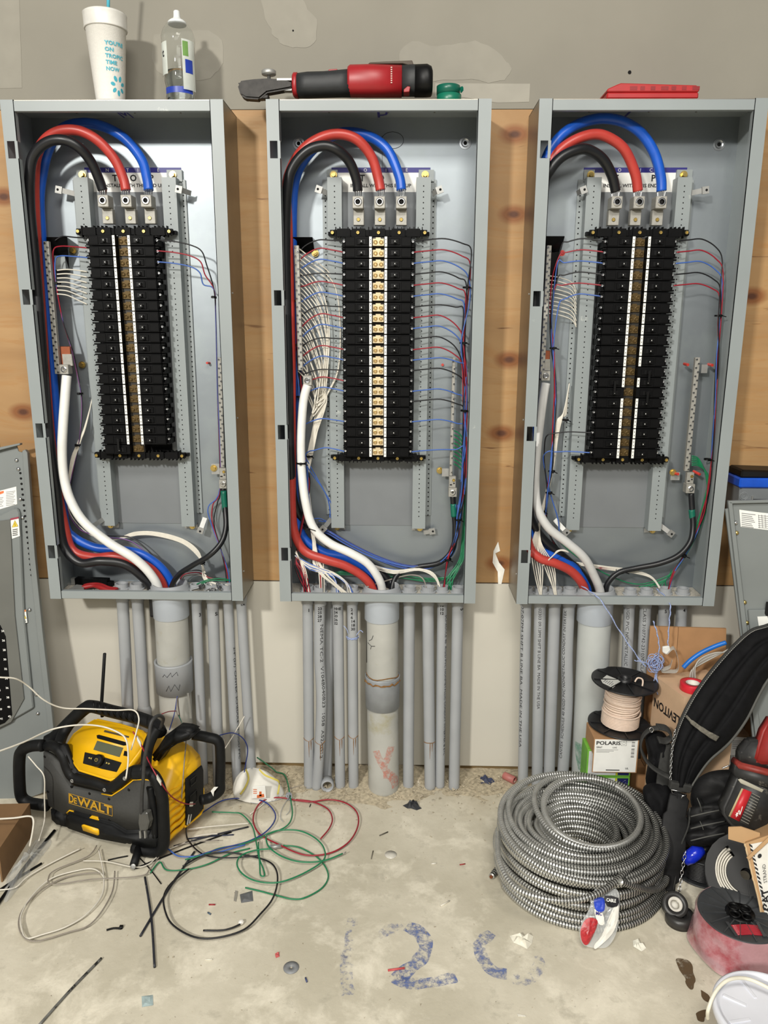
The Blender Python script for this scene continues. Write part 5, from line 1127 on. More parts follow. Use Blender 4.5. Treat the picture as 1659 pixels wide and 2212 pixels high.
rprism(Z6([(410, 900), (450, 878), (600, 925), (760, 968), (860, 1030), (1100, 1025), (1120, 1160), (1000, 1170), (880, 1120), (850, 1130), (640, 1090), (440, 1020), (400, 985)]), -.012, .05, rblk, 'lower_bumper', bevel=.008, seg=3)
rprism(Z6([(290, 850), (410, 905), (440, 1010), (350, 990), (300, 940)]), -.002, .05, rblk, 'lower_bumper_corner', bevel=.008, seg=3)
rprism(Z6([(535, 978), (552, 975), (662, 1010), (668, 1052), (655, 1056), (548, 1020)]), -.0155, .005, yel, 'latch_button', bevel=.0015)
bump([(250, 380), (170, 385), (95, 420), (75, 500), (78, 680), (95, 770), (160, 810), (285, 830)], [.0, -.004, -.008, -.010, -.010, -.008, -.004, .0], .0150, 'side_cage')
bump([(1370, 300), (1480, 320), (1560, 350), (1575, 450), (1575, 650), (1570, 720), (1500, 770), (1430, 790)], [.12, .14, .15, .15, .15, .15, .14, .12], .013, 'side_cage')
# carrying handle
bump([(285, 350), (350, 310), (460, 200), (560, 110), (620, 90), (760, 125), (960, 175), (1090, 230), (1130, 290)], [.05, .06, .07, .08, .08, .08, .08, .075, .06], [.017]*20+[.0165]*21, 'carrying_handle')
for i in range(8):
    x, y = 640+i*45, 92+i*12.5; p = RP(*Z6([(x, y+2)])[0], .063); B().mat(blk2, True).tube([p+V((-.002, 0, .0165)), p+V((0, -.006, .010)), p+V((.003, -.009, 0)), p+V((.006, -.006, -.010))], .0022, 6).build('grip_rib', radio)
bump([(1110, 250), (1060, 330), (1030, 420), (1020, 520), (1010, 600)], [.06, .045, .03, .015, 0], .0135, 'handle_post')
bump([(460, 205), (400, 300), (370, 390)], [.07, .045, .01], .014, 'handle_post')
b = B().mat(rblk, True); pts = Z6([(1040, 480), (1100, 400), (1150, 320), (1230, 262), (1300, 270), (1378, 300), (1330, 350), (1240, 380), (1150, 440), (1090, 530)])
b.prism([RP(x, y, .060) for x, y in pts], rn*.045).build('rear_saddle', radio, bevel=.008, seg=3)
# sloping console
cn = (UZ*math.cos(math.radians(48))-rn*math.sin(math.radians(48))).normalized(); co = RP(*Z6([(740, 640)])[0], -.012)
CPn = lambda x, y, d=0: PL(x, y, co+cn*d, cn)
def cpr(poly, d, t, mt, name, bevel=.001, seg=1, par=None): return B().mat(mt, seg > 1).prism([CPn(x, y, d) for x, y in Z6(poly)], -cn*t).build(name, par or radio, bevel=bevel, seg=seg)
cons = cpr([(405, 390), (470, 290), (560, 220), (640, 175), (830, 215), (1000, 268), (1022, 355), (960, 440), (870, 560), (790, 632), (740, 642), (510, 570), (480, 530)], 0, .035, yel, 'control_console', .005, 3)
cpr([(650, 305), (668, 300), (868, 355), (872, 380), (850, 382), (655, 328)], .0015, .002, blk2, 'preset_buttons', .0006, par=cons)
cpr([(655, 345), (850, 398), (822, 468), (626, 412)], .0015, .002, M('lcd_screen', (92, 96, 76), .2, 0, .04, 30), 'display', .0006, par=cons)
cpr([(562, 430), (640, 448), (730, 475), (838, 508), (800, 580), (690, 556), (620, 535), (547, 515)], .0018, .0022, rblk, 'button_panel', .0012, par=cons)
cpr([(858, 420), (880, 425), (880, 462), (850, 456)], .0018, .0022, blk2, 'small_button', .0006, par=cons)
cpr([(712, 265), (895, 312), (890, 325), (705, 280)], .0008, .001, M('console_tape_mark', (70, 58, 30), .6), 'model_strip', 0, par=cons)
kc = CPn(*Z6([(672, 497)])[0], .002); B().mat(rblk, True).lathe([(.0155, 0), (.0150, .008), (.0135, .012), (.011, .013), (.001, .0125)], kc, cn, n=24).build('volume_knob', cons)
b = B().mat(M('gold_print', (190, 168, 90), .5)); uxc = (CPn(300, 1650)-CPn(200, 1650)); uxc = (rux-cn*rux.dot(cn)).normalized(); uyc = cn.cross(uxc)
b.tube([kc+cn*.0133+uxc*math.cos(t)*.004+uyc*math.sin(t)*.004 for t in [i/12*5.4+2.0 for i in range(13)]], .0005, 4); b.tube([kc+cn*.0133, kc+cn*.0133+uyc*.004], .0005, 4)
for (x, y, s_) in ((610, 478, -1), (728, 512, 1), (745, 517, 1)):
    c = CPn(*Z6([(x, y)])[0], .0030); b.add([c-uxc*.0022*s_+uyc*.0025, c-uxc*.0022*s_-uyc*.0025, c+uxc*.003*s_], [(0, 1, 2)]); 
c = CPn(*Z6([(596, 474)])[0], .0030); b.add([c+uxc*.0022+uyc*.0025, c+uxc*.0022-uyc*.0025, c-uxc*.003], [(0, 1, 2)])
b.build('symbols', cons)
# antenna, cord, foot
a0 = P(219, 1526, (rA+rn*.14).y-.04); a1 = P(226, 1411, a0.y)
B().mat(rblk, True).tube([a0-V((0, 0, .03)), a0, a1-V((0, 0, .001)), a1], [.0045, .0045, .0042, .003], 12).build('antenna', radio)
cq = [(1130, 250), (1150, 180), (1110, 160), (1060, 210), (1040, 330), (1010, 480), (1000, 640), (990, 760), (988, 890)]
q = cr([RP(x, y, b_) for (x, y), b_ in zip(Z6(cq), (.06, .04, .0, -.025, -.035, -.035, -.035, -.03, -.03))], 6); B().mat(M('dusty_cord', (52, 52, 52), .55, 0, .2, 80), True).tube(q, .0042, 10).build('power_cord', radio)
B().mat(M('smoky_clear_plug', (120, 120, 116), .15, trans=.6)).prism([RP(x, y, -.034) for x, y in Z6([(962, 890), (1025, 885), (1040, 960), (1025, 1020), (968, 1022), (958, 960)])], rn*.02).build('plug', radio, bevel=.003)
for x in (975, 1010): B().mat(zinc).prism([RP(a, c, -.026) for a, c in Z6([(x-6, 1020), (x+6, 1020), (x+8, 1075), (x-4, 1075)])], rn*.006).build('plug_prong', radio)
B().mat(rblk, True).tube([RL(.285, -.01, .02), G(289, 1868, .012)], .010, 12).build('support_foot', radio); B().mat(zinc, True).lathe([(.007, 0), (.006, .001), (.001, .0005)], G(290, 1867, .016)+V((0, -.008, 0)), (0, -1, .4), n=12).build('foot_screw', radio)
for poly in ([(1505, 720), (1530, 690), (1560, 690), (1530, 725), (1525, 760)], [(1325, 970), (1340, 895), (1346, 898), (1334, 975)], [(1342, 960), (1358, 893), (1363, 896), (1350, 965)]):
    B().mat(white).prism([PL(x, y, RL(.37 if poly[0][0] < 1400 else 0, .0 if poly[0][0] < 1400 else .131, 0), rux if poly[0][0] < 1400 else rn) for x, y in Z6(poly)], rn*-.001).build('bright_scuff', radio)

# ---------------------------------------------------------------- loose wires and sticks on the floor
def fw(pts, col, label, r=.0017, z=.0022, cat='wire', name='floor_wire', n=7, amp=.004, extra=None, mt=None):
    if z == .0022: z = .0022+.0015*((len(WL)//2) % 8)
    q = cr([(G(p[0], p[1], z) if len(p) == 2 else (P(p[0], p[1], p[2]) if p[2] < 0 else G(p[0], p[1], p[2]))) for p in pts], 6)
    q = [V((p.x, p.y, max(z, p.z+(amp*noise.noise(p*8)+amp*.3 if len(pts[0]) == 2 else 0)))) for p in q]
    if extra:
        e = empty(name, q[0], label, cat); B().mat(mt or WCOL[col], True).tube(q, r, n).build('insulation', e, recalc=False); extra(e, q); return e
    return B().mat(mt or WCOL[col], True).tube(q, r, n).build(name, label=label, cat=cat, recalc=False)
fw([(175, 1834), (111, 1865), (60, 1895), (34, 1918), (0, 1924), (-20, 1924)], 'w', 'white wire running straight from under the radio to the left edge')
fw([(213, 1836), (223, 1885), (221, 1932), (189, 1973), (142, 2003), (91, 2020), (57, 2028), (47, 2006), (45, 1980), (61, 1946), (91, 1912), (121, 1893), (169, 1880), (199, 1877), (216, 1885), (227, 1900)], 'w', 'white wire forming the big oval loop on the floor at lower left')
fw([(248, 1882), (243, 1925), (220, 1969), (190, 2000), (152, 2013), (78, 2034), (47, 2020), (41, 1985), (60, 1950), (100, 1915), (150, 1893), (205, 1886), (225, 1890)], 'n', 'greyish brown strand drawn as the shadow of the white oval loop on the floor', r=.0015)  # shadow of the white loop, modelled as a thin strand
fw([(209, 1828), (189, 1851), (122, 1878), (105, 1895), (115, 1910), (203, 1900), (304, 1893), (324, 1878), (354, 1841), (405, 1821), (473, 1818)], 'n', 'greyish brown wire winding on the floor in front of the radio', r=.0014)
fw([(180, 1860), (230, 1861), (290, 1873), (322, 1866), (350, 1842), (400, 1820)], 'w', 'thin white wire on the floor under the front of radio', r=.0013)
LS = 'stick'
def stick(a, c, mt, label, r=.0026, wd=None, name='plastic_rod', cat='rod'):
    p, q = G(*a, r+.0006), G(*c, r+.0006); d = (q-p); m_ = (p+q)/2+V((-d.y, d.x, 0))*.015
    B().mat(mt, True).tube(cr([p, m_, q], 6), r, 8).build(name, label=label, cat=cat)
darkst = M('scuffed_black_rod', (38, 40, 48), .5, 0, .4, 60, spots=((120, 116, 108), 90, .62, .7))
stick((313, 1895), (334, 2089), darkst, 'dark blue-black rod on the floor pointing towards the camera below the radio')
stick((303, 2022), (420, 1840), darkst, 'scuffed black rod crossing the blue-black rod on the floor')
stick((84, 2215), (219, 2070), M('pale_scuffed_rod', (104, 104, 100), .5, 0, .3, 60, spots=((30, 30, 30), 50, .55, .6)), 'grey scuffed rod on the floor at the bottom left')
stick((-10, 1960), (118, 1794), blk2, 'thick black strip from the radio foot to the left edge', .0038)
stick((0, 1922), (90, 1865), blk2, 'black strip crossing the thick strip near the left edge', .0028)
stick((233, 1858), (276, 1849), blk2, 'short black zip tie tail just left of the radio foot', .0018, name='zip_tie_tail', cat='zip tie')
stick((289, 1877), (500, 1797), blk2, 'long thin black zip tie lying right of the radio foot', .0020, name='zip_tie_tail', cat='zip tie')
stick((297, 1848), (348, 1909), blk2, 'black zip tie slanting down to the right below the radio foot', .0014, name='zip_tie_tail', cat='zip tie')
stick((375, 1828), (537, 1786), darkst, 'black rod with copper end lying right of the radio', .0022)
stick((405, 1812), (505, 1803), M('dark_blue_rod', (30, 40, 66), .5), 'dark blue zip tie tail beside the yellow radio flank', .0018, name='zip_tie_tail', cat='zip tie')
e = empty('zip_tie', G(248, 2006, .002), 'cut black zip tie with its head lying alone on the floor', 'zip tie')
B().mat(blk2, True).tube(cr([G(230, 2009, .003), G(246, 2005, .003), G(262, 2006, .003)], 4), .0022, 6).build('strap', e); B().mat(blk2).obox(G(262, 2005, .0), (1, 0, 0), (0, 1, 0), (0, 0, 1), (-.004, .004), (-.004, .004), (0, .006)).build('head', e, bevel=.001)
fw([(439, 2010), (476, 2011), (500, 2006), (519, 1998)], 'k', 'short black wire end lying inside the big black loop', r=.0020)
fw([(408, 1878), (371, 1909), (354, 1939), (358, 1973), (375, 2000), (419, 2024), (466, 2027), (527, 2010), (563, 1976), (588, 1945), (599, 1909), (597, 1880), (581, 1862), (545, 1851), (490, 1844), (436, 1851), (395, 1872)], 'k', 'black wire forming the big round loop in front of the green wires', r=.0021)
B().mat(M('crumpled_white_plastic', (225, 222, 214), .4)).lathe([(.002, 0), (.006, .002), (.0065, .006), (.004, .009), (.001, .010)], G(521, 1996, .001), n=9).build('plastic_scrap', label='small crumpled white scrap touching the black wire loop', cat='scrap')
def nut(e, q, ends=(0, -1)): 
    for k in ends: B().mat(zinc, True).tube([q[k], q[k]+(q[k]-q[1 if k == 0 else -2]).normalized()*.010], .0011, 6).build('bare_end', e)
fw([(458, 1754), (501, 1756), (522, 1760), (545, 1786), (554, 1822), (559, 1851), (572, 1888), (563, 1891), (561, 1866), (558, 1820)], 'g', 'green wire with a narrow hairpin loop left of the green coils', r=.0018)
fw([(555, 1636, -.02), (592, 1663, -.03), (617, 1692, -.05), (628, 1728), (631, 1762), (617, 1786), (574, 1804), (527, 1822), (472, 1833), (447, 1844), (400, 1857)], 'g', 'green wire coming down from the wall past the dust mask', r=.0019)
fw([(574, 1804), (603, 1795), (646, 1797), (682, 1812), (700, 1833), (698, 1859), (653, 1888), (603, 1907), (555, 1904), (523, 1888), (512, 1866), (523, 1848), (552, 1837), (585, 1834)], 'g', 'green wire forming the wide central coil on the floor', r=.0019)
fw([(574, 1808), (581, 1830), (610, 1851), (653, 1862), (700, 1859), (740, 1844)], 'g', 'green wire ending at the right beyond the red loop', r=.0020, extra=nut)
fw([(612, 1828), (650, 1833), (689, 1855), (709, 1888), (697, 1917), (660, 1940), (631, 1944), (595, 1935), (560, 1925), (530, 1918)], 'g', 'green wire lowest of the coils, curling back to the left', r=.0018)
fw([(325, 1886), (345, 1862), (360, 1880), (400, 1879), (450, 1868), (500, 1845), (540, 1833)], 'g', 'green wire starting beside the radio foot', r=.0017)
c0 = G(584, 1830, .007); c1 = G(608, 1828, .007); e = empty('wire_connector', c0, 'small silver wire connector with blue tip amid the green wires', 'connector')
B().mat(zinc, True).tube([c0, c1], .0055, 12).build('sleeve', e); B().mat(M('pale_blue_tip', (150, 190, 200), .4), True).tube([c0-(c1-c0).normalized()*.004, c0], [.003, .0062], 12).build('tip', e)
fw([(624, 1725), (595, 1723), (566, 1732), (550, 1754), (548, 1779), (563, 1804), (603, 1826), (639, 1842), (675, 1848), (718, 1841), (754, 1819), (773, 1786), (771, 1757), (747, 1736), (711, 1728), (668, 1732), (630, 1727)], 'r', 'dark red wire forming a large round loop on the floor', r=.0020)
fw([(640, 1727), (675, 1732), (707, 1747), (718, 1768), (711, 1790), (693, 1812)], 'r', 'dark red wire branch curving inside the red loop', r=.0019)
fw([(404, 1775), (436, 1757), (480, 1730), (527, 1725), (570, 1732), (593, 1754), (592, 1776), (570, 1801), (527, 1822), (472, 1837), (420, 1852)], 'd', 'dark blue wire looping between the radio and the red loop', r=.0018)
fw([(466, 1591, -.14), (500, 1583, -.14), (523, 1593, -.14), (535, 1617, -.14), (530, 1654, -.14), (522, 1700, -.13), (517, 1724, -.16)], 'd', 'dark blue wire arching in the air beside the radio handle', r=.0015)
fw([(339, 1819, .012), (365, 1839, .006), (392, 1856, .004), (456, 1850, .004), (530, 1830, .004)], 'b', 'light blue wire coming from the radio corner across the floor', r=.0019)
fw([(402, 1785, .03), (405, 1812), (425, 1836), (452, 1850), (500, 1853), (560, 1848)], 'k', 'black wire curling from the radio flank onto the floor', r=.0019)
fw([(405, 1793), (450, 1787), (500, 1783), (537, 1780)], 'w', 'pinkish white wire with frayed end right of the radio', r=.0016)
fw([(420, 1808), (445, 1804), (470, 1803)], 'w', 'short white wire end right of the radio flank', r=.0014)
fw([(540, 1760), (560, 1745), (572, 1735)], 'w', 'short white stripped wire beside the red loop', r=.0018)
fw([(620, 1706), (650, 1697), (678, 1690)], 'n', 'pale stiff wire scrap between the dust mask and the conduits', r=.0014)
# wires draped over and round the radio
fw([(-20, 1460, -.42), (0, 1463, -.42), (34, 1466, -.40), (61, 1482, -.37), (95, 1512, -.35), (135, 1529, -.32), (189, 1531, -.30), (250, 1534, -.315), (288, 1534, -.335), (300, 1552, -.345), (294, 1583, -.365), (283, 1620, -.375)], 'w', 'white wire hanging from the left edge over the radio handle', r=.0019, z=.002)
fw([(-20, 1628, -.48), (0, 1622, -.47), (51, 1603, -.42), (111, 1576, -.35), (169, 1566, -.34), (219, 1569, -.36), (257, 1583, -.37), (273, 1600, -.385), (277, 1640, -.395), (272, 1682, -.415)], 'w', 'white wire draped over the radio console from the left edge', r=.0021)
fw([(61, 1634, -.30), (78, 1654, -.31), (95, 1677, -.32), (96, 1721, -.32), (96, 1772, -.33), (84, 1816, -.40)], 'w', 'white wire hanging down through the left radio cage', r=.0017)
def nuts(e, q):
    for k in (.13, .42, .80):
        i = int(k*(len(q)-1)); B().mat(M('white_tape_flag', (226, 222, 210), .5)).obox(q[i], (q[i+1]-q[i]).normalized(), (0, 1, 0), (0, 0, 1), (-.011, .011), (-.005, .004), (-.006, .006)).build('white_tape_flag', e, bevel=.002)
fw([(287, 1580, -.36), (304, 1607, -.37), (324, 1650, -.41), (348, 1691, -.425), (372, 1722, -.38), (400, 1736, -.34), (425, 1736, -.28), (437, 1735, -.25)], 'r', 'red wire with white tape flags slung across the radio flank', r=.0017, extra=nuts)
fw([(383, 1504, -.15), (377, 1540, -.16), (366, 1577, -.2)], 'd', 'dark blue wire hanging from the left fat pipe coupling', r=.0013)
fw([(350, 1542, -.24), (365, 1537, -.2), (380, 1536, -.16)], 'r', 'short red wire end by the left fat pipe', r=.0013)
fw([(383, 1506, -.15), (382, 1539, -.16), (393, 1566, -.2), (402, 1593, -.24), (398, 1647, -.30), (392, 1725, -.345)], 'n', 'grey wire hanging from left fat pipe down the radio flank', r=.0015)
B().mat(tape_g, True).tube(cr([P(385, 1545, -.16), P(392, 1562, -.19), P(401, 1592, -.235)], 4), .0022, 7).build('floor_wire', label='green wire tip twisted on the grey wire above the radio', cat='wire')
fw([(485, 1618, -.16), (500, 1595, -.14), (512, 1575, -.13), (528, 1547, -.12)], 'w', 'stiff white wire poking up beside the right radio cage', r=.0014)
fw([(488, 1590, -.13), (486, 1620, -.14), (483, 1665, -.15), (482, 1727, -.17)], 'n', 'grey wire hanging straight down behind the right radio cage', r=.0013)
# dust mask
c = G(552, 1722); e = empty('dust_mask', c, 'white cup dust mask with yellow straps lying by the wall', 'dust mask'); mw = M('mask_white_felt', (226, 224, 216), .85, 0, .03, 60, .1)
YM = c.y-.005; b = B().mat(mw, True); vs = []; rows = [(0, 1.0, .060), (.15, .98, .062), (.35, .90, .055), (.6, .74, .042), (.8, .52, .026), (.93, .28, .010), (1.0, .05, 0)]
w0 = P(499, 1715, YM).x; w1 = P(607, 1715, YM).x; hM = P(552, 1660, YM+.02).z; n = 36
for t, s_, d in rows:
    for k in range(n):
        a = 2*math.pi*k/n; wob = 1+.06*math.sin(3*a+1)+.04*math.sin(7*a); vs.append(V(((w0+w1)/2-.004*t*3+math.cos(a)*(w1-w0)/2*s_*wob, YM+.015+math.sin(a)*.042*s_, .002+hM*t+.004*math.sin(2*a+t))))
b.add(vs, [(i*n+k, i*n+(k+1) % n, (i+1)*n+(k+1) % n, (i+1)*n+k) for i in range(6) for k in range(n)]+[tuple(range(6*n, 7*n))]); b.build('cup', e)
yk = M('yellow_elastic', (206, 190, 90), .6)
B().mat(yk, True).ribbon(cr([P(531, 1662, YM-.012), P(537, 1680, YM-.022), P(530, 1700, YM-.03), P(519, 1716, YM-.033)], 4), .005, .001, (1, 0, .3)).build('elastic_strap', e)
B().mat(yk, True).ribbon(cr([P(560, 1662, YM-.008), P(572, 1674, YM-.018), P(590, 1682, YM-.018), P(603, 1690, YM-.01), P(600, 1716, YM-.02)], 4), .005, .001, (0, .3, 1)).build('elastic_strap', e)
q_ = [P(x, y, YM-.036) for x, y in ((545, 1700), (573, 1698), (575, 1724), (543, 1725))]; B().mat(white).prism(q_, (0, .004, 0)).build('valve_label', e, bevel=.0008)
b = B().mat(M('orange_print')); b.prism([P(x, y, YM-.0365) for x, y in ((555, 1718), (570, 1715), (571, 1722), (555, 1724))], (0, .0005, 0)); b.prism([P(x, y, YM-.0365) for x, y in ((560, 1710), (565, 1710), (565, 1720), (560, 1720))], (0, .0005, 0))
for i in range(3): b.prism([P(547+x, 1705+i*4, YM-.0365) for x in (0, 8)]+[P(547+x, 1706.5+i*4, YM-.0365) for x in (8, 0)], (0, .0005, 0))
b.build('label_print', e)
# foil ball with strings beside the mask
bb = B().mat(M('grey_string', (160, 165, 172), .7), True)
c = G(624, 1720, .012)
for i in range(14):
    a, d = random.uniform(0, 6.28), V((random.gauss(0, 1), random.gauss(0, 1), random.gauss(0, .6))).normalized(); u = d.orthogonal().normalized(); v = d.cross(u); r = random.uniform(.006, .011)
    bb.tube([c+(u*math.cos(t/10*6.283)+v*math.sin(t/10*6.283))*r for t in range(10)], .0008, 4, closed=True)
for pts in ([(624, 1720), (600, 1718), (585, 1722), (570, 1740)], [(624, 1722), (610, 1745), (606, 1765), (612, 1775)], [(622, 1722), (590, 1730), (560, 1736), (525, 1730)], [(628, 1724), (626, 1750), (618, 1760)]): bb.tube(cr([G(x, y, .004) for x, y in pts], 5), .0008, 4)
bb.build('string_tangle', label='small tangle of grey string just right of the dust mask', cat='string')
# small floor litter
def scrap(x, y, pts, col, name, label, cat='scrap', t=.001, z=.0008, crump=.0, rough=.6, metal=0):
    mt = M('litter_%s_%d' % (name, x), col, rough, metal, .12, 90)
    q = [G(x+a, y+b_, z+crump*abs(noise.noise(V((a, b_, 1))))) for a, b_ in pts]; c = sum(q, V((0, 0, 0)))/len(q); c.z += crump
    b = B().mat(mt)
    if crump:
        mid = [q[i].lerp(c, .5)+V((0, 0, crump*(.2+.9*(i % 2)))) for i in range(len(q))]; n = len(q)
        b.add(q+mid+[c], [(i, (i+1) % n, n+(i+1) % n, n+i) for i in range(n)]+[(n+i, n+(i+1) % n, 2*n) for i in range(n)])
        b.add([V((p.x, p.y, .0003)) for p in q], [tuple(range(n-1, -1, -1))])
    else: b.prism(q, (0, 0, t))
    return b.build(name, label=label, cat=cat)
def rod(x0, y0, x1, y1, r, col, name, label, cat='scrap'): B().mat(M('litter_rod_%d' % x0, col, .5), True).tube([G(x0, y0, r), G(x1, y1, r)], r, 8).build(name, label=label, cat=cat)
def disc(x, y, rpx, col, name, label, holer=0, rough=.55, metal=.2, cat='washer'):
    r = (G(x+rpx, y)-G(x, y)).length; mt = M('disc_%d' % x, col, rough, metal, .1, 120)
    B().mat(mt, True).lathe([(max(holer, .0005), .0004), (r, .0004), (r, .0016), (max(holer, .0005), .0016)]+([(holer, .0004)] if holer else []), G(x, y), n=28, cap=not holer).build(name, label=label, cat=cat)
scrap(533, 1938, [(-15, -6), (12, -14), (14, 8), (-12, 12)], (120, 122, 124), 'metal_tab', 'dull grey square tab lying right of the black wire loop', crump=.002, metal=.5)
scrap(511, 1938, [(-3, -14), (3, -12), (-1, 10), (-6, 8)], (150, 146, 136), 'paper_sliver', 'thin grey sliver left of the dull grey tab')
scrap(318, 2161, [(-12, -9), (12, -12), (13, 10), (-11, 14)], (160, 178, 178), 'plastic_square', 'pale blue-green square scrap alone on the floor at lower left', crump=.0015)
disc(629, 2091, 17, (140, 142, 144), 'washer', 'round grey washer on the floor left of the blue chalk', .0025)
disc(844, 1847, 13, (206, 202, 190), 'plastic_disc', 'translucent round disc on the floor in front of fat middle pipe', 0, .2, 0, 'disc')
disc(49, 1969, 4, (90, 90, 90), 'small_washer', 'tiny dark washer on the white wire loop') if False else None
rod(451, 1954, 465, 1954, .0016, (150, 30, 40), 'wire_offcut', 'tiny red wire offcut near the dull grey tab', 'offcut')
rod(449, 1971, 455, 1975, .0018, (70, 90, 110), 'wire_offcut', 'tiny grey-blue offcut below the red offcut', 'offcut')
rod(838, 2096, 874, 2091, .0022, (196, 84, 84), 'crayon_stub', 'pink-red stub lying against the blue chalk figure two', 'stub')
rod(660, 2112, 663, 2121, .0018, (60, 70, 110), 'wire_offcut', 'tiny dark blue offcut right of the grey washer', 'offcut')
rod(802, 1855, 806, 1838, .0014, (110, 105, 92), 'twig', 'thin brown twig left of the translucent disc')
rod(443, 2073, 459, 2073, .0012, (225, 220, 205), 'wire_offcut', 'tiny white offcut on the floor below the black loop', 'offcut')
rod(820, 1805, 838, 1797, .0016, (80, 76, 66), 'twig', 'dark twig above the translucent disc')
rod(932, 1866, 942, 1865, .0016, (228, 224, 212), 'wire_offcut', 'tiny white offcut right of the translucent disc', 'offcut')
rod(952, 1957, 971, 1946, .0018, (215, 210, 195), 'wire_offcut', 'white offcut with dark tip between disc and metal coil', 'offcut')
rod(993, 1868, 1005, 1866, .0014, (150, 40, 40), 'wire_offcut', 'tiny red offcut left of the metal coil', 'offcut')
rod(669, 1743, 671, 1737, .0014, (20, 20, 20), 'wire_offcut', 'tiny black offcut inside the red loop', 'offcut')
scrap(599, 2063, [(-5, -3), (4, -6), (5, 3), (-3, 6)], (196, 90, 90), 'plastic_chip', 'small pink-red chip above the grey washer', crump=.003)
scrap(892, 1742, [(-22, -2), (-12, -6), (-6, -12), (2, -7), (8, -12), (14, 0), (19, 4), (8, 8), (-4, 4), (-12, 4)], (44, 46, 50), 'plastic_wrapper', 'crumpled black wrapper in front of the fat middle pipe', crump=.010)
scrap(1050, 1690, [(-18, -8), (-4, -12), (8, -8), (22, 2), (12, 8), (-2, 4), (-14, 6)], (54, 60, 84), 'plastic_wrapper', 'crumpled dark blue wrapper by the wall left of the right pipes', crump=.010)
scrap(1127, 2032, [(-26, -10), (-10, -12), (10, -8), (25, -10), (22, 6), (12, 18), (-4, 10), (-18, 4)], (226, 222, 206), 'paper_scrap', 'crumpled white paper scrap beside the blue chalk, left of coil bag', crump=.008)
scrap(1380, 2042, [(-13, -10), (-4, -12), (6, -4), (16, 6), (6, 13), (-6, 6), (-12, 2)], (228, 226, 212), 'paper_scrap', 'small white paper scrap right of the metal coil', crump=.006)
scrap(1127, 2194, [(-10, -3), (8, 0), (9, 3), (-8, 2)], (232, 228, 214), 'paper_sliver', 'white sliver near the bottom edge of the floor')
e = empty('pink_tube', G(1103, 1680, .012), 'short pink plastic tube lying by the wall left of the right pipes', 'tube')
b = B().mat(M('dull_pink_plastic', (170, 104, 98), .5), True); a_, c_ = G(1089, 1675, .013), G(1112, 1686, .013); ax = (c_-a_).normalized(); L = (c_-a_).length
b.lathe([(.0105, 0), (.011, .001), (.011, L), (.008, L), (.008, .001), (.0105, 0)], a_, ax, n=18, cap=False).build('tube_wall', e)
scrap(903, 1697, [(-6, -6), (2, -10), (7, 2), (0, 6)], (206, 196, 176), 'paper_scrap', 'small cream chip standing by the conduit right of the fat pipe', crump=.006)

# ---------------------------------------------------------------- coil of armoured cable
mcm = M('armoured_steel_strip', (205, 205, 200), .36, .75, .12, 40, .05)
CC = V((P(1246, 1850, -.42).x, -.42, 0)); r0 = .0074
def path_ring(seq):
    pts = []; th = math.radians(200); prev = None
    for i, (R, z, dx, dy, tilt, td) in enumerate(seq):
        nx = seq[min(i+1, len(seq)-1)]
        for k in range(72):
            f = k/72; g = max(0, (f-.55)/.45); g = g*g*(3-2*g)
            L_ = [a+(b_-a)*g for a, b_ in zip((R, z, dx, dy, tilt, td), nx)]
            a = th+f*2*math.pi
            pts.append(CC+V((L_[2]+math.cos(a)*L_[0], L_[3]+math.sin(a)*L_[0]*.985, max(r0*.95, L_[1]+L_[4]*math.cos(a-L_[5])))))
    return pts
seq = []; rj = lambda a: random.uniform(-a, a)
for i in range(9): seq.append((.190+rj(.006)-.003*(i > 6), r0+i*.0135, rj(.004), rj(.004), rj(.003), rj(3)))
for R in (.182, .166, .151): seq.append((R+rj(.003), r0+.118+rj(.005), rj(.004), rj(.004), .004, rj(3)))
for i, R in enumerate((.172, .158, .143, .130, .116, .103)): seq.append((R, r0+.106+rj(.003), rj(.006), rj(.006), .006, rj(3)))
for i in range(9): seq.append((.090+rj(.003), r0+.112-i*.0135, rj(.003), rj(.003), rj(.002), rj(3)))
for i, R in enumerate((.120, .136)): seq.append((R, r0+.118+rj(.003), rj(.006), rj(.006), .008, rj(3)))
seq.append((.176, .142, .0, .004, .012, 1.2)); seq.append((.192, .136, .004, -.006, .014, 1.9)); seq.append((.16, .148, -.004, .01, .010, .9))
seq.append((.118, .156, .022, .012, .016, 1.5)); seq.append((.112, .160, .030, .010, .018, 1.3)); seq.append((.112, .160, .030, .010, .018, 1.3))
def resample(pts, st):
    out = [pts[0]]; acc = 0
    for a, b_ in zip(pts, pts[1:]):
        L = (b_-a).length; d = st-acc
        while d <= L: out.append(a.lerp(b_, d/L)); d += st
        acc = L-(d-st)
    return out
e = empty('armoured_cable_coil', CC, 'big coil of ribbed silver armoured cable lying on the floor', 'cable coil')
tail = cr([G(1062, 1893, .010), G(1078, 1878, .009), path_ring(seq[:1])[0]], 8)[:-1]
q = resample(tail+path_ring(seq)[:-30], .0022)
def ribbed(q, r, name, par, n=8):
    b = B().mat(M('steel_groove_shade', (52, 52, 50), .6, .4)).mat(mcm, True).tube(q, [r*.76 if i % 3 == 2 else r for i in range(len(q))], n)  # groove bands coloured darker for the shade between the ribs
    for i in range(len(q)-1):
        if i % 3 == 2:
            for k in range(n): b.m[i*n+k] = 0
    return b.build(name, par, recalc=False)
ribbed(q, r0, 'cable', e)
q2 = resample(cr([P(1075, 1800, -.44), P(1078, 1860, -.55), P(1110, 1915, -.62), P(1170, 1940, -.655), P(1240, 1945, -.66), P(1300, 1925, -.64), P(1360, 1875, -.57), P(1402, 1815, -.47), P(1410, 1765, -.38), P(1385, 1720, -.29), P(1330, 1690, -.24)], 12), .0022)
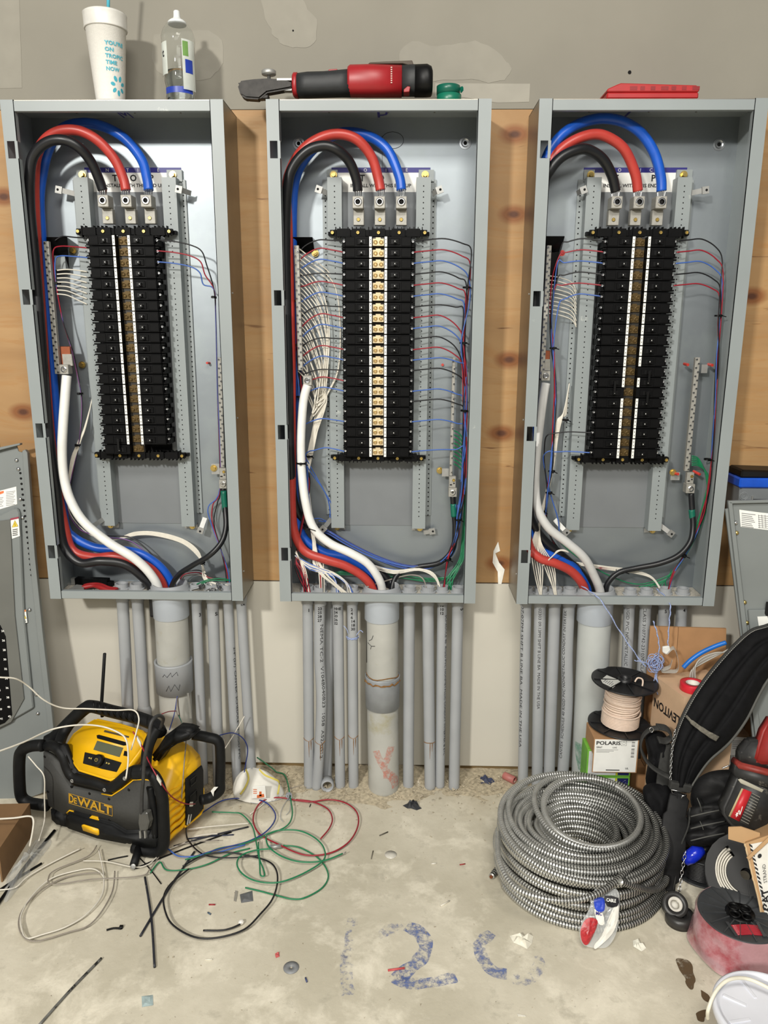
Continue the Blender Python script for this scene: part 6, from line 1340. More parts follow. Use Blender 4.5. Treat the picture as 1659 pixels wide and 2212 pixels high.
ribbed(q2, r0, 'loose_turn', e)
q3 = resample(cr([P(1340, 1905, -.62), P(1375, 1916, -.60), P(1410, 1922, -.56), P(1432, 1912, -.53), P(1440, 1895, -.50)], 10), .0022)
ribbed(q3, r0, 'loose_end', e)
B().mat(M('copper_conductor', (150, 90, 60), .4, .7)).tube([q[0], q[0]+(q[0]-q[3]).normalized()*.004], .004, 8).build('cut_end', e)
# torn clear bag with red bits hanging on the coil
bo = G(1290, 2046, .002); bn = V((0, -.86, .5)).normalized(); BPn = lambda x, y, d=0: PL(x, y, bo+bn*d, bn)
e = empty('torn_plastic_bag', bo, 'torn clear bag with red plastic bits leaning on the front of the metal coil', 'plastic bag')
film = M('clear_bag_film', (225, 228, 228), .12, 0, .02, 60, .5, alpha=.30, bscale=60)
def crump(poly, d, mt, name, par, amp=.004, t=.0006, n=4):
    q = cr([BPn(x, y, d) for x, y in poly], n, True); c = sum(q, V((0, 0, 0)))/len(q); b = B().mat(mt, False); N = len(q); rings = [q]
    for f in (.66, .33): rings.append([c.lerp(p, f)+bn*(amp*(noise.noise(p*70*f)+.6)) for p in q])
    vs = [p for r_ in rings for p in r_]+[c+bn*amp]
    fs = [(i*N+k, i*N+(k+1) % N, (i+1)*N+(k+1) % N, (i+1)*N+k) for i in range(2) for k in range(N)]+[(2*N+k, 2*N+(k+1) % N, 3*N) for k in range(N)]
    b.add(vs+[p-bn*t for p in vs], fs+[tuple(i+3*N+1 for i in reversed(f)) for f in fs]); return b.build(name, par)
crump([(1292, 1911), (1320, 1915), (1337, 1928), (1338, 1960), (1333, 2010), (1318, 2040), (1300, 2048), (1262, 2042), (1252, 2015), (1258, 1990), (1272, 1965), (1280, 1935)], .010, film, 'film', e, .008)
crump([(1275, 1982), (1290, 1988), (1288, 2005), (1270, 2040), (1258, 2035), (1254, 2012), (1262, 1990)], .021, M('red_plastic_bits', (186, 44, 50), .35, 0, .3, 200, alpha=.8), 'red_pieces', e, .006)
crump([(1284, 1942), (1304, 1940), (1306, 1965), (1296, 1970), (1286, 1964)], .020, M('blue_sticker', (40, 70, 190), .35), 'blue_label', e, .002, n=3)
crump([(1306, 1935), (1336, 1940), (1333, 1958), (1312, 1958)], .020, M('black_sticker', (24, 24, 28), .4), 'black_label', e, .001, n=2)
crump([(1326, 1960), (1336, 1958), (1334, 1990), (1322, 2018), (1300, 2040), (1286, 2050), (1284, 2042), (1300, 2020), (1312, 1990)], .016, M('white_paper', (226, 224, 216), .7), 'paper_strip', e, .003, n=3)
crump([(1284, 1964), (1300, 1968), (1306, 1995), (1296, 1998), (1288, 1985)], .019, M('white_paper'), 'paper_strip', e, .001, n=2)
b = B().mat(white); ux_ = (BPn(1340, 1950)-BPn(1300, 1945)).normalized(); uy_ = bn.cross(ux_); 
text(b, 'CABLE', BPn(1310, 1947, .0245), ux_, uy_, .0065, True, width=.020); b.mat(blueink); text(b, 'MC', BPn(1287, 1976, .024), ux_, uy_, .0065, True); b.build('label_print', e)
# ---------------------------------------------------------------- pile at the right
dcard = M('mid_brown_cardboard', (172, 130, 90), .8, 0, .06, 25)  # plain mid brown cardboard
def fbox(name, label, cat, x0, x1, yt, Yf, dep, mt, zb=0, tag_=True, ang=0, group=None, zt=None):
    a, c = P(x0, yt, Yf), P(x1, yt, Yf); zt = a.z if zt is None else zt
    e = empty(name, ((a.x+c.x)/2, Yf, zb), label, cat, group); L = c.x-a.x; ux = V((math.cos(ang), math.sin(ang), 0)); uy = V((-ux.y, ux.x, 0)); o = V((a.x, Yf, zb)); H = zt-zb
    t = .003
    B().mat(mt).obox(o, ux, uy, UZ, (0, L), (0, t), (0, H)).build('front_panel', e, bevel=.0006); B().mat(mt).obox(o, ux, uy, UZ, (0, L), (dep-t, dep), (0, H)).build('back_panel', e)
    B().mat(mt).obox(o, ux, uy, UZ, (0, t), (t, dep-t), (0, H)).build('side_panel', e); B().mat(mt).obox(o, ux, uy, UZ, (L-t, L), (t, dep-t), (0, H)).build('side_panel', e)
    h = (L-2*t)/2; B().mat(mt).obox(o, ux, uy, UZ, (t, t+h-.0008), (t, dep-t), (H-t, H)).build('top_flap', e); B().mat(mt).obox(o, ux, uy, UZ, (t+h+.0008, L-t), (t, dep-t), (H-t, H)).build('top_flap', e)
    return e, o, ux, uy, H, L
# flattened cardboard standing behind
e = empty('cardboard_sheet', P(1480, 1450, -.125), 'brown cardboard standing upright with a fold line behind the tool belt', 'cardboard')
for poly in ([(1405, 1353), (1465, 1355), (1458, 1465), (1380, 1700)], [(1466, 1355), (1569, 1358), (1562, 1700), (1382, 1700), (1459, 1465)]):
    pts = [P(x, y, -.118 if y > 1400 else -.112) for x, y in poly]; pts = [V((p.x, p.y, max(p.z, .002))) for p in pts]
    B().mat(dcard).prism(pts, (0, .006, 0)).build('cardboard_panel', e)
# box with upside-down lettering
na, nb = P(1414, 1462, -.17), P(1476, 1528, -.29); zt_ = na.z
ux = (V((nb.x, nb.y, 0))-V((na.x, na.y, 0))); L = ux.length; ux.normalize(); uy = V((-ux.y, ux.x, 0)); o = V((na.x, na.y, 0)); c2 = M('worn_cardboard', (204, 172, 140), .8, 0, .06, 25)
e = empty('cardboard_box', o+uy*.05, 'cardboard box with upside-down lettering behind the white wire spool', 'box')
B().mat(c2).obox(o, ux, uy, UZ, (0, L), (0, .003), (0, zt_)).build('side_panel', e); B().mat(c2).obox(o, ux, uy, UZ, (0, .003), (.003, .155), (0, zt_)).build('side_panel', e); B().mat(c2).obox(o, ux, uy, UZ, (L-.003, L), (.003, .155), (0, zt_)).build('side_panel', e)
B().mat(c2).obox(o, ux, uy, UZ, (0, L), (0, .077), (zt_, zt_+.003)).build('top_flap', e); B().mat(c2).obox(o, ux, uy, UZ, (0, L), (.079, .155), (zt_, zt_+.003)).build('top_flap', e)
b = B().mat(ink); text(b, 'LEVITON', o+ux*(L*.93)+UZ*(zt_*.86)-uy*.0006, -ux, -UZ, .024, True, width=L*.86); b.build('printed_text', e)
b = B().mat(M('grey_string', (160, 165, 172), .7))
tc = o+ux*(L*.75)+uy*.045+UZ*(zt_+.0035)
e = empty('tape_roll', tc, 'roll of bright red electrical tape lying on the lettered box', 'tape'); rt_ = M('red_vinyl_tape', (206, 36, 52), .35, 0, .05)
B().mat(rt_, True).lathe([(.017, 0), (.0300, 0), (.0305, .001), (.0305, .0180), (.030, .019), (.017, .019), (.017, 0)], tc, n=40, cap=False).build('tape', e)
B().mat(M('white_tape_core', (214, 210, 200), .6), True).lathe([(.014, .0), (.0172, .0), (.0172, .0186), (.014, .0186), (.014, 0)], tc, n=32, cap=False).build('core', e)
# green and white boxes with the labelled box and the spool on top
gb = M('green_box_edge', (112, 176, 60), .5); wb = M('white_box_face', (212, 214, 214), .5); yb = M('yellow_stripe', (196, 178, 50), .5); nb_ = M('navy_face', (26, 30, 84), .5)
Yg = -.236; x0, x1 = P(1267, 1655, Yg).x, P(1363, 1655, Yg).x; zmid, ztop = P(0, 1657, Yg).z, P(0, 1600, Yg).z
for z0, z1, lab in ((.001, zmid, 'lower of two white, green and navy boxes under the labelled box'), (zmid+.001, ztop, 'upper of two white, green and navy boxes, right under the labelled box')):
    e = empty('small_parts_box', ((x0+x1)/2, Yg+.03, z0), lab, 'box')
    B().mat(gb).box(x0, x1, Yg, Yg+.060, z0, z1).build('carton', e, bevel=.0008)
    xw = x0+(x1-x0)*.70
    B().mat(wb).box(x0+.004, xw-.004, Yg-.0006, Yg, z0+.004, z1-.004).build('white_face', e); B().mat(yb).box(xw-.003, xw+.001, Yg-.0006, Yg, z0+.004, z1-.004).build('yellow_stripe', e); B().mat(nb_).box(xw+.002, x1-.004, Yg-.0006, Yg, z0+.004, z1-.004).build('navy_face', e)
    b = B().mat(M('speckle', (120, 126, 140), .6)); random.seed(3)
    for i in range(16): xx, zz_ = random.uniform(xw+.004, x1-.006), random.uniform(z1-.03, z1-.008); b.box(xx, xx+.002, Yg-.0009, Yg-.0006, zz_, zz_+.001)
    b.build('speckled_print', e, kind='stuff')
Yp = -.262; pa, pb = P(1285, 1594, Yp), P(1378, 1601, Yp); zt2 = pa.z-.002; zb2 = ztop+.0005
e = empty('labelled_box', ((pa.x+pb.x)/2, Yp+.04, zb2), 'small brown box with a white POLARIS label under the white wire spool', 'box')
zfb = P(0, 1645, Yp).z
B().mat(card).box(pa.x-.001, pb.x+.001, Yp, Yp+.085, zb2, zt2).build('carton', e, bevel=.0008)
B().mat(card).box(pa.x-.002, pb.x+.002, Yp-.003, Yp-.0005, zfb-.002, zt2+.001).build('front_flap', e)
lb = B().mat(white).box(pa.x, pb.x-.001, Yp-.0036, Yp-.003, zfb, zt2).build('printed_label', e)
b = B().mat(ink); W_ = pb.x-pa.x; Ht = zt2-zfb
text(b, 'POLARIS', (pa.x+.004, Yp-.0038, zt2-.0145), (1, 0, 0), (0, 0, 1), .0100, True, width=W_*.56)
text(b, 'ISR67', (pa.x+.005, Yp-.0038, zt2-.024), (1, 0, 0), (0, 0, 1), .0045, True); text(b, 'LUG', (pa.x+W_*.42, Yp-.0038, zt2-.024), (1, 0, 0), (0, 0, 1), .0040, True); text(b, 'UL', (pa.x+W_*.75, Yp-.0038, zfb+.008), (1, 0, 0), (0, 0, 1), .005, True)
for i in range(13):
    z = zt2-.008-i*.0034; b.box(pb.x-.016, pb.x-.008, Yp-.0038, Yp-.0035, z, z+.0009+.001*(i % 3 == 0)) if i != 4 else None
for i in range(3): b.box(pa.x+.005, pa.x+W_*(.55-.1*i), Yp-.0038, Yp-.0035, zt2-.029-i*.0035, zt2-.0283-i*.0035)
b.box(pa.x+W_*.30, pa.x+W_*.62, Yp-.0038, Yp-.0035, zfb+.004, zfb+.0065)
c = V((pa.x+W_*.67, Yp-.0038, zt2-.010))
for s in (.0065, .003): b.tube([c+V((-s, 0, -s)), c+V((s, 0, -s)), c+V((s, 0, s)), c+V((-s, 0, s))], .0005, 4, closed=True)
b.build('label_print', lb)
zb3 = zt2+.0015; sc_ = G(1338, 1566, zb3); Ys = sc_.y; sR = .5*(P(1405, 1575, Ys).x-P(1271, 1575, Ys).x)
e = empty('wire_spool', sc_, 'black spool half full of cream wire standing on the labelled box', 'wire spool')
sp_b = M('spool_black_plastic', (22, 22, 24), .45, 0, .15, 60); hs = P(1342, 1482, Ys).z-P(1338, 1575, Ys).z
axs = (V((.0045, 0, hs))).normalized()
def flange(par, c, ax, R, t, hub, mt=sp_b, spokes=8, name='flange', n=48, rib=.0022):
    b = B().mat(mt, True).lathe([(hub*.55, 0), (R-.003, 0), (R, .001), (R, t), (R-.002, t+.0006), (R-.005, t), (hub*.55, t), (hub*.55, 0)], c, ax, n=n, cap=False).build(name, par)
    u = V(ax).orthogonal().normalized(); w_ = V(ax).cross(u)
    for i in range(spokes):
        a = i/spokes*6.283; d = u*math.cos(a)+w_*math.sin(a); s_ = V(ax).cross(d); B().mat(mt).obox(c, d, s_, ax, (hub, R-.005), (-.0012, .0012), (t, t+rib)).build('spoke', b)
    return b
flange(e, sc_, axs, sR, .004, .018)
flange(e, sc_+axs*hs, axs, sR*1.04, .004, .018)
B().mat(sp_b, True).lathe([(.018, hs), (.018, hs+.012), (.013, hs+.012), (.013, hs), (.013, hs-.03)], sc_, axs, n=28, cap=False).build('hub', e)
cw = M('cream_wire', (222, 200, 182), .45, 0, .06, 80); pts = []; u = axs.orthogonal().normalized(); w_ = axs.cross(u); Rw = sR*.575
for i in range(24*27):
    t = i/24; zz_ = .006+(hs-.014)*t/27; R_ = Rw*(1 if t < 9 else .93)+.002*math.sin(t*2.3)*(t > 8); tl_ = .004*math.sin(t*.7)*(t > 8)
    a = t*6.283; pts.append(sc_+axs*(zz_+tl_*math.cos(a))+(u*math.cos(a)+w_*math.sin(a))*R_)
B().mat(cw, True).tube(pts, .0023, 6).build('wound_wire', e, recalc=False)
B().mat(M('spool_core', (190, 172, 154), .6), True).lathe([(Rw*.93, .004), (Rw*.88, hs-.001)], sc_, axs, n=32).build('core', e)
q_ = [sc_+axs*(hs+.0055)+V((x, y, 0)) for x, y in ((-.070, -.012), (-.040, .026), (-.012, -.008), (-.044, -.048))]
lb = B().mat(M('spool_label_paper', (206, 206, 200), .4)).prism(q_, (0, 0, .0008)).build('paper_label', e)
b = B().mat(M('grey_print', (120, 120, 122), .6)); uu = (q_[1]-q_[0]).normalized(); vv = (q_[3]-q_[0]).normalized()
for i in range(5): b.obox(q_[0]+UZ*.0009, uu, vv, UZ, (.006, .030-(i*5 % 3)*.004), (.010+i*.006, .012+i*.006), (0, .0003))
b.build('label_print', lb)
B().mat(cw, True).tube(cr([sc_+axs*(hs+.006)+V((.022, -.012, 0)), sc_+axs*(hs+.014)+V((.030, -.006, 0)), sc_+axs*(hs+.016)+V((.038, -.018, 0)), sc_+axs*(hs+.006)+V((.036, -.030, 0)), sc_+axs*(hs-.02)+V((.030, -.034, 0))], 5), .0022, 7).build('wire_end', e)
# brown carton right of the green boxes, hidden partly by the straps
fbox('cardboard_box', 'plain brown carton low down between green boxes and black straps', 'box', 1366, 1420, 1656, -.155, .04, dcard)
# string bundle hanging from the right panel
stg = M('twisted_string', (150, 165, 205), .8, 0, .3, 300); e = empty('knotted_string', P(1418, 1440, -.18), 'blue and white string hanging from the right panel in a tangled knot', 'string')
def strg(pts, r=.0016, n=6): 
    q = cr(pp(pts), 8); b = B().mat(stg, True)
    return b.tube([p+V((math.sin(i*1.3)*.0009, 0, math.cos(i*1.3)*.0009)) for i, p in enumerate(q)], [r*(1+.25*math.sin(i*1.6)) for i in range(len(q))], n).build('string_strand', e)
strg([(1250, 1262, -.09), (1275, 1278, -.13), (1300, 1300, -.165), (1340, 1365, -.17), (1378, 1420, -.175), (1395, 1440, -.18)])
strg([(1418, 1272, -.07), (1440, 1292, -.12), (1448, 1310, -.16), (1446, 1340, -.17), (1443, 1385, -.175), (1443, 1400, -.18)])
strg([(1411, 1342, -.17), (1420, 1370, -.175), (1424, 1400, -.18), (1420, 1425, -.18)]); strg([(1370, 1427, -.175), (1388, 1430, -.18), (1410, 1436, -.18)], .0012)
strg([(1418, 1440, -.18), (1418, 1465, -.19), (1424, 1490, -.19), (1425, 1520, -.19)], .0022); strg([(1420, 1450, -.18), (1413, 1470, -.19), (1420, 1500, -.19)], .0014)
kb = B().mat(stg, True); kc = P(1417, 1434, -.185)
for i in range(16):
    d = V((random.gauss(0, 1), random.gauss(0, 1), random.gauss(0, .8))).normalized(); u = d.orthogonal().normalized(); v = d.cross(u); r = random.uniform(.008, .018); oo = V((rj(.010), rj(.006), rj(.014)))
    kb.tube([kc+oo+(u*math.cos(t/12*6.283)+v*math.sin(t/12*6.283))*r for t in range(12)], .0012, 5, closed=True)
kb.build('knot', e, kind='stuff')
B().mat(M('white_plastic_piece', (226, 226, 222), .4)).prism(pp([(1432, 1398, -.19), (1447, 1396, -.19), (1450, 1408, -.19), (1440, 1415, -.19), (1432, 1410, -.19)]), (0, .008, 0)).build('plastic_piece', e, bevel=.002)
fm2 = M('clear_strap_film', (200, 198, 190), .15, 0, .05, 60, alpha=.5)
B().mat(fm2, True).ribbon(cr(pp([(1440, 1412, -.19), (1456, 1400, -.19), (1466, 1430, -.19), (1462, 1448, -.19), (1445, 1450, -.19), (1428, 1448, -.19), (1446, 1440, -.185), (1452, 1425, -.185)]), 6), .016, .0008, (.3, 1, .2)).build('clear_loop', e)
# blue cable stub and grey wires on the box
B().mat(M('bright_blue_jacket', (30, 110, 200), .35), True).tube(cr(pp([(1476, 1442, -.20), (1492, 1426, -.20), (1515, 1410, -.20), (1545, 1396, -.20), (1568, 1388, -.20)]), 6), .0058, 14).build('cable_offcut', label='bright blue cable offcut lying in front of the upright cardboard', cat='cable')
b = B().mat(w_gry, True); e = empty('wire_offcuts', P(1510, 1450, -.2), 'bundle of grey wire offcuts on the box beside the blue cable offcut', 'wires')
for i in range(5): B().mat(w_gry if i % 2 else M('pale_grey_wire', (180, 178, 170), .45), True).tube(cr(pp([(1490+i*3, 1470, -.21), (1494+i*2, 1448-i*2, -.21), (1515, 1434-i*3, -.2), (1545, 1418-i*2, -.2), (1575, 1402+i*2, -.2)]), 5), .0018, 6).build('wire', e)
# ---------------------------------------------------------------- panel cover and bin at the right edge
n2 = V((-.16, -.97, .10)).normalized(); o2 = P(1576, 1084, -.155); D_ = lambda x, y, d=0: PL(x, y, o2+n2*d, n2)
e = empty('panel_cover', G(1660, 1700), 'grey panel cover leaning on the wall at the right edge behind the belt', 'panel cover')
def slab2(poly, d, t, mt, name, par=None, bevel=.0008): return B().mat(mt).prism([D_(x, y, d) for x, y in poly], -n2*t).build(name, par or e, bevel=bevel)
slab2([(1576, 1084), (1780, 1078), (1780, 1720), (1650, 1730), (1639, 1634), (1605, 1350)], 0, .003, cpaint, 'cover_sheet')
slab2([(1573, 1083), (1582, 1085), (1613, 1350), (1650, 1634), (1662, 1730), (1650, 1732), (1638, 1640), (1603, 1352)], .012, .014, cpaint, 'edge_flange')
slab2([(1573, 1082), (1780, 1076), (1780, 1083), (1578, 1088)], .012, .014, cpaint, 'top_flange')
slab2([(1567, 1100), (1574, 1098), (1605, 1352), (1640, 1640), (1652, 1732), (1645, 1734), (1632, 1645), (1597, 1352)], .002, .010, cpaint, 'side_lip')
lb = slab2([(1597, 1101), (1642, 1107), (1700, 1113), (1700, 1149), (1650, 1144), (1600, 1138)], .0008, .0006, white, 'printed_label', bevel=0)
b = B().mat(M('grey_print', (120, 120, 122), .6))
for i in range(8):
    y = 1108+i*4; b.prism([D_(1602, y, .0012), D_(1632-(i*7 % 9), y+3.4, .0012), D_(1632-(i*7 % 9), y+4.8, .0012), D_(1602, y+1.4, .0012)], -n2*.0003)
for i in range(7): b.prism([D_(1638, 1113+i*4.3, .0012), D_(1670, 1116+i*4.3, .0012), D_(1670, 1117+i*4.3, .0012), D_(1638, 1114+i*4.3, .0012)], -n2*.0003)
for i in range(5): b.prism([D_(1638+i*7, 1112, .0012), D_(1639+i*7, 1112, .0012), D_(1641+i*7, 1141, .0012), D_(1640+i*7, 1141, .0012)], -n2*.0003)
b.build('label_print', lb)
for x, y in ((1589, 1129), (1591, 1151), (1608, 1301), (1613, 1345), (1637, 1578)): b = B(); b.mat(brass if y > 1140 else chrome, True).lathe([(.0055, 0), (.005, .003), (.002, .005)], D_(x, y, .001), n2, n=12); b.build('screw', e)
slab2([(1616, 1318), (1700, 1316), (1700, 1420), (1626, 1420)], .008, .009, cpaint, 'latch_plate', bevel=.002); lp = slab2([(1636, 1332), (1658, 1331), (1662, 1352), (1639, 1352)], .010, .001, white, 'latch_label', bevel=0)
B().mat(hole).prism([D_(x, y, .0095) for x, y in ((1655, 1300), (1700, 1298), (1700, 1345), (1662, 1346), (1652, 1325))], -n2*.001).build('latch_recess', e)
xb0, xb1, Yb_ = P(1598, 1040, -.10).x, P(1800, 1040, -.10).x, -.10; zt4 = P(1620, 1024, Yb_).z
zs = zt4-.135; xk = P(1705, 1085, -.1).x
e = empty('cardboard_box', ((xk+xb1)/2, Yb_+.04, 0), 'tall carton behind the right panel cover holding up the grey bin', 'box'); B().mat(dcard).box(xk, xb1+.05, Yb_, -.012, 0, zs).build('carton', e, bevel=.001)
e = empty('storage_bin', ((xb0+xb1)/2, Yb_+.04, zs), 'grey bin with blue rim and black lid showing above the right panel cover', 'bin')
B().mat(M('translucent_grey_bin', (120, 124, 126), .4, 0, .06, 20)).hexa([V((xb0+.008, Yb_, zs)), V((xb1, Yb_, zs)), V((xb1, -.012, zs)), V((xb0+.008, -.012, zs)), V((xb0+.003, Yb_, zt4-.03)), V((xb1, Yb_, zt4-.03)), V((xb1, -.012, zt4-.03)), V((xb0+.003, -.012, zt4-.03))]).build('tub', e, bevel=.006)
B().mat(M('bright_blue_rim', (28, 84, 196), .35)).box(xb0-.002, xb1, Yb_-.006, -.010, zt4-.036, zt4-.010).build('blue_rim', e, bevel=.004)
B().mat(blk2).hexa([V((xb0, Yb_-.004, zt4-.010)), V((xb1, Yb_-.004, zt4-.010)), V((xb1, -.012, zt4-.010)), V((xb0, -.012, zt4-.010)), V((xb0+.005, Yb_+.004, zt4+.010)), V((xb1, Yb_+.004, zt4+.004)), V((xb1, -.016, zt4+.004)), V((xb0+.005, -.016, zt4+.010))]).build('lid', e, bevel=.004)
b = B().mat(M('bin_emboss', (140, 144, 146), .4)); c = P(1607, 1072, Yb_-.001)
for r in (.010, .007): b.tube([c+V((math.cos(a/16*6.283)*r, 0, math.sin(a/16*6.283)*r)) for a in range(16)], .0008, 5, closed=True)
b.build('embossed_ring', e)
B().mat(zinc).box(P(1626, 1060, Yb_-.004).x, P(1629, 1060, Yb_-.004).x, Yb_-.004, Yb_, P(0, 1080, Yb_).z, P(0, 1058, Yb_).z).build('latch', e); B().mat(blk2).box(P(1630, 1060, Yb_-.004).x, xb1, Yb_-.004, Yb_, P(0, 1085, Yb_).z, P(0, 1064, Yb_).z).build('dark_panel', e)
# box with barcode
e, o, ux, uy, H, L = fbox('cardboard_box', 'dark brown carton with barcode label behind the belt, beside right cover', 'box', 1535, 1618, 1585, -.145, .05, M('dark_carton', (120, 92, 66), .8))
lp = B().mat(M('pale_grey_label', (196, 196, 196), .5)).prism([P(x, y, -.1455) for x, y in ((1558, 1590), (1615, 1593), (1612, 1655), (1552, 1650))], (0, -.0006, 0)).build('shipping_label', e)  # label paper in an even pale grey
b = B().mat(ink); x = 1557
for i in range(24):
    wd = (.9, 1.8, .9, 2.4)[(i*7) % 4]; b.prism([P(x, 1631, -.1464), P(x+wd*.6, 1631, -.1464), P(x+wd*.6, 1648, -.1464), P(x, 1648, -.1464)], (0, -.0002, 0)); x += wd+.9
b.mat(M('grey_print')).prism([P(x, y, -.1464) for x, y in ((1560, 1592), (1576, 1593), (1574, 1616), (1560, 1614))], (0, -.0002, 0)); 
for i in range(5): b.prism([P(1582, 1600+i*4, -.1464), P(1606-i*3, 1600+i*4, -.1464), P(1606-i*3, 1601.5+i*4, -.1464), P(1582, 1601.5+i*4, -.1464)], (0, -.0002, 0))
b.build('label_print', lp)

# ---------------------------------------------------------------- tool belt
fab = M('black_padded_fabric', (14, 14, 16), .8, 0, .3, 60, .3, bscale=500, spec=.2); fab2 = M('black_leather', (26, 26, 27), .65, 0, .25, 50, .2, spec=.3); web = M('grey_black_webbing', (48, 48, 46), .8, 0, .2, 90, .3, bscale=700); pipe_ = M('grey_edge_piping', (84, 84, 80), .7)
tb = empty('tool_belt', G(1480, 1965), 'black padded tool belt with pouches and straps heaped at the right', 'tool belt')
Lf = cr([V((x, y, d)) for x, y, d in ((1720, 1325, -.20), (1660, 1351, -.22), (1622, 1364, -.23), (1580, 1402, -.25), (1530, 1460, -.27), (1490, 1520, -.30), (1463, 1580, -.32), (1450, 1635, -.34), (1449, 1700, -.36))], 5)
Rt = cr([V((x, y, d)) for x, y, d in ((1740, 1370, -.24), (1700, 1420, -.25), (1668, 1455, -.27), (1640, 1500, -.29), (1612, 1555, -.31), (1575, 1605, -.33), (1535, 1640, -.35), (1510, 1672, -.36), (1492, 1702, -.37))], 5)
nv = len(Lf); nu = 24; vs = []; vb = []
for i in range(nv):
    for j in range(nu+1):
        t = j/nu; c = Lf[i].lerp(Rt[i], t); lane = abs(((t*3) % 1)-.5)*2; seg = abs((((i/nv*3.2)+(.5 if int(t*3) % 2 else 0)) % 1)-.5)*2
        h = .014*(1-lane**4)*(1-seg**8*.9)+.016*math.sin(math.pi*t)
        p = P(c.x, c.y, c.z); nrm = (CAM-p).normalized()
        vs.append(P(c.x, c.y, c.z-h)); vb.append(P(c.x, c.y, c.z+.012))
b = B().mat(fab, True); m_ = nu+1
fs = [(i*m_+j, i*m_+j+1, (i+1)*m_+j+1, (i+1)*m_+j) for i in range(nv-1) for j in range(nu)]
o_n = len(vs); fs2 = [tuple(k+o_n for k in reversed(f)) for f in fs]
rim = [(i*m_, (i+1)*m_, (i+1)*m_+o_n, i*m_+o_n) for i in range(nv-1)]+[(i*m_+nu, i*m_+nu+o_n, (i+1)*m_+nu+o_n, (i+1)*m_+nu) for i in range(nv-1)]+[(j, j+o_n, j+1+o_n, j+1) for j in range(nu)]+[((nv-1)*m_+j, (nv-1)*m_+j+1, (nv-1)*m_+j+1+o_n, (nv-1)*m_+j+o_n) for j in range(nu)]
b.add(vs+vb, fs+fs2+rim).build('padded_belt', tb)
for S_, mt in ((Lf, web), (Rt, pipe_)): B().mat(mt, True).tube([P(c.x, c.y, c.z-.004) for c in S_], .0055 if mt is web else .0035, 8).build('edge_piping', tb)
thr = M('pale_thread', (190, 188, 180), .6)
st = [P(c.x+1, c.y+2, c.z-.0105) for c in Lf]; sb = B().mat(thr)
for a, c in zip(st, st[1:]):
    for k in range(3): sb.tube([a.lerp(c, k/3), a.lerp(c, k/3+.2)], .0006, 4)
sb.build('stitching', tb, kind='stuff')
fz = M('pale_fuzz', (110, 106, 96), .95, 0, .4, 120, .6, bscale=400)
def onbelt(u, t, d=.028): k = min(int(u*(nv-1)), nv-1); c = Lf[k].lerp(Rt[k], t); return P(c.x, c.y, c.z-d)
B().mat(fz, True).ribbon(cr([P(1482, 1546, -.332), P(1495, 1560, -.345), P(1515, 1575, -.355), P(1535, 1588, -.36), P(1550, 1596, -.36)], 5), [.006]*5+[.010]*5+[.012]*5+[.014]*6, .003, (.6, 0, .8)).build('worn_seam', tb)
def chain(pts, par, r=.0042, w_=.0009, name='chain_link'):
    q = resample(cr(pts, 8), r*2.6)
    for i, (a, c) in enumerate(zip(q, q[1:])):
        d = (c-a).normalized(); u = d.orthogonal().normalized(); v = d.cross(u); u = (u+v*(1 if i % 2 else -.6)).normalized(); m_ = (a+c)/2
        B().mat(chrome, True).tube([m_+d*math.cos(t/10*6.283)*r*1.7+u*math.sin(t/10*6.283)*r for t in range(10)], w_, 5, closed=True).build(name, par, recalc=False)
chain([P(1459, 1575, -.345), P(1453, 1610, -.352), P(1450, 1650, -.365), P(1448, 1690, -.38)], tb, .0026, .0007)
# buckle and hanging strap
B().mat(web).obox(P(1470, 1700, -.385), (1, 0, -.2), (0, 1, 0), (.2, 0, 1), (-.026, .026), (-.006, .01), (-.010, .010)).build('keeper_loop', tb, bevel=.003)
q_ = pp([(1450, 1706, -.395), (1482, 1712, -.395), (1481, 1719, -.395), (1474, 1719, -.395), (1471, 1728, -.395), (1463, 1727, -.395), (1462, 1716, -.395), (1452, 1713, -.395)])
B().mat(chrome, True).tube(q_, .0016, 8, closed=True).build('buckle', tb)
B().mat(fab2, True).ribbon(cr(pp([(1470, 1712, -.385), (1462, 1750, -.41), (1456, 1800, -.44), (1450, 1850, -.47), (1449, 1890, -.48), (1448, 1925, -.49)]), 6), [.030]*2+[.046]*6+[.060]*9+[.058]*6+[.040]*4+[.022]*4, .006, (1, 0, 0)).build('hanging_strap', tb)
B().mat(web, True).tube(cr(pp([(1490, 1745, -.425), (1487, 1785, -.44), (1468, 1835, -.46), (1460, 1888, -.48), (1454, 1922, -.49)]), 6), .0022, 8).build('strap_edge', tb)
B().mat(web, True).ribbon(cr(pp([(1422, 1572, -.34), (1404, 1576, -.34), (1388, 1592, -.34), (1385, 1618, -.345), (1400, 1648, -.35), (1425, 1668, -.36), (1450, 1680, -.37)]), 6), .016, .005, (.25, 1, .2)).build('strap_loop', tb)
B().mat(web, True).ribbon(cr(pp([(1420, 1570, -.335), (1440, 1574, -.33), (1450, 1590, -.33), (1438, 1600, -.33), (1422, 1598, -.335)]), 6), .020, .005, (.2, 1, .3)).build('strap_loop', tb)
B().mat(chrome, True).tube(cr(pp([(1403, 1574, -.35), (1409, 1572, -.35), (1412, 1577, -.35), (1407, 1582, -.35)]), 4, True), .001, 6, closed=True).build('rivet_ring', tb)
B().mat(web, True).ribbon(cr(pp([(1444, 1605, -.32), (1438, 1640, -.33), (1432, 1680, -.34), (1428, 1730, -.36)]), 6), .030, .006, (1, 0, 0)).build('strap', tb)
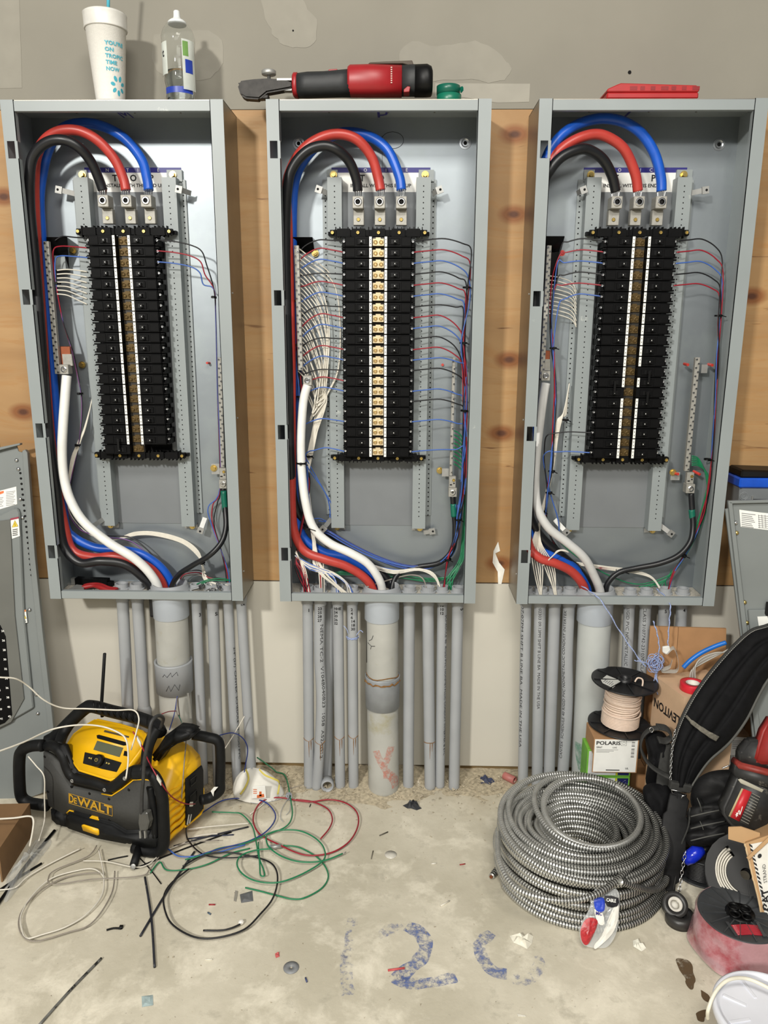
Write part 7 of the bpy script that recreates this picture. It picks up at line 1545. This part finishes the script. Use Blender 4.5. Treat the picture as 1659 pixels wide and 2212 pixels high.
def pillow(pts, Y, th, mt, name, par, up=1., squash=1., n=5, lump=.0, seed=0.):
    q = cr([V((x, y, 0)) for x, y in pts], n, True); c = sum(q, V((0, 0, 0)))/len(q); N = len(q); vs = []; R_ = (1.0, .96, .86, .7, .48, .22)
    def Yof(x, y): return Y(x, y) if callable(Y) else Y
    for s_ in (-1, 1):
        for f in R_:
            for p in q:
                w_ = c.lerp(p, f); h = th*(1-f**3)**.6*(1+lump*noise.noise(V((w_.x*.05, w_.y*.05, seed))))
                k = P(w_.x, w_.y, Yof(w_.x, w_.y)+s_*h); k.z = max(k.z, .003); vs.append(k)
    k1 = P(c.x, c.y, Yof(c.x, c.y)-th); k2 = P(c.x, c.y, Yof(c.x, c.y)+th); k1.z = max(k1.z, .003); k2.z = max(k2.z, .003)
    vs += [k1, k2]; M6 = len(R_)
    fs = [(i*N+k, i*N+(k+1) % N, (i+1)*N+(k+1) % N, (i+1)*N+k) for i in range(M6-1) for k in range(N)]+[((M6-1)*N+k, (M6-1)*N+(k+1) % N, 2*M6*N) for k in range(N)]
    fs += [tuple(reversed((M6*N+i*N+k, M6*N+i*N+(k+1) % N, M6*N+(i+1)*N+(k+1) % N, M6*N+(i+1)*N+k))) for i in range(M6-1) for k in range(N)]+[tuple(reversed(((2*M6-1)*N+k, (2*M6-1)*N+(k+1) % N, 2*M6*N+1))) for k in range(N)]
    fs += [(k, M6*N+k, M6*N+(k+1) % N, (k+1) % N) for k in range(N)]
    return B().mat(mt, True).add(vs, fs).build(name, par)
pillow([(1500, 1692), (1530, 1668), (1580, 1662), (1640, 1668), (1690, 1700), (1680, 1760), (1600, 1775), (1520, 1765), (1492, 1735)], -.38, .045, fab2, 'pouch', tb, lump=.5)
pillow([(1490, 1745), (1530, 1735), (1600, 1725), (1610, 1752), (1560, 1775), (1500, 1790), (1484, 1770)], -.415, .035, fab2, 'pouch', tb, lump=.6, seed=2)
pillow([(1487, 1785), (1520, 1770), (1580, 1760), (1588, 1785), (1540, 1805), (1500, 1818), (1484, 1806)], -.43, .032, fab2, 'pouch', tb, lump=.5, seed=4)
pillow([(1484, 1802), (1520, 1790), (1575, 1780), (1580, 1800), (1545, 1826), (1500, 1830), (1484, 1820)], -.455, .026, fab2, 'pouch', tb, lump=.4, seed=6)
pillow([(1390, 1700), (1420, 1690), (1450, 1700), (1470, 1760), (1470, 1850), (1440, 1900), (1415, 1890), (1420, 1800), (1395, 1740)], -.335, .05, fab, 'pouch', tb, lump=.6, seed=9)
pillow([(1395, 1590), (1430, 1580), (1450, 1620), (1450, 1700), (1420, 1720), (1395, 1690), (1400, 1640)], -.30, .03, fab, 'pouch', tb, lump=.6, seed=15)
for i in range(3):
    y = 1758+i*26; sb = B().mat(pipe_, True); sb.tube(cr([P(1492, y+6, -.452-.012*i), P(1525, y-2, -.462-.012*i), P(1565, y-10, -.462-.010*i)], 5), .0016, 6).build('seam_piping', tb)
B().mat(chrome, True).tube(cr(pp([(1560, 1660, -.42), (1575, 1654, -.42), (1595, 1654, -.42), (1602, 1660, -.42)]), 5), .0018, 8).build('wire_ring', tb)
for x, y in ((1508, 1738), (1514, 1788)): B().mat(pipe_, True).tube(cr([P(x-2, y-14, -.452), P(x+4, y, -.466), P(x+8, y+16, -.458)], 5), .0012, 6).build('seam_piping', tb)
# blue cap poking out under the pouches
e = empty('blue_tool_grip', P(1498, 1846, -.50), 'glossy blue plastic grip poking out under the belt pouches', 'tool grip')
B().mat(M('glossy_blue_plastic', (20, 44, 190), .2, 0, .05), True).tube([P(1480, 1862, -.50), P(1490, 1852, -.50), P(1503, 1842, -.50), P(1518, 1838, -.495)], [.010, .0155, .0160, .009], 18).build('grip', e)
B().mat(blk2, True).tube([P(1516, 1838, -.495), P(1532, 1832, -.49)], [.007, .006], 12).build('shaft', e)
# chain with tape roll hanging at its end
tc = G(1457, 1955, .030); e = empty('tape_roll', tc, 'black electrical tape roll with white core hanging on a chain', 'tape'); ta = V((-.05, -.62, .78)).normalized()
B().mat(M('black_vinyl_tape', (46, 45, 44), .4, 0, .1, 80), True).lathe([(.0155, -.009), (.0270, -.009), (.0278, -.007), (.0278, .007), (.0270, .009), (.0155, .009), (.0155, -.009)], tc, ta, n=40, cap=False).build('tape', e)
B().mat(M('white_tape_core'), True).lathe([(.0100, -.0085), (.0160, -.0085), (.0160, .0088), (.0100, .0088), (.0100, -.0085)], tc, ta, n=32, cap=False).build('core', e)
B().mat(M('paper_disc', (206, 204, 196), .6), True).lathe([(.0102, .002), (.0005, .003)], tc, ta, n=24).build('core_paper', e)
e = empty('tape_chain', P(1475, 1890, -.52), 'thin steel chain hanging from the belt down to the black tape roll', 'chain')
chain([P(1481, 1838, -.505), P(1476, 1868, -.515), P(1471, 1900, -.525), P(1466, 1935, -.545), P(1462, 1953, -.565)], e, .0034, .0009)
c = G(1468, 1982, .012); e = empty('tape_roll', c, 'second black tape roll lying on the floor below the chain', 'tape')
B().mat(M('black_vinyl_tape'), True).lathe([(.014, -.011), (.0300, -.011), (.0310, 0), (.0300, .011), (.014, .011), (.014, -.011)], c, (0, 0, 1), n=40, cap=False).build('tape', e)
B().mat(blk2, True).lathe([(.013, .009), (.0141, .009), (.0141, -.009), (.001, -.009)], c, (0, 0, 1), n=24, cap=False).build('core', e)
for i in (0, 1): a_ = G(1461+i*5, 1990, .006); B().mat(M('rusty_nail', (92, 78, 64), .5, .5), True).tube([a_, G(1457+i*4, 2006+i*-2, .002)], .0016, 8).build('nail', label=('left' if i == 0 else 'right')+' of two nails sticking out in front of the black tape roll', cat='nail')
# ---------------------------------------------------------------- spools
def drum(c, ax, R, h, hub, par, spokes=10, mt=None, top_only=False):
    ax = V(ax).normalized(); mt = mt or M('spool_dark_grey', (58, 60, 62), .5, 0, .1, 60); flange(par, V(c), ax, R, .004, hub, mt, spokes if not top_only else 0, rib=.001); f2 = flange(par, V(c)+ax*h, ax, R, .004, hub, mt, spokes)
    B().mat(blk2, True).lathe([(hub*.5, -.02), (hub*.5, .006), (hub, .006), (hub, .0035), (hub, -.02)], V(c)+ax*h, ax, n=28, cap=False).build('hub', par); return f2
c = V((P(1512, 1885, -.40).x, -.405, .001)); e = empty('wire_spool', c, 'dark spool of black wire on the floor behind the tape roll chain', 'wire spool')
drum(c, (0, 0, 1), .072, .060, .020, e); pts = []
for i in range(22*14): t = i/22; a = t*6.283; pts.append(c+V((math.cos(a)*.062, math.sin(a)*.062, .0065+t*.0038)))
B().mat(w_blk, True).tube(pts, .0021, 6).build('wound_wire', e, recalc=False)
# red spool wrapped in film
rR = .083; c = G(1598, 1976, .085); c = V((c.x, c.y, .001)); e = empty('wire_spool', c, 'spool of red wire wrapped in clear pink film on the floor', 'wire spool')
f2 = drum(c, (0, 0, 1), rR, .084, .029, e, 16)
rw = M('glossy_red_wire', (164, 40, 52), .25, 0, .08, 80); pts = []
for i in range(26*19): t = i/26; a = t*6.283; pts.append(c+V((math.cos(a)*.074, math.sin(a)*.074, .007+t*.0039)))
B().mat(rw, True).tube(pts, .0022, 6).build('wound_wire', e, recalc=False)
ct = c+V((0, 0, .0890)); 
b = B().mat(rw, True)
for i in range(8): b.tube([ct+V((x, -.034-i*.0034-abs(x+.005)*.1, -.0002)) for x in (-.034, -.02, -.006, .008, .020)], .0018, 6)
b.build('wire_seen_through_window', e)
B().mat(M('spool_dark_grey')).prism([ct+V(p) for p in ((-.042, -.028, .0002), (-.036, -.028, .0002), (-.032, -.066, .0002), (-.038, -.064, .0002))], (0, 0, .002)).build('window_frame', e); B().mat(M('spool_dark_grey')).prism([ct+V(p) for p in ((.020, -.028, .0002), (.026, -.028, .0002), (.024, -.066, .0002), (.018, -.066, .0002))], (0, 0, .002)).build('window_frame', e)
for k in range(4): a = k*1.57+.5; B().mat(blk2, True).lathe([(.0085, 0), (.0112, 0), (.0112, .005), (.0085, .005), (.0085, 0)], ct+V((math.cos(a)*.0165, math.sin(a)*.0165, 0)), (0, 0, 1), n=16, cap=False).build('hub_ring', e)
pf = M('pink_clear_film', (214, 170, 176), .10, 0, .1, 25, 1, alpha=.66, bscale=45, spots=((190, 96, 106), 14, .5, .66)); n = 72; vs = []
hs_ = (.004, .018, .034, .050, .066, .080, .088)
for j, h in enumerate(hs_):
    for k in range(n):
        a = 2*math.pi*k/n; bulge = (.010*(1-h/.09)+.003*noise.noise(V((math.cos(a)*3+h*30, math.sin(a)*3, h*55)))+.0025*math.sin(a*5+h*90))
        r = rR+.0012+max(0, bulge)*(1 if j < 6 else .2); vs.append(c+V((math.cos(a)*r, math.sin(a)*r, h)))
B().mat(pf, True).add(vs, [(i*n+k, i*n+(k+1) % n, (i+1)*n+(k+1) % n, (i+1)*n+k) for i in range(len(hs_)-1) for k in range(n)]).build('stretch_film', e)
sp_b = M('spool_matt_black', (13, 13, 14), .6, 0, .1, 60)
# upright black spool with white wire
sc2 = P(1612, 1888, -.57); ax2 = V((-.30, -.70, .64)).normalized(); e = empty('wire_spool', V((sc2.x, sc2.y, .09)), 'black spool tilted on its side showing a crescent of white wire', 'wire spool')
b2 = sc2-ax2*.055; sR2 = .084
f1 = flange(e, b2, ax2, sR2, .004, .020, sp_b, 0); u = V((1, 0, 0)); u = (u-ax2*u.dot(ax2)).normalized(); w_ = ax2.cross(u)
def arc(r, a0, a1, d, n=18): return [sc2+ax2*d+(u*math.cos(a0+(a1-a0)*i/n)+w_*math.sin(a0+(a1-a0)*i/n))*r for i in range(n+1)]
# near flange with a crescent window: outer band, hub plate and spokes
def sector(r0_, r1_, a0, a1, d, t, mt, name):
    A = arc(r0_, a0, a1, d, 24); B_ = arc(r1_, a0, a1, d, 24); vs = A+B_+[p+ax2*t for p in A+B_]; N = 25
    fs = [(i, i+1, N+i+1, N+i) for i in range(24)]+[(2*N+i, 3*N+i, 3*N+i+1, 2*N+i+1) for i in range(24)]+[(i, 2*N+i, 2*N+i+1, i+1) for i in range(24)]+[(N+i, N+i+1, 3*N+i+1, 3*N+i) for i in range(24)]+[(0, N, 3*N, 2*N), (24, 24+2*N, 24+3*N, 24+N)]
    return B().mat(mt).add(vs, fs).build(name, e)
sector(.064, sR2, 0, 6.2831, 0, .005, sp_b, 'flange'); sector(.012, .040, 0, 6.2831, 0, .005, sp_b, 'hub'); sector(.034, .068, -2.1, 2.0, 0, .004, sp_b, 'flange_web')
for a in (-1.6, -1.1, -.6, -.1, .4, .9, 1.4): d = u*math.cos(a)+w_*math.sin(a); B().mat(sp_b).obox(sc2, d, ax2.cross(d), ax2, (.020, .080), (-.0014, .0014), (.004, .008)).build('spoke', e)
b = B().mat(w_wht, True)
pts = []
for i in range(30*11): t = i/30; a = t*6.283; pts.append(sc2-ax2*(.052-t*.0045)+(u*math.cos(a)+w_*math.sin(a))*(.057+.002*math.sin(t*3)))
B().mat(w_wht, True).tube(pts, .0024, 6).build('wound_wire', e, recalc=False)
for i in range(5): B().mat(w_wht, True).tube(arc(.042+i*.0048, 2.1, 4.1, -.002, 14), .0020, 6).build('wire_strand', e)
# ---------------------------------------------------------------- carton at the right edge, tool on it
cn2 = V((-.45, -.85, .22)).normalized(); co2 = P(1612, 1822, -.60); K = lambda x, y, d=0: PL(x, y, co2+cn2*d, cn2)
e = empty('cardboard_carton', K(1650, 2030), 'torn cardboard carton with striped white label at the right edge', 'box')
def ks(poly, d, t, mt, name, par=None, bevel=.0006): return B().mat(mt).prism([K(x, y, d) for x, y in poly], -cn2*t).build(name, par or e, bevel=bevel)
lc = M('light_cardboard', (186, 150, 108), .8, 0, .05, 25)
ks([(1609, 1822), (1700, 1790), (1720, 2090), (1659, 2060), (1628, 2038), (1649, 1996), (1638, 1940), (1617, 1856)], 0, .10, lc, 'carton_body')
ks([(1573, 1787), (1600, 1786), (1642, 1800), (1640, 1826), (1609, 1823), (1573, 1813)], -.012, .005, lc, 'flap')
ks([(1612, 1853), (1700, 1770), (1700, 1782), (1618, 1858)], .012, .004, lc, 'flap')
edge = [(1609, 1822), (1617, 1856), (1638, 1940), (1649, 1996)]
B().mat(M('torn_cardboard_edge', (206, 178, 138), .9), True).tube([K(x, y, .001)+V((noise.noise(V((x, y, i)))*.002, 0, 0)) for i, (x, y) in enumerate([(1609+(1617-1609)*t/8, 1822+34*t/8) for t in range(8)]+[(1617+21*t/14, 1856+84*t/14) for t in range(14)]+[(1638+11*t/9, 1940+56*t/9) for t in range(10)])], .0022, 6).build('torn_edge', e)
lb = ks([(1620, 1824), (1700, 1808), (1715, 2010), (1651, 1970), (1640, 1920)], .0012, .0008, M('white_paper'), 'white_label', None, 0)
b = B().mat(ink)
for i in range(15):
    t = i/15; x = 1616+t*36; y = 1822+t*148 ; b.prism([K(x+2, y, .0020), K(x+9, y+5, .0020), K(x+10, y+10, .0020), K(x+3, y+5, .0020)], -cn2*.0004)
vx_ = (K(1650, 1830)-K(1657, 1905)).normalized(); vy_ = (K(1640, 1870)-K(1670, 1860)).normalized()
text(b, 'STRAND', K(1657, 1906, .0022), vx_, vy_, .0072, False); text(b, 'CAT', K(1664, 1965, .0022), vx_, vy_, .016, True)
c_ = K(1641, 1849, .0022); u_ = vx_; b.add([c_+(vx_*math.cos(t/14*6.283)+vy_*math.sin(t/14*6.283))*.0045 for t in range(14)], [tuple(range(14))])
b.build('label_print', lb)
# red and black cordless tool with battery
YD = -.53; tn = V((-.15, -.94, .30)).normalized(); to = P(1610, 1740, YD); T = lambda x, y, d=0: PL(x, y, to+tn*d, tn)
e = empty('cordless_tool', T(1620, 1795, -.03), 'red cordless tool with scuffed black battery lying on the torn carton', 'power tool')
sblk = M('scuffed_black_plastic', (44, 44, 44), .5, 0, .3, 40, .2, spots=((128, 124, 116), 35, .60, .72))
def ts(poly, d, t, mt, name, par=None, bevel=.003, seg=2): return B().mat(mt, True).prism([T(x, y, d) for x, y in poly], -tn*t).build(name, par or e, bevel=bevel, seg=seg)
bat = ts([(1591, 1682), (1600, 1676), (1690, 1712), (1690, 1745), (1655, 1795), (1637, 1806), (1620, 1803), (1581, 1786), (1562, 1760), (1563, 1745), (1574, 1722)], 0, .055, sblk, 'battery', bevel=.006, seg=3)
ts([(1596, 1652), (1690, 1680), (1690, 1712), (1588, 1680)], .004, .060, sblk, 'battery_mount', bevel=.004)
ts([(1598, 1648), (1690, 1672), (1690, 1684), (1594, 1660)], .007, .062, M('worn_red_band', (140, 52, 44), .5, 0, .2, 60), 'red_band', bevel=.002)
ts([(1600, 1625), (1622, 1600), (1700, 1600), (1700, 1668), (1599, 1648)], -.002, .045, sblk, 'foot', bevel=.004)
ts([(1630, 1645), (1638, 1612), (1648, 1580), (1668, 1548), (1710, 1548), (1710, 1655), (1640, 1652)], .004, .040, M('tool_red_worn', (140, 36, 32), .45, 0, .12, 60), 'red_handle', bevel=.006, seg=3)
lr = ts([(1606, 1704), (1624, 1711), (1597, 1775), (1578, 1765)], .0015, .0015, M('label_red', (196, 40, 48), .4), 'red_label', bat, 0, 1)
ts([(1602, 1703), (1606, 1704), (1578, 1765), (1574, 1763)], .0014, .0014, M('label_cream', (190, 170, 130), .5), 'cream_label_edge', bat, 0, 1)
lg = ts([(1625, 1712), (1643, 1722), (1620, 1787), (1598, 1776)], .0012, .0012, M('label_dark', (58, 58, 56), .5), 'vent_label', bat, 0, 1)
b = B().mat(M('label_line', (150, 146, 136), .5))
for i in range(11): t = i/11; x0_, y0_ = 1625-27*t, 1713+63*t; b.prism([T(x0_, y0_, .0018), T(x0_+17, y0_+9, .0018), T(x0_+16.6, y0_+10, .0018), T(x0_-.4, y0_+1, .0018)], -tn*.0003)
b.build('fine_lines', lg)
b = B().mat(white); vu = (T(1608, 1712)-T(1590, 1762)).normalized(); text(b, 'M', T(1594, 1763, .002), vu, tn.cross(vu)*1, .006, True)
b.tube(cr([T(x, y, .002) for x, y in ((1590, 1765), (1597, 1750), (1598, 1760), (1604, 1742))], 4), .0008, 5); b.build('emblem', lr)
ts([(1594, 1684), (1600, 1682), (1650, 1706), (1646, 1712), (1600, 1692)], .0012, .002, M('pale_scrape', (170, 166, 150), .7), 'scraped_edge', bat, .0005, 1)
# ---------------------------------------------------------------- white pail in the corner
pz = .13; pc = G(1662, 2192, pz); wp = M('white_pail_plastic', (222, 224, 232), .35, 0, .04, 12, .03); e = empty('pail', V((pc.x, pc.y, 0)), 'white plastic pail with bail handle in the bottom right corner', 'pail')
c0 = V((pc.x, pc.y, .001)); R_ = (G(1662, 2192, pz)-G(1553, 2192, pz)).length
B().mat(wp, True).lathe([(R_*.2, .0), (R_*.82, 0), (R_*.86, .004), (R_*.93, pz-.022), (R_*1.0, pz-.020), (R_*1.0, pz-.010), (R_*.96, pz-.008)], c0, n=56).build('body', e)
ld = B().mat(wp, True).lathe([(R_*1.03, pz-.014), (R_*1.05, pz-.010), (R_*1.05, pz+.002), (R_*1.0, pz+.005), (R_*.96, pz+.003), (R_*.92, pz-.004), (R_*.88, pz-.005), (R_*.001, pz-.003)], c0, n=64).build('lid', e)
for k in range(8): a = k*.785+.2; d = V((math.cos(a), math.sin(a), 0)); B().mat(wp).obox(c0+UZ*(pz-.005), d, V((-d.y, d.x, 0)), UZ, (R_*.42, R_*.86), (-.003, .003), (0, .0025)).build('lid_rib', ld, bevel=.0006)
hp = [(1529, 2200, .10), (1530, 2180, .13), (1546, 2142, .15), (1573, 2117, .16), (1613, 2114, .155), (1660, 2134, .15), (1700, 2160, .14)]
B().mat(M('cream_handle', (228, 224, 206), .4), True).tube(cr([G(x, y, z) for x, y, z in hp], 7), .0032, 10).build('bail_handle', e)
